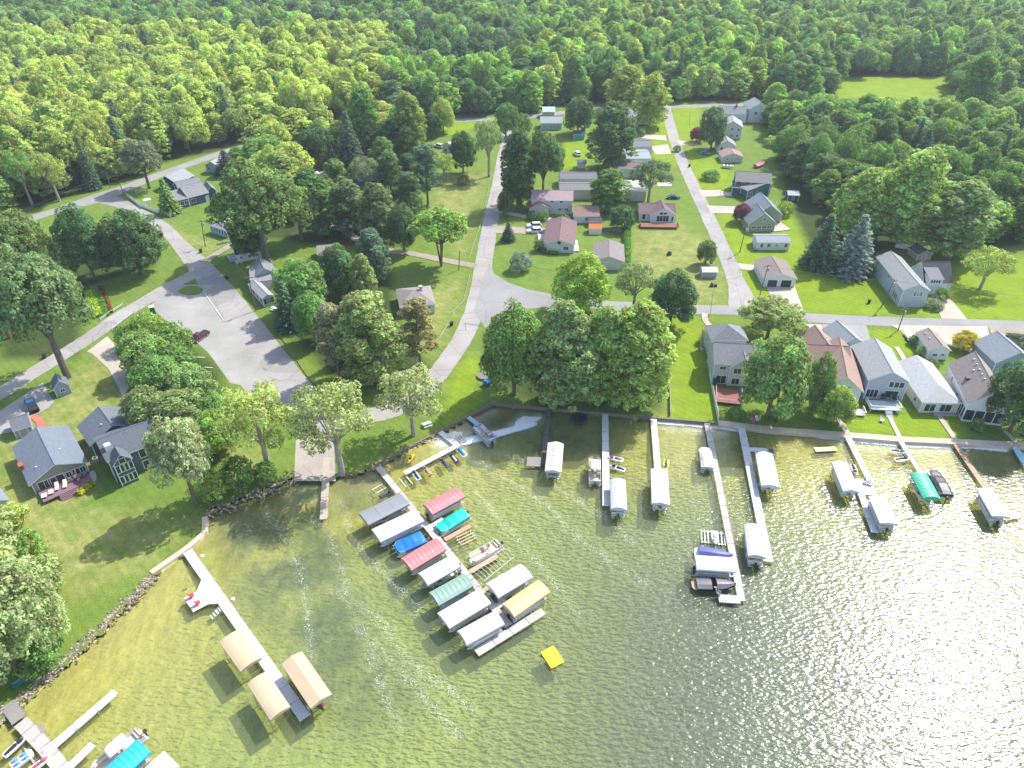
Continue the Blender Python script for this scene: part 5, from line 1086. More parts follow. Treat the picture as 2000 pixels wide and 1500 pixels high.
# ------------------------------------------------------------------ docks
DOCKZ = 0.04
DW = [planks((q, q * .99, q * .98), 'Y') for q in (0.60, 0.55, 0.51, 0.57)]; DGR = planks((0.25, 0.235, 0.215), 'Y'); DBR = [planks((0.42 * q, 0.28 * q, 0.19 * q), 'Y') for q in (1, .85, 1.1)]; DDK = planks((0.13, 0.115, 0.10), 'Y'); DBL = planks((0.34, 0.52, 0.58), 'Y'); DTN = [planks((0.46 * q, 0.425 * q, 0.395 * q), 'Y') for q in (1, .9, 1.08, .95)]
class Dock:
    def __init__(s, label, px, group=None):
        s.c = G(*px, DOCKZ); s.c.z = 0; s.e = empty('dock', s.c, 0, label, 'dock', group)
    def run(s, px, wd, m, step=3.0, z=DOCKZ):
        ln = [G(*p, z) for p in px]
        for a, b_ in zip(ln[:-1], ln[1:]):
            d = b_ - a; L = d.length; nseg = max(1, round(L / step)); rz = math.atan2(d.y, d.x)
            for k in range(nseg):
                c = a + d * ((k + 0.5) / nseg) - s.c; h = L / nseg / 2 - 0.04; zz = z + random.uniform(-.008, .008)
                mb = MB().box(-h, h, -wd / 2, wd / 2, zz - 0.14, zz); mb.box(-h, h, -wd / 2 - .03, -wd / 2 + .005, zz - 0.2, zz + .015); mb.box(-h, h, wd / 2 - .005, wd / 2 + .03, zz - 0.2, zz + .015)
                mb.build('deck_section', random.choice(m) if isinstance(m, list) else m, s.e, (c.x, c.y, 0), rz + random.uniform(-.004, .004))
                pb = MB()
                for sy in (-1, 1): pb.tube((h - .1, sy * (wd / 2 + .06), -2.6), (h - .1, sy * (wd / 2 + .06), zz + random.uniform(.05, .3)), .035, n=6)
                pb.build('posts', ALU, s.e, (c.x, c.y, 0), rz)
        return s
    def plat(s, px, m, z=DOCKZ, name='platform'):
        c = s.c; mb = MB().prism([(p[0] - c.x, p[1] - c.y) for p in gpoly(px, z)], z - .15, z + .004)
        o = mb.build(name, m[0] if isinstance(m, list) else m, s.e); pb = MB()
        for p in gpoly(px, z): pb.tube((p[0] - c.x, p[1] - c.y, -2.6), (p[0] - c.x, p[1] - c.y, z - .02), .04)
        pb.build('posts', ALU, s.e); return s
Dock('long white dock at the lower left with a side platform', (367, 1076)).run([(366, 1076), (596, 1402)], 1.5, DW).plat([(394, 1131), (428, 1178), (406, 1180), (377, 1195), (359, 1168), (384, 1155)], DW, DOCKZ + .01)
Dock('wide dock with a weathered boardwalk start at the bottom left corner', (50, 1423)).run([(14, 1374), (38, 1406)], 1.8, DGR, z=0.1).run([(40, 1409), (86, 1457), (168, 1560)], 1.75, DTN, 2.4).run([(104, 1456), (226, 1350)], 1.15, DW).run([(136, 1497), (182, 1453)], 1.05, DW).plat([(72, 1420), (80, 1412), (90, 1426), (82, 1434)], DGR)
Dock('long central dock lined with canopied boat lifts on both sides', (738, 911)).run([(738, 911), (994, 1222)], 1.2, DTN).run([(930, 1275), (1062, 1193)], 1.35, DTN).run([(838, 1030), (866, 1013)], .8, DW).run([(962, 1190), (990, 1172)], 1.0, DW)
for q, lb_ in (([(868, 1054), (920, 1026)], 'brown plank catwalk beside the teal covered boat'), ([(917, 1117), (972, 1085)], 'brown plank catwalk between the open pontoon and the bare canopy frame'), ([(944, 1152), (1024, 1110)], 'brown plank catwalk beneath the white canopy right of the central dock')): Dock(lb_, q[0]).run(q, .85, DBR, 4.5)
Dock('short T shaped white dock with a row of jet skis', (858, 843)).run([(858, 842), (893, 869)], 1.15, DW).run([(790, 924), (897, 868)], 1.1, DW)
Dock('narrow pale blue dock beside the shore pontoon boat', (913, 813)).run([(913, 813), (966, 853)], .95, DBL)
Dock('dark weathered dock with a slatted side platform', (1072, 800)).run([(1073, 799), (1060, 908)], .95, DDK).plat([(1030, 892), (1057, 893), (1056, 911), (1028, 910)], DGR)
Dock('white dock between the beige pontoon and two jet skis', (1182, 808)).run([(1182, 808), (1184, 988)], 1.3, DW)
Dock('white dock ending at a canopy with a center ridge', (1276, 818)).run([(1276.5, 818), (1285, 920)], 1.25, DW)
Dock('longest white dock with an L shaped end beside the black speedboat', (1382, 826)).run([(1381, 826), (1449, 1174)], 1.15, DTN).run([(1446, 1171), (1403, 1168)], 1.5, DTN)
Dock('white dock with a short side arm on the lakefront', (1448, 834)).run([(1448, 834), (1502, 1097)], 1.45, DW).run([(1462, 877), (1500, 879)], 1.1, DW)
Dock('white dock widening into a square platform', (1656, 853)).run([(1656, 853), (1703, 946)], 1.2, DW).run([(1682, 964), (1709, 1040)], 1.15, DW).plat([(1669, 936), (1699, 934), (1715, 967), (1676, 966)], DW, DOCKZ + .012)
Dock('grey dock leading to the bright green canopy', (1757, 858)).run([(1757, 858), (1800, 926)], 1.0, DTN)
Dock('brown wooden dock at the right with a small raft like platform', (1865, 865)).run([(1865, 865), (1968, 1016)], 1.05, DBR).plat([(1968, 1000), (1984, 998), (1996, 1012), (1974, 1014)], DTN)
Dock('pale dock cut off by the right edge', (1981, 870)).run([(1981, 870), (2040, 965)], 1.2, DBL)
Dock('brown courtesy dock beside the boat ramp', (637, 905)).run([(638, 893), (632, 1014)], 1.35, planks((0.40, 0.34, 0.27), 'Y'))

# ------------------------------------------------------------------ boats and lifts
def motor(parent, x, z, col=(0.03, 0.03, 0.035)):
    mb = MB().loft([[(x - .42, -.14, z + .35), (x - .42, .14, z + .35), (x - .02, .17, z + .3), (x - .02, -.17, z + .3)], [(x - .5, -.19, z + .6), (x - .5, .19, z + .6), (x + .02, .2, z + .6), (x + .02, -.2, z + .6)], [(x - .4, -.12, z + .85), (x - .4, .12, z + .85), (x - .08, .13, z + .85), (x - .08, -.13, z + .85)]])
    mb.box(x - .3, x - .12, -.06, .06, z - .75, z + .35).box(x - .5, x - .1, -.03, .03, z - .8, z - .72); mb.build('outboard_motor', paint(col, .3), parent)
def pontoon(ctr, rz, L, W, label, group=None, z=-0.35, fence=(0.62, 0.62, 0.62), bimini=None, cover=None, seat=None, deckc=(0.6, 0.55, 0.5), mcol=(0.03, 0.03, 0.035)):
    e = empty('pontoon_boat', (ctr[0], ctr[1], z), rz, label, 'boat', group); seat = seat or SEAT
    for sy in (-1, 1):
        t = MB(); y = sy * (W / 2 - .36); t.tube((-L / 2, y, 0), (L / 2 - .7, y, 0), .31, .31, 10); t.tube((L / 2 - .7, y, 0), (L / 2, y, .16), .31, .06, 10); t.build('pontoon', ALU, e, smooth=False)
    MB().box(-L / 2 + .15, L / 2 - .35, -W / 2, W / 2, .32, .44).build('deck', planks(deckc), e)
    fb = MB(); a, b_, c = -L / 2 + .35, L / 2 - .5, W / 2 - .06
    for p, q in (((a, c), (b_ - .5, c)), ((a, -c), (b_ - .5, -c)), ((b_ - .5, c), (b_, c * .62)), ((b_ - .5, -c), (b_, -c * .62)), ((b_, c * .62), (b_, .35)), ((b_, -.35), (b_, -c * .62)), ((a, c), (a, .3)), ((a, -.3), (a, -c))):
        fb.obox(p, q, .05, .5, 1.08, 0); fb.obox(p, q, .07, 1.08, 1.13, 1)
    fb.build('fence_panels', [paint(fence, .35), ALU], e)
    if cover is None:
        sb = MB()
        for sy in (-1, 1):
            sb.box(L * .08, L / 2 - .75, sy * c - (.62 if sy > 0 else 0), sy * c + (.62 if sy < 0 else 0), .44, .82); sb.box(L * .08, L / 2 - .75, sy * (c - .06) - .08, sy * (c - .06) + .08, .82, 1.08)
        sb.box(-L / 2 + .45, -L / 2 + 1.05, -c, c * .3, .44, .82).box(-L / 2 + .45, -L / 2 + .65, -c, c * .3, .82, 1.1)
        sb.build('bench_seats', seat, e)
        cb_ = MB().box(-.55, .05, -c + .02, -c + .85, .44, 1.15).box(-.5, -.1, -c + .1, -c + .75, 1.15, 1.28); cb_.build('console', paint((0.5, 0.45, 0.4)), e)
        MB().box(-1.35, -.85, -c + .15, -c + .7, .75, .9).box(-1.4, -1.28, -c + .15, -c + .7, .9, 1.4).box(-1.2, -1.0, -c + .35, -c + .5, .44, .75).build('captain_seat', seat, e)
        tb_ = MB().tube((-.6, c * .4, .44), (-.6, c * .4, 1.0), .05).tube((-.6, c * .4, 1.0), (-.6, c * .4, 1.04), .35, n=12); tb_.build('table', paint((0.45, 0.3, 0.2)), e)
    else:
        rows = []
        for k in range(9):
            x = a - .1 + (b_ - a + .2) * k / 8; hh = 1.2 + .38 * math.sin(math.pi * min(1, (k + .6) / 7)) + (0.06 if k % 2 else 0); cw = c + .08 if k < 7 else c * (.92 if k == 7 else .65)
            rows.append([(x, -cw, .6), (x, -cw, 1.12), (x, -cw * .55, hh * .97), (x, 0, hh), (x, cw * .55, hh * .97), (x, cw, 1.12), (x, cw, .6)])
        cv = MB().sheet(rows); cv.add(rows[0], [(6, 5, 4, 3, 2, 1, 0)]); cv.add(rows[-1], [(0, 1, 2, 3, 4, 5, 6)]); cv.build('mooring_cover', vinyl(cover), e, smooth=False)
    if bimini:
        bx0, bx1 = -L * .22, L * .16; rows = [[(bx0 + (bx1 - bx0) * k / 4, y * c * .95, 2.3 - .12 * y * y + .04 * math.sin(k * 1.6)) for y in (-1, -.5, 0, .5, 1)] for k in range(5)]
        bb = MB().sheet([r for r in rows]); bo = bb.build('bimini_top', vinyl(bimini), e, smooth=True); sm = bo.modifiers.new('t', 'SOLIDIFY'); sm.thickness = .04
        fr = MB()
        for sy in (-1, 1):
            for x in (bx0, bx1): fr.tube((-.3, sy * c, 1.1), (x, sy * c * .95, 2.2), .022)
        fr.build('bimini_frame', ALU, e)
    motor(e, -L / 2 + .1, .1, mcol); return e
def hull(e, L, W, col, H=.8, name='hull'):
    rings = []
    for k in range(9):
        f = k / 8; x = -L / 2 + L * f; wv = W / 2 * (1 if f < .45 else max(.03, math.cos((f - .45) / .55 * math.pi / 2) ** .75)); zk = 0 + .5 * max(0, f - .6) ** 1.4 * 2; sh = H + .18 * f * f
        rings.append([(x, -wv, sh), (x, -wv * .93, sh * .45 + zk * .4), (x, 0, zk * .9), (x, wv * .93, sh * .45 + zk * .4), (x, wv, sh)])
    mb = MB().sheet(rings); mb.add(rings[0], [(4, 3, 2, 1, 0)]); mb.build(name, paint(col, .25), e, smooth=False)
    return rings
def speedboat(ctr, rz, L, W, label, col=(0.7, 0.7, 0.7), cover=None, z=-.5, platform=None, inner=(0.6, 0.56, 0.5), mot=True, split=None, group=None):
    e = empty('speedboat', (ctr[0], ctr[1], z), rz, label, 'boat', group); rings = hull(e, L, W, col)
    if cover is None:
        dk = MB(); rows = [[(r[0][0], r[0][1], r[0][2]), (r[0][0], r[4][1], r[4][2])] for r in rings[5:]]; dk.sheet([[b_, a_] for a_, b_ in rows]); dk.build('foredeck', paint(col, .3), e)
        ib = MB().box(-L / 2 + .2, L * .14, -W / 2 + .15, W / 2 - .15, .25, .35); ib.build('cockpit_floor', paint(inner), e)
        for x0, x1 in ((-L / 2 + .3, -L / 2 + .9), (-.5, .1)): MB().box(x0, x1, -W / 2 + .2, W / 2 - .2, .35, .72).box(x0, x0 + .15, -W / 2 + .2, W / 2 - .2, .72, 1.0).build('seat', SEATW, e)
        MB().add([(L * .12, -W / 2 + .1, .9), (L * .12, W / 2 - .1, .9), (L * .02, W / 2 - .25, 1.4), (L * .02, -W / 2 + .25, 1.4)], [(0, 1, 2, 3)]).add([(L * .125, -W / 2 + .1, .9), (L * .125, W / 2 - .1, .9), (L * .025, W / 2 - .25, 1.4), (L * .025, -W / 2 + .25, 1.4)], [(3, 2, 1, 0)]).build('windshield', GLASS, e)
    else:
        def cov(i0, i1, name, hh):
            rows = []
            for k in range(i0, i1):
                r = rings[k]; f = k / 8; h_ = hh * (0.4 + 0.6 * math.sin(math.pi * min(.95, .25 + f * .75))); zz = r[0][2]
                rows.append([(r[0][0], r[0][1] * 1.02, zz - .1), (r[0][0], r[0][1] * .98, zz + .03), (r[0][0], r[0][1] * .4, zz + h_ * .9), (r[0][0], 0, zz + h_), (r[0][0], r[4][1] * .4, zz + h_ * .9), (r[0][0], r[4][1] * .98, zz + .03), (r[0][0], r[4][1] * 1.02, zz - .1)])
            m = MB().sheet([q[::-1] for q in rows]); m.add(rows[0], [(0, 1, 2, 3, 4, 5, 6)]); m.add(rows[-1], [(6, 5, 4, 3, 2, 1, 0)]); m.build(name, vinyl(cover), e)
        if split: cov(0, 4, 'rear_cover', .35); cov(4, 9, 'bow_cover', .55); MB().box(-.2, .05, -W / 2 + .2, W / 2 - .2, .3, .5).build('cockpit_floor', DARK, e); MB().box(-.5, .4, -W * .38, -W * .3, .75, .95).build('orange_bumper', paint((0.75, 0.36, 0.08)), e)
        else: cov(0, 9, 'mooring_cover', .55)
    if platform: MB().prism([(-L / 2 - .75, -W * .25), (-L / 2 - .75, W * .25), (-L / 2 - .45, W * .42), (-L / 2, W * .45), (-L / 2, -W * .45), (-L / 2 - .45, -W * .42)], .35, .45).build('swim_platform', planks(platform), e)
    if mot: motor(e, -L / 2 - (.2 if platform else 0), .35)
    return e
def jetski(px, to, label, c1=(0.7, 0.7, 0.7), c2=(0.03, 0.03, 0.04), cover=None, z=-.28, L=3.1, group='jet skis'):
    a = G(*px, z + .4); b_ = G(*to, z + .4); rz = math.atan2((b_ - a).y, (b_ - a).x)
    e = empty('jet_ski', (a.x, a.y, z), rz, label, 'jet ski', group); W = 1.15; rings = []
    for f, wv, zt, zk in ((0, .48, .42, .06), (.1, .55, .45, .02), (.45, .58, .5, 0), (.7, .5, .58, .04), (.88, .3, .62, .2), (1, .04, .6, .45)): x = -L / 2 + L * f; rings.append([(x, -wv, zt), (x, -wv * .85, zt * .5), (x, 0, zk), (x, wv * .85, zt * .5), (x, wv, zt), (x, wv * .5, zt + .05), (x, -wv * .5, zt + .05)])
    MB().loft(rings).build('hull', paint(c1, .25), e)
    st = [[(x, -wv, z0), (x, -wv * .6, z1), (x, wv * .6, z1), (x, wv, z0)] for x, wv, z0, z1 in ((-L / 2 + .2, .24, .44, .62), (-.35, .25, .46, .82), (.15, .25, .5, .85), (.4, .3, .54, .98), (.75, .34, .6, .92), (1.25, .14, .62, .68))]
    if cover: MB().sheet([[(x, -wv * 1.6, z0 - .05), (x, -wv * .8, z1 + .08), (x, wv * .8, z1 + .08), (x, wv * 1.6, z0 - .05)] for (x, wv, z0, z1) in [(r[0][0], abs(r[0][1]), r[0][2], r[1][2]) for r in st]]).build('cover', vinyl(cover), e)
    else:
        MB().loft(st[:3]).build('seat', paint(c2, .6), e); MB().loft(st[3:]).build('cowl', paint(c1 if c1[0] < .3 else c2, .25), e); MB().tube((.42, -.4, 1.05), (.42, .4, 1.05), .03).tube((.55, 0, .8), (.42, 0, 1.05), .04).build('handlebar', RUBBER, e)
    return e
def lift(A, B_, C, col, label, z=1.95, shape='arch', ribs=9, rise=.55, boat=None, group='canopied boat lifts', side='drop', hz=0.0, flip=False, blabel=None):
    ctr, rz, L, W = rect(A, B_, C, z)
    W = min(max(W, 2.4), 4.4)
    e = empty('boat_lift', ctr, rz, label, 'boat lift', group)
    n = 7; rows = []; xs = [(-.5, 0), (-.496, .01)]
    for k in range(1, ribs):
        f = k / ribs - .5; xs += [(f - .5 / ribs, -.035), (f - .045 / L, -.012), (f, .03), (f + .045 / L, -.012)]
    xs += [(.5 - .5 / ribs, -.035), (.496, .01), (.5, 0)]
    for k, (fx, sag) in enumerate(xs):
        x = L * fx; sag += random.uniform(-.012, .012); endd = -.12 if k in (0, len(xs) - 1) else 0; row = []
        for q in range(n):
            t = -1 + 2 * q / (n - 1)
            if shape == 'arch': zz = rise * (1 - abs(t) ** 2.2)
            elif shape == 'ridge': zz = rise * (1 - abs(t)); 
            else: zz = rise * (1 - abs(t) ** 4)
            row.append((x, t * W / 2, z + zz + sag * (1 - t * t) + endd * (1 - t * t)))
        row = [(x, -W / 2 - .02, z - .32)] + row + [(x, W / 2 + .02, z - .32)]; rows.append(row)
    cb_ = MB().sheet(rows)
    for rr, o in ((rows[0], 1), (rows[-1], -1)):
        cb_.add(rr, [tuple(range(len(rr)))[::o]])
    cb_.build('canopy', vinyl(col), e)
    fr = MB()
    for sy in (-1, 1): fr.tube((-L / 2, sy * (W / 2 - .05), z - .34), (L / 2, sy * (W / 2 - .05), z - .34), .04); fr.tube((-L * .34, sy * (W / 2 - .25), -.95), (L * .34, sy * (W / 2 - .25), -.95), .06)
    for x in (-L * .34, L * .34): fr.tube((x, -W / 2 + .2, -.95), (x, W / 2 - .2, -.95), .06); fr.tube((x, -W / 2 + .05, z - .34), (x, W / 2 - .05, z - .34), .03)
    fr.build('frame', ALU, e)
    for sx in (-1, 1):
        for sy in (-1, 1):
            lg_ = MB().tube((sx * L * .34, sy * (W / 2 - .1), -2.7), (sx * L * .34, sy * (W / 2 - .1), z - .3), .055); lg_.tube((sx * L * .34, sy * (W / 2 - .1), .4), (sx * (L * .34 + .9), sy * (W / 2 - .05), z - .34), .03); lg_.build('leg', ALU, e)
    wh_ = MB()
    for k in range(8):
        t0, t1 = k * math.pi / 4, (k + 1) * math.pi / 4; wh_.tube((L * .34 + .42 * math.cos(t0), -W / 2 - .02, .9 + .42 * math.sin(t0)), (L * .34 + .42 * math.cos(t1), -W / 2 - .02, .9 + .42 * math.sin(t1)), .03, n=5)
    for k in range(3): t0 = k * math.pi / 3; wh_.tube((L * .34 - .42 * math.cos(t0), -W / 2 - .02, .9 - .42 * math.sin(t0)), (L * .34 + .42 * math.cos(t0), -W / 2 - .02, .9 + .42 * math.sin(t0)), .02, n=4)
    wh_.build('winch_wheel', ALU, e)
    if boat:
        br = rz + (math.pi if flip else 0)
        if boat[0] == 'p': pontoon(ctr, br, L * boat[2], min(2.6, W * .84), blabel, z=-.15, fence=boat[1])
        else: o = speedboat(ctr, br, L * boat[2], min(2.4, W * .8), blabel, col=boat[1], z=-.45)
    return e
VW = (0.55, 0.55, 0.55); VG = (0.44, 0.44, 0.45)
lift((427.6, 1254), (470, 1312), (469, 1231), (0.50, 0.385, 0.245), 'tan arched boat lift nearest the shore on the left white dock', 2.5, rise=.3, ribs=1)
lift((482.7, 1335.5), (528, 1407), (520.8, 1311), (0.50, 0.385, 0.245), 'tan arched boat lift at the outer left side of the left white dock', 2.5, rise=.3, ribs=1)
lift((549.5, 1297), (607, 1384), (588, 1269.5), (0.50, 0.385, 0.245), 'tan ridged boat lift on the right side of the left white dock', 2.6, 'ridge', 1, .42, ('s', (0.12, 0.05, 0.06), .95), flip=False, blabel='dark speedboat under the tan ridged canopy')
for A, B_, C, col, sh, rb_, lbl, bt, fl, bl_ in [
 ((700, 1002.5), (780, 962.5), (716, 1027.5), (0.22, 0.235, 0.25), 'flat', 3, 'dark grey flat topped boat lift first on the left of the central dock', ('s', (0.5, 0.5, 0.52), .9), True, 'boat in shade under the dark grey canopy'),
 ((725, 1034), (810, 994), (742.5, 1059), VG, 'flat', 6, 'pale grey ribbed boat lift next to the dark grey one on the central dock', ('p', (0.55, 0.56, 0.58), .98), True, 'pontoon boat under the pale grey canopy beside the dark grey one'),
 ((782.5, 1091), (850, 1051), (801, 1116), (0.47, 0.19, 0.19), 'arch', 9, 'red arched boat lift on the left of the central dock', ('p', (0.45, 0.42, 0.42), .95), True, 'pontoon boat under the left red canopy'),
 ((816, 1120), (880, 1084), (835, 1144), (0.47, 0.455, 0.455), 'arch', 7, 'small whitish ribbed boat lift with a blue hull poking out', ('s', (0.30, 0.36, 0.42), 1.12), True, 'blue grey speedboat poking out under the small whitish canopy'),
 ((837.5, 1157.5), (905, 1120), (855, 1184), (0.22, 0.33, 0.27), 'arch', 8, 'sage green boat lift on the left of the central dock', ('p', (0.5, 0.5, 0.5), .9), True, 'pontoon boat under the sage green canopy'),
 ((854, 1197.5), (935, 1150), (875, 1229), (0.50, 0.49, 0.49), 'flat', 4, 'largest pale boat lift on the outer left of the central dock', ('p', (0.5, 0.52, 0.55), .95), True, 'pontoon boat under the largest pale canopy'),
 ((892.5, 1232.5), (966, 1192.5), (912.5, 1260), (0.46, 0.45, 0.455), 'arch', 6, 'light grey boat lift last on the left next to the dock end', ('p', (0.5, 0.5, 0.5), .92), True, 'pontoon boat under the light grey canopy at the dock end'),
 ((825, 985), (889, 951), (844, 1005), (0.50, 0.19, 0.20), 'arch', 10, 'red arched boat lift on the right of the central dock', ('p', (0.6, 0.6, 0.6), 1.0), False, 'pontoon boat under the right red canopy'),
 ((949, 1140), (1016, 1101), (967.5, 1171), (0.60, 0.60, 0.61), 'arch', 5, 'bright white boat lift on the outer right of the central dock', ('p', (0.45, 0.47, 0.5), .9), False, 'pontoon boat under the bright white canopy'),
 ((980, 1180), (1050, 1132.5), (1001, 1207.5), (0.60, 0.42, 0.21), 'arch', 8, 'straw yellow boat lift beside the end of the central dock', ('p', (0.4, 0.45, 0.48), .95), False, 'pontoon boat under the straw yellow canopy'),
 ((1070, 864), (1064, 920), (1101, 866), (0.52, 0.49, 0.44), 'ridge', 12, 'cream ribbed boat lift on the dark weathered dock', ('p', (0.12, 0.2, 0.42), 1.0), False, 'blue pontoon boat under the cream ribbed canopy'),
 ((1192, 936), (1193, 994), (1222, 939), (0.54, 0.55, 0.56), 'arch', 6, 'white arched boat lift at the end of the dock with two jet skis', ('p', (0.6, 0.6, 0.6), 1.02), True, 'pontoon boat under the white canopy by the two jet skis'),
 ((1271, 915), (1273, 983), (1304, 917), (0.53, 0.54, 0.54), 'ridge', 9, 'white ridged boat lift at the end of the short white dock', ('p', (0.6, 0.62, 0.62), 1.0), False, 'pontoon boat under the white ridged canopy with a yellow jet ski behind'),
 ((1356, 1084), (1432, 1089), (1363, 1112), (0.58, 0.58, 0.58), 'arch', 8, 'white scalloped boat lift beside the purple covered boat', ('p', (0.5, 0.52, 0.55), .95), False, 'pontoon boat under the white scalloped canopy'),
 ((1475, 883), (1487, 948), (1508, 881), (0.57, 0.58, 0.58), 'ridge', 4, 'white ridged boat lift at the short side arm', ('p', (0.6, 0.6, 0.6), .9), False, 'pontoon boat under the ridged canopy at the side arm'),
 ((1453, 1024), (1461, 1086), (1487, 1027), (0.52, 0.52, 0.52), 'arch', 5, 'white curved boat lift at the far end of the side arm dock', ('p', (0.65, 0.65, 0.65), 1.08), True, 'pontoon boat poking out under the curved canopy at the dock end'),
 ((1624, 902), (1647, 959), (1655, 904), (0.56, 0.58, 0.58), 'ridge', 3, 'white ridged boat lift against the square platform', ('p', (0.55, 0.6, 0.62), .95), False, 'pontoon boat under the ridged canopy at the square platform'),
 ((1696, 969), (1719, 1022), (1731, 972), (0.58, 0.58, 0.57), 'flat', 3, 'white boat lift beyond the square platform', ('p', (0.5, 0.52, 0.55), .98), True, 'pontoon boat under the white canopy beyond the square platform'),
 ((1778, 924), (1804, 973), (1811, 926.5), (0.06, 0.42, 0.26), 'arch', 9, 'bright green boat lift beside the black covered pontoon', ('s', (0.6, 0.6, 0.58), 1.0), False, 'speedboat under the bright green canopy'),
 ((1907, 954), (1938, 1008), (1938.5, 956), (0.58, 0.58, 0.58), 'flat', 3, 'white boat lift at the brown wooden dock', ('p', (0.5, 0.55, 0.57), .98), True, 'pontoon boat under the white canopy at the brown dock'),
 ((266, 1444), (200, 1505), (296, 1467), (0.03, 0.40, 0.66), 'arch', 7, 'sky blue boat lift at the bottom edge', ('p', (0.55, 0.55, 0.55), .95), True, 'pontoon boat under the sky blue canopy'),
 ((320, 1466), (268, 1513), (356, 1491), (0.54, 0.54, 0.54), 'flat', 2, 'white boat lift cut by the bottom edge beside the sky blue one', ('p', (0.5, 0.5, 0.5), .95), True, 'pontoon boat under the white canopy cut by the bottom edge')]:
    lift(A, B_, C, col, lbl, 1.9, sh, rb_, .5 if sh == 'arch' else (.42 if sh == 'ridge' else .22), bt, flip=fl, blabel=bl_)
# bare canopy frame
ctr, rz, L, W = rect((925, 1120), (984.5, 1073), (943, 1133), 1.7)
W = max(W, 2.6); e = empty('canopy_frame', ctr, rz, 'bare canopy frame of pale hoops beside the brown catwalk', 'boat lift'); fr = MB()
for sy in (-1, 1): fr.tube((-L / 2, sy * W / 2, 1.7), (L / 2, sy * W / 2, 1.7), .045)
fr.build('rails', paint((0.66, 0.64, 0.52)), e)
for k in range(11):
    x = -L / 2 + L * k / 10; pp = [(x, W / 2 * math.cos(t), 1.7 + .5 * math.sin(t)) for t in np.linspace(0, math.pi, 8)]; MB().path(pp, .035, 5).build('hoop', paint((0.66, 0.64, 0.52)), e)
for sx in (-1, 1):
    for sy in (-1, 1): MB().tube((sx * L * .34, sy * W / 2 * .9, -2.6), (sx * L * .34, sy * W / 2 * .95, 1.7), .05).build('leg', ALU, e)
def boat_rect(A, B_, C, z): ctr, rz, L, W = rect(A, B_, C, z); return ctr, rz, L, min(max(W, 2.2), 2.9)
c, rz, L, W = boat_rect((822.5, 1036), (762.5, 1062), (838, 1056), .8); pontoon(c, rz, L, W, 'pontoon boat under a bright blue mooring cover', cover=(0.012, 0.16, 0.55), z=-.3)
c, rz, L, W = boat_rect((844, 1027.5), (903, 991), (857.5, 1046), .8); pontoon(c, rz + math.pi, L, W, 'pontoon boat under a teal green mooring cover', cover=(0.01, 0.42, 0.34), z=-.3)
c, rz, L, W = boat_rect((972, 1051), (908, 1086), (982, 1068), .7); pontoon(c, rz, L, W, 'open pontoon boat with beige benches at the central dock', fence=(0.66, 0.65, 0.63), seat=vinyl((0.72, 0.55, 0.36)), deckc=(0.72, 0.66, 0.56), z=-.3)
c, rz, L, W = boat_rect((952, 866), (921, 832), (966, 855), .5); pontoon(c, rz, L, W, 'grey pontoon boat moored at the pale blue dock near shore', fence=(0.30, 0.38, 0.42), seat=vinyl((0.62, 0.62, 0.62)), deckc=(0.45, 0.4, 0.4))
c, rz, L, W = boat_rect((1150, 942), (1150, 890), (1174, 942), .6); pontoon(c, rz, L, W, 'pontoon boat with a beige bimini top beside the white dock', bimini=(0.66, 0.52, 0.40), fence=(0.6, 0.55, 0.52))
c, rz, L, W = boat_rect((1370, 914), (1365, 871), (1394, 913), .7); pontoon(c, rz, L, W, 'small pontoon boat with a pale grey cover at the longest dock', cover=(0.55, 0.54, 0.53), fence=(0.4, 0.3, 0.3))
c, rz, L, W = boat_rect((1836, 968), (1808, 915), (1862, 966), .8); pontoon(c, rz, L, W, 'pontoon boat under a black mooring cover beside the green canopy', cover=(0.045, 0.045, 0.05), fence=(0.5, 0.5, 0.5), z=-.2)
c, rz, L, W = boat_rect((272, 1418), (168, 1502), (287, 1436), .6); pontoon(c, rz, L, W, 'long pontoon boat with a cream bimini and grey rear motor at the bottom left', bimini=(0.68, 0.64, 0.57), fence=(0.64, 0.6, 0.56), mcol=(0.05, 0.05, 0.06))
c, rz, L, W = boat_rect((1367, 1067), (1429, 1077), (1367, 1082), .6); speedboat(c, rz, 5.6, 2.2, 'speedboat under a violet blue cover at the longest dock', cover=(0.09, 0.11, 0.30), platform=(0.6, 0.6, 0.6), z=-.35, mot=False)
a, b_ = G(1360, 1140, .3), G(1437, 1143, .3); c = (a + b_) / 2; speedboat(c, math.atan2((b_ - a).y, (b_ - a).x), (b_ - a).length, 2.4, 'black speedboat with grey covers and a wooden swim platform', col=(0.02, 0.022, 0.03), cover=(0.13, 0.13, 0.145), platform=(0.55, 0.32, 0.17), z=-.3, split=True, mot=False)
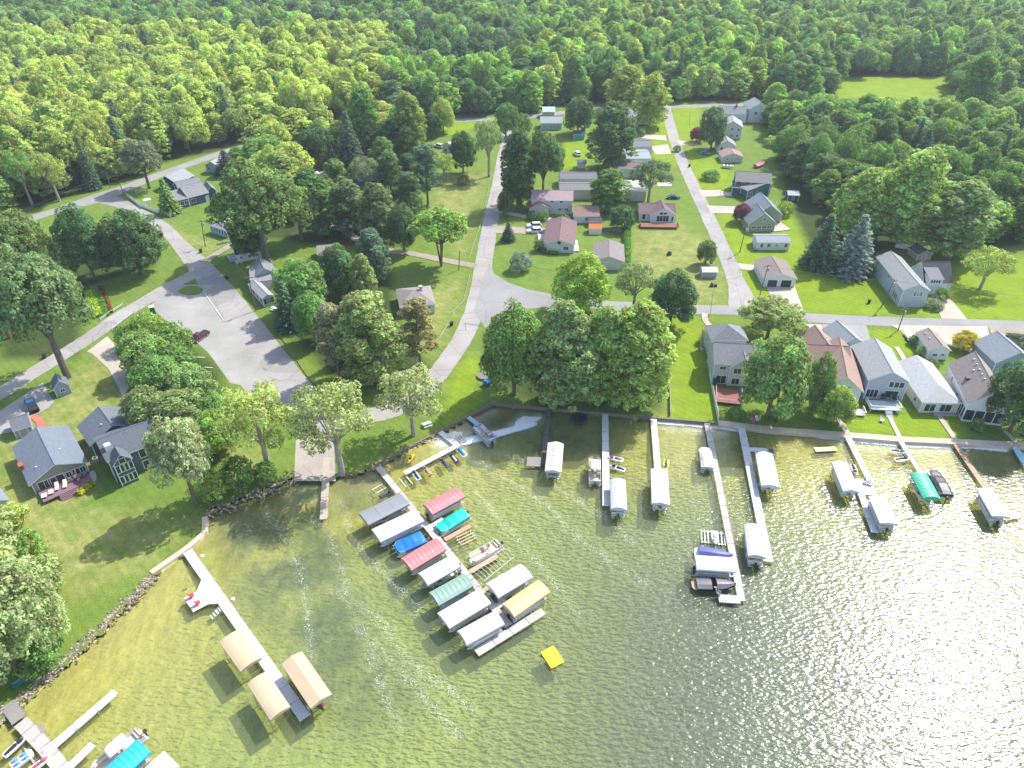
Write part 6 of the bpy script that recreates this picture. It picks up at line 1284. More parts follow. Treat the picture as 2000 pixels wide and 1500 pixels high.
for px, to, lbl, kw in [((901, 883), (893, 874), 'jet ski under a blue cover on the T shaped dock', dict(cover=(0.02, 0.2, 0.6))), ((885, 894), (876, 884), 'black and white jet ski beside the blue covered one', dict(c1=(0.05, 0.05, 0.06), c2=(0.5, 0.5, 0.52))), ((866, 903), (857, 892), 'dark grey jet ski in the middle of the T shaped dock', dict(c1=(0.12, 0.12, 0.13))),
   ((833, 919), (824, 908), 'tan jet ski on the T shaped dock', dict(c1=(0.35, 0.25, 0.1), c2=(0.3, 0.28, 0.24))), ((812, 928), (803, 917), 'silver blue jet ski at the outer end of the T shaped dock', dict(c1=(0.45, 0.5, 0.55))), ((756, 965), (772, 958), 'dark jet ski on the shore side of the central dock', dict(c1=(0.05, 0.05, 0.055), c2=(0.12, 0.12, 0.13))),
   ((1202, 896), (1192, 894), 'white jet ski with a red and purple seat', dict(c2=(0.3, 0.06, 0.2))), ((1206, 914), (1196, 911), 'white jet ski with dark seat below the red and purple one', dict(c1=(0.6, 0.65, 0.68))), ((1301, 908), (1300, 920), 'yellow and grey jet ski behind the white ridged canopy', dict(c1=(0.75, 0.5, 0.08), c2=(0.1, 0.1, 0.1))),
   ((1396, 1050), (1397, 1064), 'white jet ski on a slatted lift at the longest dock', dict(c2=(0.55, 0.5, 0.48))), ((1510, 887), (1513, 897), 'dark grey jet ski beside the side arm canopy', dict(c1=(0.12, 0.13, 0.14))), ((1668, 917), (1672, 928), 'black and white jet ski between canopy and square platform dock', dict(c1=(0.55, 0.6, 0.58), c2=(0.02, 0.02, 0.02))),
   ((1754, 882), (1766, 884), 'white jet ski nearest the sea wall at the grey dock', dict(c2=(0.15, 0.13, 0.2))), ((1762, 897), (1774, 896), 'white jet ski farther out at the grey dock', dict(c1=(0.75, 0.75, 0.77))), ((30, 1458), (44, 1446), 'white jet ski nearest shore at the bottom left dock', dict(c1=(0.6, 0.58, 0.62))), ((76, 1494), (92, 1482), 'white jet ski beside the paddle boat', dict(c1=(0.72, 0.68, 0.68), c2=(0.4, 0.1, 0.15)))]:
    jetski(px, to, lbl, **kw)
def rack(px, to, Ls, Ws, label, nb=2, m=None):
    a, b_ = G(*px, -.3), G(*to, -.3); rz = math.atan2((b_ - a).y, (b_ - a).x); e = empty('jet_ski_lift', (a.x, a.y, 0), rz, label, 'boat lift'); m = m or paint((0.6, 0.56, 0.45))
    bk = MB()
    for k in range(nb): y = -Ws / 2 + Ws * k / max(1, nb - 1); bk.box(-Ls / 2, Ls / 2, y - .1, y + .1, -.38, -.24)
    bk.build('bunks', m, e); fb = MB()
    for sx in (-1, 1): fb.box(sx * Ls * .4 - .05, sx * Ls * .4 + .05, -Ws / 2, Ws / 2, -.5, -.38); [fb.tube((sx * Ls * .4, sy * Ws / 2, -2.2), (sx * Ls * .4, sy * Ws / 2, .35), .045) for sy in (-1, 1)]
    fb.build('frame', ALU, e)
rack((910, 1051), (925, 1044), 3.4, 2.0, 'empty wooden bunk lift beside the brown catwalk', 4, planks((0.5, 0.4, 0.28)))
rack((793, 940), (784, 929), 2.8, 1.4, 'empty pale frame lift at the outer end of the T shaped dock')
rack((740, 955), (752, 948), 2.4, 1.3, 'empty frame lift on the shore side of the central dock'); rack((900, 857), (892, 849), 2.6, 1.0, 'empty plank lift between the T shaped dock and the shore pontoon', 3)
rack((1396, 1050), (1397, 1064), 3.2, 4.6, 'slatted lift beneath the white jet ski', 9, paint((0.55, 0.53, 0.5)))
rack((160 * .35 + 12, 1468), (60, 1456), 3.0, 1.4, 'empty bunk lift at the bottom left dock'); 
def raft(A, B_, C, col, label, lad=None):
    ctr, rz, L, W = rect(A, B_, C, -.2); e = empty('swim_raft', ctr, rz, label, 'swim raft'); MB().box(-L / 2, L / 2, -W / 2, W / 2, -.32, -.18).build('deck', paint(col, .6), e, bevel=.03)
    MB().box(-L / 2 + .2, L / 2 - .2, -W / 2 + .1, -W / 2 + .6, -.85, -.32).box(-L / 2 + .2, L / 2 - .2, W / 2 - .6, W / 2 - .1, -.85, -.32).build('floats', paint((0.2, 0.06, 0.05)), e)
    if lad: MB().path([(-.25, -W / 2 - .02, -.9), (-.25, -W / 2 - .02, .35), (-.25, -W / 2 + .35, .35), (-.25, -W / 2 + .35, -.18)], .03).path([(.25, -W / 2 - .02, -.9), (.25, -W / 2 - .02, .35), (.25, -W / 2 + .35, .35), (.25, -W / 2 + .35, -.18)], .03).build('ladder', paint((0.35, 0.2, 0.02)), e)
raft((1102.5, 1292.5), (1081, 1261), (1078, 1307.5), (0.80, 0.62, 0.02), 'bright yellow swim raft with a ladder floating in open water'); raft((1594, 882), (1636, 880), (1590, 874), (0.76, 0.58, 0.28), 'straw coloured swim raft near the right sea wall')
# kayak, paddle boat, water trampoline, swim steps
def kayak(px, to, col, label, z=-.62, L=3.4, name='kayak'):
    a, b_ = G(*px, z), G(*to, z); rz = math.atan2((b_ - a).y, (b_ - a).x); e = empty(name, (a.x, a.y, z), rz, label, name)
    rg_ = []
    for k in range(9): f = -1 + k / 4; wv = .38 * (1 - abs(f) ** 2.4) + .02; rg_.append([(f * L / 2, wv * math.cos(t), .17 + .17 * math.sin(t) + .06 * f * f) for t in np.linspace(0, 2 * math.pi, 9)[:-1]])
    MB().loft(rg_).build('hull', paint(col, .3), e, smooth=True); MB().tube((-.1, 0, .3), (-.1, 0, .36), .3, n=10).build('cockpit', DARK, e)
kayak((802.5, 897), (808, 889), (0.82, 0.60, 0.01), 'yellow kayak floating behind the T shaped dock'); kayak((525, 506), (531, 514), (0.03, 0.35, 0.38), 'turquoise kayak lying behind the grey porch house', z=.02, L=4); kayak((436, 475), (444, 473), (0.10, 0.25, 0.30), 'dark blue green rowboat upturned on the cottage lawn', z=.02, L=4, name='rowboat')
c = G(1131, 816, -.3); e = empty('water_trampoline', (c.x, c.y, -.6), 0, 'round black water trampoline floating by the timber sea wall', 'trampoline'); MB().tube((0, 0, .28), (0, 0, .32), 1.62, n=28).build('mat', paint((0.012, 0.016, 0.035), .6), e)
tr_ = MB(); R0, r0 = 1.78, .24; rg_ = [[((R0 + r0 * math.cos(u)) * math.cos(t), (R0 + r0 * math.cos(u)) * math.sin(t), .22 + r0 * math.sin(u)) for u in np.linspace(0, 2 * math.pi, 9)[:-1]] for t in np.linspace(0, 2 * math.pi, 29)]; tr_.loft(rg_, caps=False).build('ring', paint((0.03, 0.045, 0.06), .4), e, smooth=True)
ctr, rz, L, W = rect((22, 1486), (52, 1464), (32, 1498), 0); e = empty('paddle_boat', (ctr.x, ctr.y, -.5), rz, 'white paddle boat with blue seats at the bottom left dock', 'paddle boat'); MB().prism([(-1.3, -.7), (1.1, -.7), (1.35, -.35), (1.35, .35), (1.1, .7), (-1.3, .7)], 0, .42).build('hull', paint((0.7, 0.72, 0.74), .3), e)
for sx in (-.5, .55):
    for sy in (-.35, .35): MB().box(sx - .22, sx + .22, sy - .24, sy + .24, .42, .56).box(sx - .24, sx - .14, sy - .24, sy + .24, .56, .95).build('seat', paint((0.12, 0.3, 0.6)), e)

# ------------------------------------------------------------------ vehicles
def vehicle(px, to, kind, col, label, group=None, L=None, top=None):
    """px: centre of the ground footprint, to: a pixel ahead of the bonnet"""
    a, b_ = G(*px, .4), G(*to, .4); rz = math.atan2((b_ - a).y, (b_ - a).x); g_ = G(*px)
    L = L or dict(pickup=5.8, suv=4.8, car=4.7)[kind]; W = 1.95 if kind != 'car' else 1.82
    e = empty(dict(pickup='pickup_truck', suv='suv', car='car')[kind], (g_.x, g_.y, .02), rz, label, dict(pickup='pickup truck', suv='SUV', car='car')[kind], group)
    hb = .95 if kind != 'car' else .82; h = L / 2; pc = paint(col, .22, .03)
    rings = []
    for f, wv, z0, z1 in ((-1, .9, .5, hb), (-.96, .98, .36, hb + .04), (-.6, 1, .3, hb + .06), (0, 1, .3, hb + .05), (.45, 1, .3, hb + .03), (.8, .97, .32, hb - .02), (.96, .93, .36, hb - .1), (1, .84, .46, hb - .22)):
        w_ = W / 2 * wv; rings.append([(f * h, -w_, z0), (f * h, w_, z0), (f * h, w_ * 1.0, (z0 + z1) / 2), (f * h, w_ * .93, z1), (f * h, -w_ * .93, z1), (f * h, -w_, (z0 + z1) / 2)])
    MB().loft(rings).build('body', pc, e)
    spec = dict(pickup=((-.12 * L, .30 * L), (-.07 * L, .15 * L), .72), suv=((-.47 * L, .24 * L), (-.38 * L, .1 * L), .68), car=((-.36 * L, .22 * L), (-.2 * L, .06 * L), .52))[kind]
    (x0, x1), (t0, t1), hh = spec; wb, wt = W / 2 * .9, W / 2 * .74; zb = hb + .02; zt = hb + hh
    MB().add([(x0, -wb, zb), (x1, -wb, zb), (x1, wb, zb), (x0, wb, zb), (t0, -wt, zt), (t1, -wt, zt), (t1, wt, zt), (t0, wt, zt)], [(0, 1, 5, 4), (1, 2, 6, 5), (2, 3, 7, 6), (3, 0, 4, 7)]).build('windows', GLASS, e)
    rb = MB().box(t0 - .03, t1 + .03, -wt - .02, wt + .02, zt - .03, zt + .05)
    for sy in (-1, 1):
        for (xa, ta) in ((x0, t0), (x1, t1), ((x0 + x1) / 2, (t0 + t1) / 2)): rb.tube((xa, sy * wb, zb), (ta, sy * wt, zt), .05, n=4)
    rb.build('roof', paint(top, .25) if top else pc, e)
    if kind == 'pickup':
        if top: MB().box(-h + .12, x0 - .05, -W / 2 * .86, W / 2 * .86, hb + .02, hb + .1).build('bed_cover', paint((0.03, 0.03, 0.035), .5), e)
        else: MB().box(-h + .15, x0 - .08, -W / 2 * .8, W / 2 * .8, hb + .03, hb + .062).build('bed', paint((0.03, 0.03, 0.03), .8), e)
    for sx in (-.62, .62):
        for sy in (-1, 1):
            wl = MB().tube((sx * h, sy * (W / 2 - .22), .36), (sx * h, sy * (W / 2 + .01), .36), .36, n=14).build('wheel', RUBBER, e); MB().tube((sx * h, sy * (W / 2 + .005), .36), (sx * h, sy * (W / 2 + .03), .36), .2, n=10).build('rim', ALU, wl)
    for sy in (-1, 1): MB().box(h - .14, h - .02, sy * W * .36 - .17, sy * W * .36 + .17, hb - .3, hb - .14).build('headlight', paint((0.7, 0.72, 0.72), .1), e); MB().box(-h - .01, -h + .05, sy * W * .4 - .09, sy * W * .4 + .09, hb - .3, hb - .02).build('tail_light', paint((0.4, 0.02, 0.02), .2), e)
    if kind == 'pickup':
        for sy in (-1, 1): MB().box(-.2 * L, .25 * L, sy * (W / 2 + .02) - .05, sy * (W / 2 + .02) + .05, .3, .36).build('running_board', ALU, e)
    return e
vehicle((390, 662), (377, 671), 'pickup', (0.13, 0.022, 0.04), 'maroon pickup truck parked on the edge of the gravel lot')
vehicle((64, 796), (53, 776), 'pickup', (0.015, 0.015, 0.018), 'black pickup truck with blue roof reflections on the gravel parking', top=(0.02, 0.10, 0.22), L=5.9)  # reflections put into the roof as a blue colour
vehicle((1043, 444), (1030, 444.5), 'suv', (0.62, 0.68, 0.74), 'pale blue white SUV parked on the dirt pad, farther of the two')
vehicle((1044, 454), (1030, 454.5), 'suv', (0.75, 0.76, 0.77), 'white SUV parked on the dirt pad, nearer of the two')
vehicle((1315, 388), (1330, 388), 'car', (0.015, 0.04, 0.075), 'dark blue car parked behind the red deck house')
vehicle((1127, 303), (1121, 297), 'suv', (0.74, 0.75, 0.76), 'white car parked on the grass by the teal shed')
vehicle((1351, 573), (1351, 562), 'car', (0.75, 0.76, 0.77), 'white car parked at the cross street beside the dark round tree')
vehicle((857, 288), (845, 285), 'suv', (0.6, 0.58, 0.55), 'pale car parked beside the blue white cottage')
vehicle((585, 318), (578, 322), 'car', (0.35, 0.38, 0.42), 'silver car half hidden under the dark trees by the pale roofs')
vehicle((1377, 302), (1384, 303), 'car', (0.05, 0.25, 0.42), 'small blue car between the dense dark tree and the red roofed shed', L=4.2)
# boats ashore
def onland(px, to, L, W, col, label, cover=None):
    a, b_ = G(*px, .5), G(*to, .5); return speedboat((a.x, a.y), math.atan2((b_ - a).y, (b_ - a).x), L, W, label, col=col, cover=cover, z=.25, mot=False)
onland((1484, 323), (1496, 319), 6.0, 2.3, (0.6, 0.05, 0.18), 'pink speedboat stored on the grass at the grove edge', (0.62, 0.06, 0.2)); onland((1764, 485), (1774, 487), 4.6, 1.8, (0.7, 0.72, 0.75), 'white boat stored in the shade behind the long grey house', (0.66, 0.68, 0.72))
onland((1422, 326), (1430, 327), 4.5, 1.7, (0.6, 0.62, 0.62), 'white rowing boat beside the red roofed shed'); onland((958, 743), (966, 737), 4.0, 1.5, (0.04, 0.12, 0.4), 'small blue covered boat under the lakefront grove', (0.05, 0.16, 0.5))
c = G(1775, 660); a = G(1765, 645); rz = math.atan2((a - c).y, (a - c).x); e = empty('boat_trailer', (c.x, c.y, 0), rz, 'grey boat trailer parked along the paved yard fence', 'trailer'); MB().box(-3, 2.2, -.95, -.85, .45, .55).box(-3, 2.2, .85, .95, .45, .55).box(-3, -2.9, -.95, .95, .45, .55).box(-.05, .05, -.95, .95, .45, .55).box(2.1, 4, -.06, .06, .45, .55).build('frame', ALU, e)
for sy in (-1, 1): MB().tube((-1, sy * .98, .34), (-1, sy * 1.16, .34), .34, n=12).build('wheel', RUBBER, e)
MB().box(-2.8, 1.8, -.8, .8, .58, .72).build('deck', paint((0.5, 0.52, 0.54)), e)

# ------------------------------------------------------------------ poles, wires, fences, street things
POLE = {}
def upole(key, base, top, label, arm=True, r=.15, col=None, lamp=False, rz=.3):
    b_ = G(*base); h = height_at(base[0], base[1], top[1]); e = empty('utility_pole' if not lamp else 'street_lamp', b_, rz, label, 'utility pole' if not lamp else 'street lamp')
    px = P(b_.x, b_.y, h)[0]; s_ = scale_at(base[0], base[1], h); lean = max(-1.2, min(1.2, (top[0] - px) / s_))
    c_, s2 = math.cos(-rz), math.sin(-rz); tx, ty = lean * c_, lean * s2
    MB().tube((0, 0, -.3), (tx, ty, h), r, r * .65, 8).build('pole', col or WOODP, e); POLE[key] = Vector((b_.x + lean, b_.y, h - .25))
    if arm:
        MB().box(tx - 1.2, tx + 1.2, ty - .07, ty + .07, h - .5, h - .36).build('crossarm', WOODP, e)
        ib = MB()
        for x in (-1.1, -.5, .5, 1.1): ib.tube((tx + x, ty, h - .36), (tx + x, ty, h - .14), .06, .04)
        ib.build('insulators', paint((0.3, 0.3, 0.3), .3), e)
        MB().tube((tx + .35, ty, h - 1.9), (tx + .35, ty, h - 1.0), .24, n=10).build('transformer', paint((0.4, 0.41, 0.42)), e)
    if lamp: MB().tube((tx, ty, h), (tx + 1.2, ty, h + .25), .05).box(tx + 1.0, tx + 1.6, ty - .12, ty + .12, h + .18, h + .3).build('lamp_head', ALU, e)
    return e
upole('a', (1720, 601), (1748, 546), 'utility pole in front of the long grey house'); upole('b', (1754, 645), (1769, 601), 'utility pole at the lakeside of the cross street by the paved yard')
upole('c', (1444.7, 493), (1458, 441), 'utility pole on the bright lawn beside the white trailer cottage'); upole('d', (1482, 584), (1501, 517), 'utility pole in front of the brown roofed garage')
upole('e', (401, 481), (393, 430), 'utility pole on the corner lawn of the small blue cottage'); upole('f', (499.6, 607), (485, 540), 'utility pole beside the weathered grey porch house')
upole('g', (241, 378), (222, 329), 'utility pole with crossarm on the bend of the forest road'); upole('h', (215, 366), (208, 336), 'shorter utility pole just inside the forest behind the road bend', False)
upole('i', (994, 432), (994, 381), 'utility pole left of the two tone gable house', False); upole('j', (896, 527), (898, 490), 'pole with a small white box where the gravel drive meets the road', False)
upole('k', (1387, 616), (1395, 548), 'slim grey pole at the cross street above the hip roofed lake house', False, .1, ALU); upole('l', (949, 630), (949, 604), 'thin sign post pole at the edge of the road junction', False, .07, ALU)
upole('m', (1346, 252), (1348, 217), 'street lamp on the bright lawn beside the north street', False, .08, ALU, True); upole('n', (281, 712), (269, 678), 'pale pole standing in the thicket', False, .1, paint((0.6, 0.62, 0.64)))
upole('o', (1405, 398), (1408, 372), 'thin pole between the driveways of the north street', False, .06, ALU); upole('p', (957, 332), (956, 285), 'utility pole beside the tall thin pine like tree', True); upole('q', (1447, 603), (1449, 585), 'stop sign post at the north street corner', False, .05, ALU)
def wire(a, b_, label, sag=.8, r=.028):
    a, b_ = Vector(a), Vector(b_); pp = [tuple(a.lerp(b_, t) - Vector((0, 0, sag * 4 * t * (1 - t)))) for t in np.linspace(0, 1, 13)]
    tag(MB().path(pp, r, 4).build('power_line', paint((0.12, 0.12, 0.125))), label, 'power line', 'overhead wires')
wire(POLE['a'], G(2100, 584, 8), 'power line running right from the long grey house pole past the dormer garage'); wire(POLE['a'], POLE['d'], 'power line between the long grey house pole and the brown garage pole'); wire(POLE['d'], POLE['k'], 'power line between the brown garage pole and the slim grey pole')
wire(POLE['d'], POLE['c'], 'power line between the brown garage pole and the trailer cottage pole'); wire(POLE['e'], POLE['f'], 'power line between the corner lawn pole and the grey porch house pole'); wire(POLE['e'], POLE['g'], 'power line between the corner lawn pole and the forest road bend pole'); wire(POLE['g'], G(-40, 442, 8), 'power line running left along the forest road')
wire(POLE['j'], G(1180, 541, 7), 'power line crossing the corner lawn with the blue green shrub'); wire(POLE['a'], POLE['b'], 'short power line across the cross street', .3)
def fence(px, label, h=1.0, col=(0.74, 0.75, 0.75), step=2.2, name='fence', solid=True, group=None):
    ln = [G(*p) for p in px]; c = ln[0]; e = empty(name, c, 0, label, 'fence', group); pb, pn = MB(), MB()
    for a, b_ in zip(ln[:-1], ln[1:]):
        L = (b_ - a).length; k_ = max(1, int(L / step)); d = (b_ - a) / k_
        for k in range(k_):
            p = a + d * k - c; q = a + d * (k + 1) - c; pb.box(p.x - .07, p.x + .07, p.y - .07, p.y + .07, 0, h + .12)
            if solid: pn.obox((p.x, p.y), (q.x, q.y), .05, .08, h)
            else:
                for z in (.35, h - .1): pn.obox((p.x, p.y), (q.x, q.y), .06, z - .07, z + .07)
        q = ln[-1] - c
    pb.box(q.x - .07, q.x + .07, q.y - .07, q.y + .07, 0, h + .12); pn.build('panels' if solid else 'rails', paint(col), e); pb.build('posts', paint(col), e); return e
fence([(249, 384), (273, 403), (303, 414), (333, 424), (346, 416)], 'white fence round the navy blue house', 1.2); fence([(266, 378), (285, 374)], 'short white fence piece behind the garden of the navy blue house', 1.0, solid=False)
c = G(291, 403); e = empty('garden_arbor', c, .6, 'white garden arbor set into the white fence', 'arbor')
for x in (-.9, .9):
    for y in (-.6, .6): MB().box(x - .08, x + .08, y - .08, y + .08, 0, 2.4).build('post', WHITE, e)
MB().box(-1.2, 1.2, -.9, .9, 2.4, 2.55).build('roof', WHITE, e)
fence([(1385, 733), (1394, 780), (1402, 823)], 'white panel fence beside the hip roofed lake house deck', 1.5); fence([(1306, 742), (1308, 778), (1309, 812)], 'low pale fence at the right of the lakefront grove', 1.0, (0.5, 0.48, 0.42))
fence([(219, 645), (240, 628), (262, 612)], 'metal guard rail on the thicket side of the left road', .75, (0.55, 0.56, 0.57), solid=False, name='guard_rail'); fence([(197, 625), (218, 611), (240, 597)], 'metal guard rail on the creek side of the left road', .75, (0.55, 0.56, 0.57), solid=False, name='guard_rail')
fence([(1175, 452), (1214, 456)], 'dark slatted fence beside the orange roofed shed', 1.4, (0.14, 0.13, 0.13)); fence([(530, 636), (552, 664), (570, 690), (600, 735), (614, 752)], 'low brown timber edging along the grove lawn', .3, (0.30, 0.22, 0.16))
fence([(917, 540), (905, 590), (882, 612)], 'low pale kerb wall on the lawn beside the middle road', .35, (0.5, 0.45, 0.38)); fence([(876, 632), (858, 662), (834, 690)], 'lower pale kerb wall beside the middle road', .35, (0.5, 0.42, 0.34)); fence([(960, 338), (945, 420), (916, 505)], 'thin pale kerb line along the middle lawn', .2, (0.55, 0.52, 0.45))
def hedge(px, wd, h, label):
    ln = [G(*p) for p in px]; c = ln[0]; C, D = [], []
    for a, b_ in zip(ln[:-1], ln[1:]):
        n_ = int((b_ - a).length / .42)
        for k in range(n_):
            for j in range(9):
                t = math.pi * j / 8; p = a.lerp(b_, (k + random.random()) / n_) - c; d = (b_ - a).normalized(); nv = Vector((-d.y, d.x, 0))
                o = p + nv * math.cos(t) * wd / 2 * random.uniform(.85, 1.1); C.append((o.x, o.y, .3 + (h - .3) * math.sin(t) * random.uniform(.85, 1.08))); D.append((nv.x * math.cos(t), nv.y * math.cos(t), math.sin(t) + .1))
    me = leaf_mesh('hedge', [mk(np.array(C), np.array(D), np.full(len(C), .3), 12, .17, .11)], LEAF); o = bpy.data.objects.new('hedge', me); COL.objects.link(o); o.location = c; o['tint'] = [x * TGAIN for x in g1]; tag(o, label, 'hedge')
hedge([(1222, 520), (1224, 480), (1224, 446)], 2.2, 2.0, 'long clipped green hedge along the edge of the dry lawn'); hedge([(1062, 494), (1090, 497)], 1.0, .7, 'low flowering hedge in front of the maroon roofed house'); hedge([(1432, 384), (1462, 389)], 1.4, 1.0, 'dark hedge along the front of the teal house')
hedge([(195, 620), (186, 600), (176, 570)], 2.4, .7, 'bright green reeds in the creek bed beside the guard rail'); hedge([(205, 618), (198, 596), (188, 572)], 2.2, .6, 'bright weeds on the right half of the creek bed'); hedge([(152, 967), (170, 955), (178, 945)], 1.3, .7, 'yellow flowering bushes at the purple deck'); hedge([(218, 612), (208, 585), (196, 560)], .6, .5, 'rust coloured plants along the creek bank')
COL.objects['hedge.006']['tint'] = [0.26, 0.13, 0.05]; COL.objects['hedge.005']['tint'] = [0.5, 0.5, 0.04]; COL.objects['hedge.003']['tint'] = [0.42, 0.55, 0.05]
def bin_(px, label, col=(0.02, 0.022, 0.025)):
    c = G(*px); e = empty('trash_bin', c, random.uniform(0, 3), label, 'trash bin'); MB().add([(-.28, -.3, .05), (.28, -.3, .05), (.28, .3, .05), (-.28, .3, .05), (-.34, -.38, 1.0), (.34, -.38, 1.0), (.34, .38, 1.0), (-.34, .38, 1.0)], [(3, 2, 1, 0), (0, 1, 5, 4), (1, 2, 6, 5), (2, 3, 7, 6), (3, 0, 4, 7), (4, 5, 6, 7)]).build('body', paint(col), e); MB().box(-.37, .37, -.42, .42, 1.0, 1.09).build('lid', paint(col), e)
bin_((88, 699), 'black trash bin on the lawn under the huge leaning tree'); bin_((393, 493), 'black trash bin at the corner of the dirt drive'); bin_((443, 545), 'black trash bin on the verge beside the grey porch house'); bin_((1346, 326), 'black trash bin on the north street verge'); bin_((1285, 254), 'black trash bin on the lawn of the white cottage'); bin_((882, 636), 'black trash bin at the pale kerb wall'); bin_((1697, 592), 'small black bin on the bright lawn left of the utility pole')
def picnic(px, label, col=(0.72, 0.73, 0.73), rz=.5):
    c = G(*px); e = empty('picnic_table', c, rz, label, 'picnic table'); MB().box(-.95, .95, -.38, .38, .7, .76).build('table_top', paint(col), e)
    for s_ in (-1, 1): MB().box(-.95, .95, s_ * .75 - .13, s_ * .75 + .13, .42, .47).build('bench', paint(col), e)
    lb_ = MB()
    for x in (-.65, .65): lb_.tube((x, -.7, 0), (x, .3, .7), .04).tube((x, .7, 0), (x, -.3, .7), .04).box(x - .04, x + .04, -.75, .75, .36, .42)
    lb_.build('legs', paint(col), e)
picnic((467, 514), 'white picnic table in front of the near black roof'); picnic((537, 606), 'white picnic table beside the narrow conifer', rz=-.5); picnic((834, 832), 'grey picnic table under the silvery tree by the timber wall', (0.45, 0.46, 0.47)); picnic((1860, 792), 'white patio table on the porch of the cream lake house')
picnic((655, 420), 'white table on the gravel drive under the slender trees')
c = G(300, 613); e = empty('portable_toilet', c, .5, 'green portable toilet with a white roof at the gravel lot', 'toilet'); MB().box(-.6, .6, -.6, .6, .05, 2.15).build('cabin', paint((0.02, 0.13, 0.09)), e); MB().box(-.63, .63, -.63, .63, 2.15, 2.25).add([(-.63, -.63, 2.25), (.63, -.63, 2.25), (.63, .63, 2.25), (-.63, .63, 2.25), (0, 0, 2.45)], [(0, 1, 4), (1, 2, 4), (2, 3, 4), (3, 0, 4)]).build('roof', WHITE, e); MB().box(-.4, .4, -.63, -.6, .1, 2.0).build('door', paint((0.03, 0.17, 0.12)), e)
def lounger(px, label, rz=1.0, col=(0.72, 0.62, 0.48), z=.75, W=.7, L=1.9):
    c = G(*px, z); e = empty('lounge_chair', c, rz, label, 'lounge chair', 'loungers on the purple deck'); MB().box(-L / 2, L * .15, -W / 2, W / 2, .3, .38).build('seat', vinyl(col), e); MB().add([(L * .15, -W / 2, .36), (L * .15, W / 2, .36), (L * .45, W / 2, .85), (L * .45, -W / 2, .85), (L * .17, -W / 2, .3), (L * .17, W / 2, .3), (L * .47, W / 2, .79), (L * .47, -W / 2, .79)], [(0, 1, 2, 3), (7, 6, 5, 4), (0, 3, 7, 4), (1, 5, 6, 2), (3, 2, 6, 7)]).build('backrest', vinyl(col), e)
    lg_ = MB(); [lg_.tube((x, y, 0), (x, y, .3), .03) for x in (-L * .4, L * .1) for y in (-W * .4, W * .4)]; lg_.build('legs', ALU, e)
lounger((90, 969), 'beige armchair at the left corner of the purple deck', .5, W=1.2, L=1.4); lounger((103, 962), 'beige armchair beside the corner armchair on the purple deck', .5, W=1.2, L=1.4); lounger((112, 953), 'cream lounge chair left in the middle of the purple deck', 2.0); lounger((128, 948), 'cream lounge chair right in the middle of the purple deck', 2.0)
c = G(153, 935, .75); e = empty('patio_set', c, .3, 'round patio table with chairs and a red folded umbrella on the purple deck', 'patio set'); MB().tube((0, 0, .68), (0, 0, .74), .65, n=14).tube((0, 0, 0), (0, 0, .7), .06).build('table', paint((0.2, 0.17, 0.16)), e); MB().tube((0, 0, .7), (0, 0, 1.4), .03).tube((0, 0, 1.3), (0, 0, 2.6), .16, .03, 8).build('umbrella', vinyl((0.4, 0.1, 0.08)), e)
for k in range(4): t = k * 1.57 + .4; MB().box(1.05 * math.cos(t) - .24, 1.05 * math.cos(t) + .24, 1.05 * math.sin(t) - .24, 1.05 * math.sin(t) + .24, .38, .45).box(1.3 * math.cos(t) - .2, 1.3 * math.cos(t) + .2, 1.3 * math.sin(t) - .2, 1.3 * math.sin(t) + .2, .45, .95).build('chair', paint((0.25, 0.2, 0.19)), e)
def chair(px, col, label, rz=0, z=0.0, group=None):
    c = G(*px, z); e = empty('chair', c, rz, label, 'chair', group); m = paint(col); MB().box(-.3, .3, -.3, .3, .36, .43).build('seat', m, e); MB().add([(-.3, .28, .4), (.3, .28, .4), (.3, .5, 1.05), (-.3, .5, 1.05), (-.3, .34, .4), (.3, .34, .4), (.3, .56, 1.05), (-.3, .56, 1.05)], [(0, 1, 2, 3), (7, 6, 5, 4), (1, 5, 6, 2), (0, 3, 7, 4), (3, 2, 6, 7)]).build('backrest', m, e); lg_ = MB()
    for x in (-.27, .27): lg_.box(x - .04, x + .04, -.3, -.24, 0, .6).box(x - .04, x + .04, .22, .28, 0, .6).box(x - .06, x + .06, -.32, .3, .58, .62)
    lg_.build('legs', m, e)
chair((376, 1166), (0.55, 0.06, 0.08), 'red chair at the shore side of the white dock platform', 2.2, .06); chair((388, 1180), (0.55, 0.06, 0.08), 'red chair in the middle of the white dock platform', 2.2, .06)
chair((1690, 944), (0.3, 0.3, 0.33), 'grey chair left on the square white platform', .4, .06); chair((1700, 947), (0.34, 0.34, 0.37), 'grey chair right on the square white platform', .9, .06); chair((1722, 824), (0.66, 0.66, 0.64), 'white garden swing chair on the lake lawn', .5); chair((1403, 1161), (0.12, 0.12, 0.13), 'black and grey dock box chair at the L shaped dock end', 1.0, .06)
chair((1470, 826), (0.62, 0.08, 0.3), 'pink chair beside the lakeside walkway under the dense round tree', .4); chair((1478, 822), (0.66, 0.66, 0.68), 'white chair beside the pink chair under the dense round tree', .2)
c = G(40, 1337); e = empty('garden_bench', c, .9, 'teal bench under the pale tree at the bottom left shore', 'bench'); tm_ = paint((0.02, 0.25, 0.27)); MB().box(-.8, .8, -.25, .25, .4, .46).build('seat', tm_, e); MB().box(-.8, .8, .22, .28, .5, .95).build('backrest', tm_, e); MB().box(-.75, -.67, -.25, .25, 0, .6).box(.67, .75, -.25, .25, 0, .6).build('legs', tm_, e)
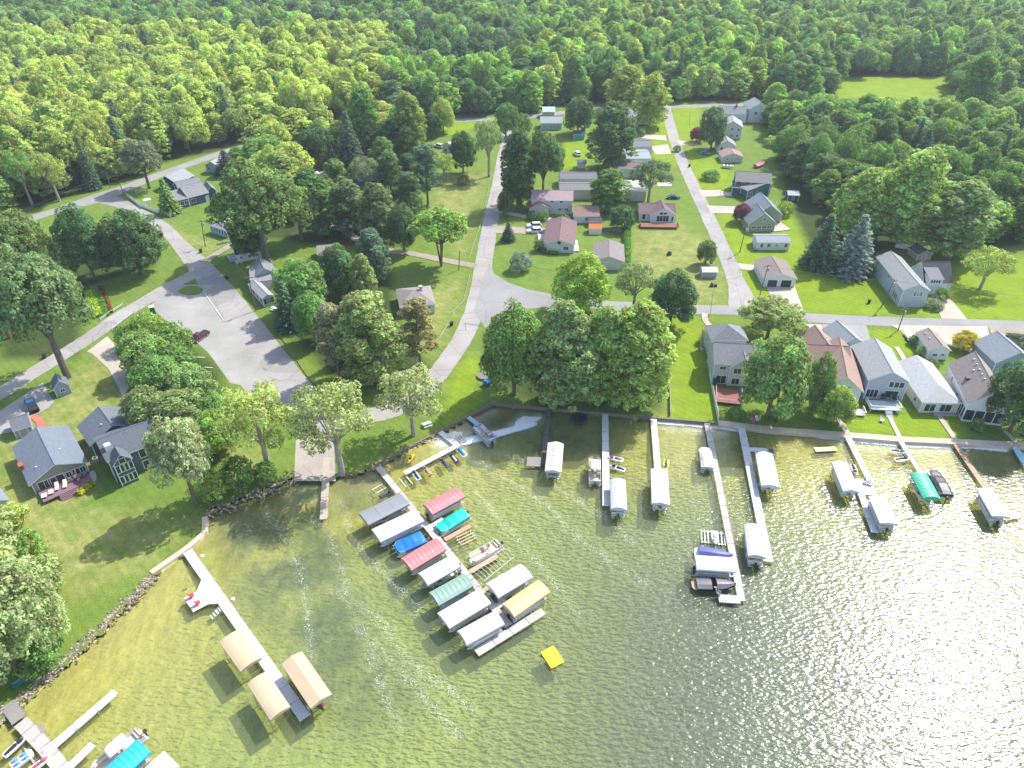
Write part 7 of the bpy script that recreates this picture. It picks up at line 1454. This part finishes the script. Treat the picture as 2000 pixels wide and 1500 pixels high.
def flag(base, top, label):
    b_ = G(*base, 0); t_ = G(*top, 3.0); e = empty('dock_lantern', (b_.x, b_.y, 0), 0, label, 'lantern pole'); v = t_ - b_; v.z = 3.4; MB().tube((0, 0, -1.6), tuple(v), .03).build('pole', ALU, e); MB().tube(tuple(v), (v.x, v.y, v.z + .5), .2, .28, 8).build('lantern', paint((0.78, 0.7, 0.7)), e)
flag((408, 1118), (398, 1092), 'leaning pole with a pale lantern near the shore end of the left dock'); flag((467, 1204), (458, 1176), 'leaning pole with a pale lantern in the middle of the left dock')
c = G(425, 1192, -.2); e = empty('swim_steps', (c.x, c.y, 0), .75, 'white swim steps at the side of the left white dock', 'steps'); sb = MB()
for k in range(5): sb.box(-1.3 + .5 * k, -1.0 + .5 * k, -.5, .5, -.9 + .2 * k, -.85 + .2 * k)
sb.build('treads', WHITE, e); MB().tube((-1.4, -.52, -1.0), (1.1, -.52, .1), .04).tube((-1.4, .52, -1.0), (1.1, .52, .1), .04).tube((-1.4, -.52, -.3), (1.1, -.52, .8), .03).build('rails', ALU, e)
def mower(px, rz, label, col): c = G(*px); e = empty('lawn_mower', c, rz, label, 'lawn mower'); MB().box(-.8, .9, -.4, .4, .3, .75).build('body', paint(col), e); MB().box(-.6, -.1, -.28, .28, .75, .9).box(-.65, -.55, -.28, .28, .9, 1.3).build('seat', DARK, e); [MB().tube((x, y - .1, .28), (x, y + .1, .28), .28, n=10).build('wheel', RUBBER, e) for x in (-.55, .65) for y in (-.5, .5)]; MB().box(-.1, .5, -.75, .75, .1, .28).build('mowing_deck', DARK, e)
mower((1307, 497), 1.2, 'dark riding mower standing on the dry lawn', (0.05, 0.06, 0.05)); mower((1393, 559), .1, 'green riding mower beside the little white roofed shed', (0.04, 0.12, 0.05))
def ac(px, label): c = G(*px); e = empty('air_conditioner', c, .4, label, 'air conditioner'); MB().box(-.45, .45, -.45, .45, 0, .85).build('case', paint((0.5, 0.5, 0.48)), e); MB().tube((0, 0, .85), (0, 0, .9), .36, n=12).build('fan_grille', DARK, e)
ac((188, 900), 'outdoor air conditioner beside the dark slate house'); ac((1372, 684), 'outdoor air conditioner beside the hip roofed lake house')
tag(MB().prism(smooth_path(gpoly([(176, 928), (184, 922), (190, 932), (188, 942), (178, 946)]) + [gpoly([(176, 928)])[0]], 4)[:-1], 0, .5).build('covered_hot_tub', vinyl((0.42, 0.40, 0.33))), 'khaki covered tub at the end of the purple deck', 'hot tub')
tag(MB().tube((G(945, 736).x, G(945, 736).y, 0), (G(945, 736).x, G(945, 736).y, .5), 1.6, n=18).build('fire_pit', mat('grey stone', (0.2, 0.18, 0.16), .9, .3, 3)), 'round grey stone fire pit under the lakefront grove', 'fire pit')
def grill(px, z, label): c = G(*px, z); e = empty('grill', c, .3, label, 'grill'); MB().tube((-.45, 0, .85), (.45, 0, .85), .3, n=10).build('lid', DARK, e); MB().box(-.6, .6, -.3, .3, .0, .7).build('cart', paint((0.1, 0.1, 0.11)), e)
grill((1725, 778), .9, 'black grill on the deck of the tall gabled lake house'); grill((1395, 748), .7, 'dark covered grill on the reddish deck')
c = G(1745, 784, .9); e = empty('patio_table', c, .2, 'dark patio table on the deck of the tall gabled lake house', 'patio table'); MB().tube((0, 0, .7), (0, 0, .75), .6, n=12).tube((0, 0, 0), (0, 0, .7), .05).build('table', DARK, e); [MB().box(x - .25, x + .25, y - .25, y + .25, .4, .46).box(x - .25, x + .25, y + .2, y + .26, .46, 1.0).build('chair', paint((0.15, 0.15, 0.16)), e) for x, y in ((-1, 0), (1, 0), (0, .95))]
c = G(1390, 756, .7); e = empty('patio_umbrella', c, 0, 'bright blue folded umbrella at the reddish deck', 'umbrella'); MB().tube((0, 0, 0), (0, 0, 1.0), .03).build('pole', ALU, e); MB().tube((0, 0, .8), (0, 0, 2.3), .2, .04, 8).build('cover', vinyl((0.02, 0.2, 0.5)), e)

# ------------------------------------------------------------------ thin summer haze
hz = bpy.data.materials.new('summer haze'); hz.use_nodes = True; hn = hz.node_tree.nodes; hn.clear()
ho = hn.new('ShaderNodeOutputMaterial'); hv = hn.new('ShaderNodeVolumePrincipled'); hv.inputs['Density'].default_value = 0.00015; hv.inputs['Color'].default_value = (0.86, 0.92, 1.0, 1); hv.inputs['Anisotropy'].default_value = 0.2
hz.node_tree.links.new(hv.outputs[0], ho.inputs['Volume'])
tag(MB().box(-2650, 2650, -550, 3150, -6, 97).build('haze', hz), 'thin pale summer haze over lake, village and forest', 'haze', kind='stuff')
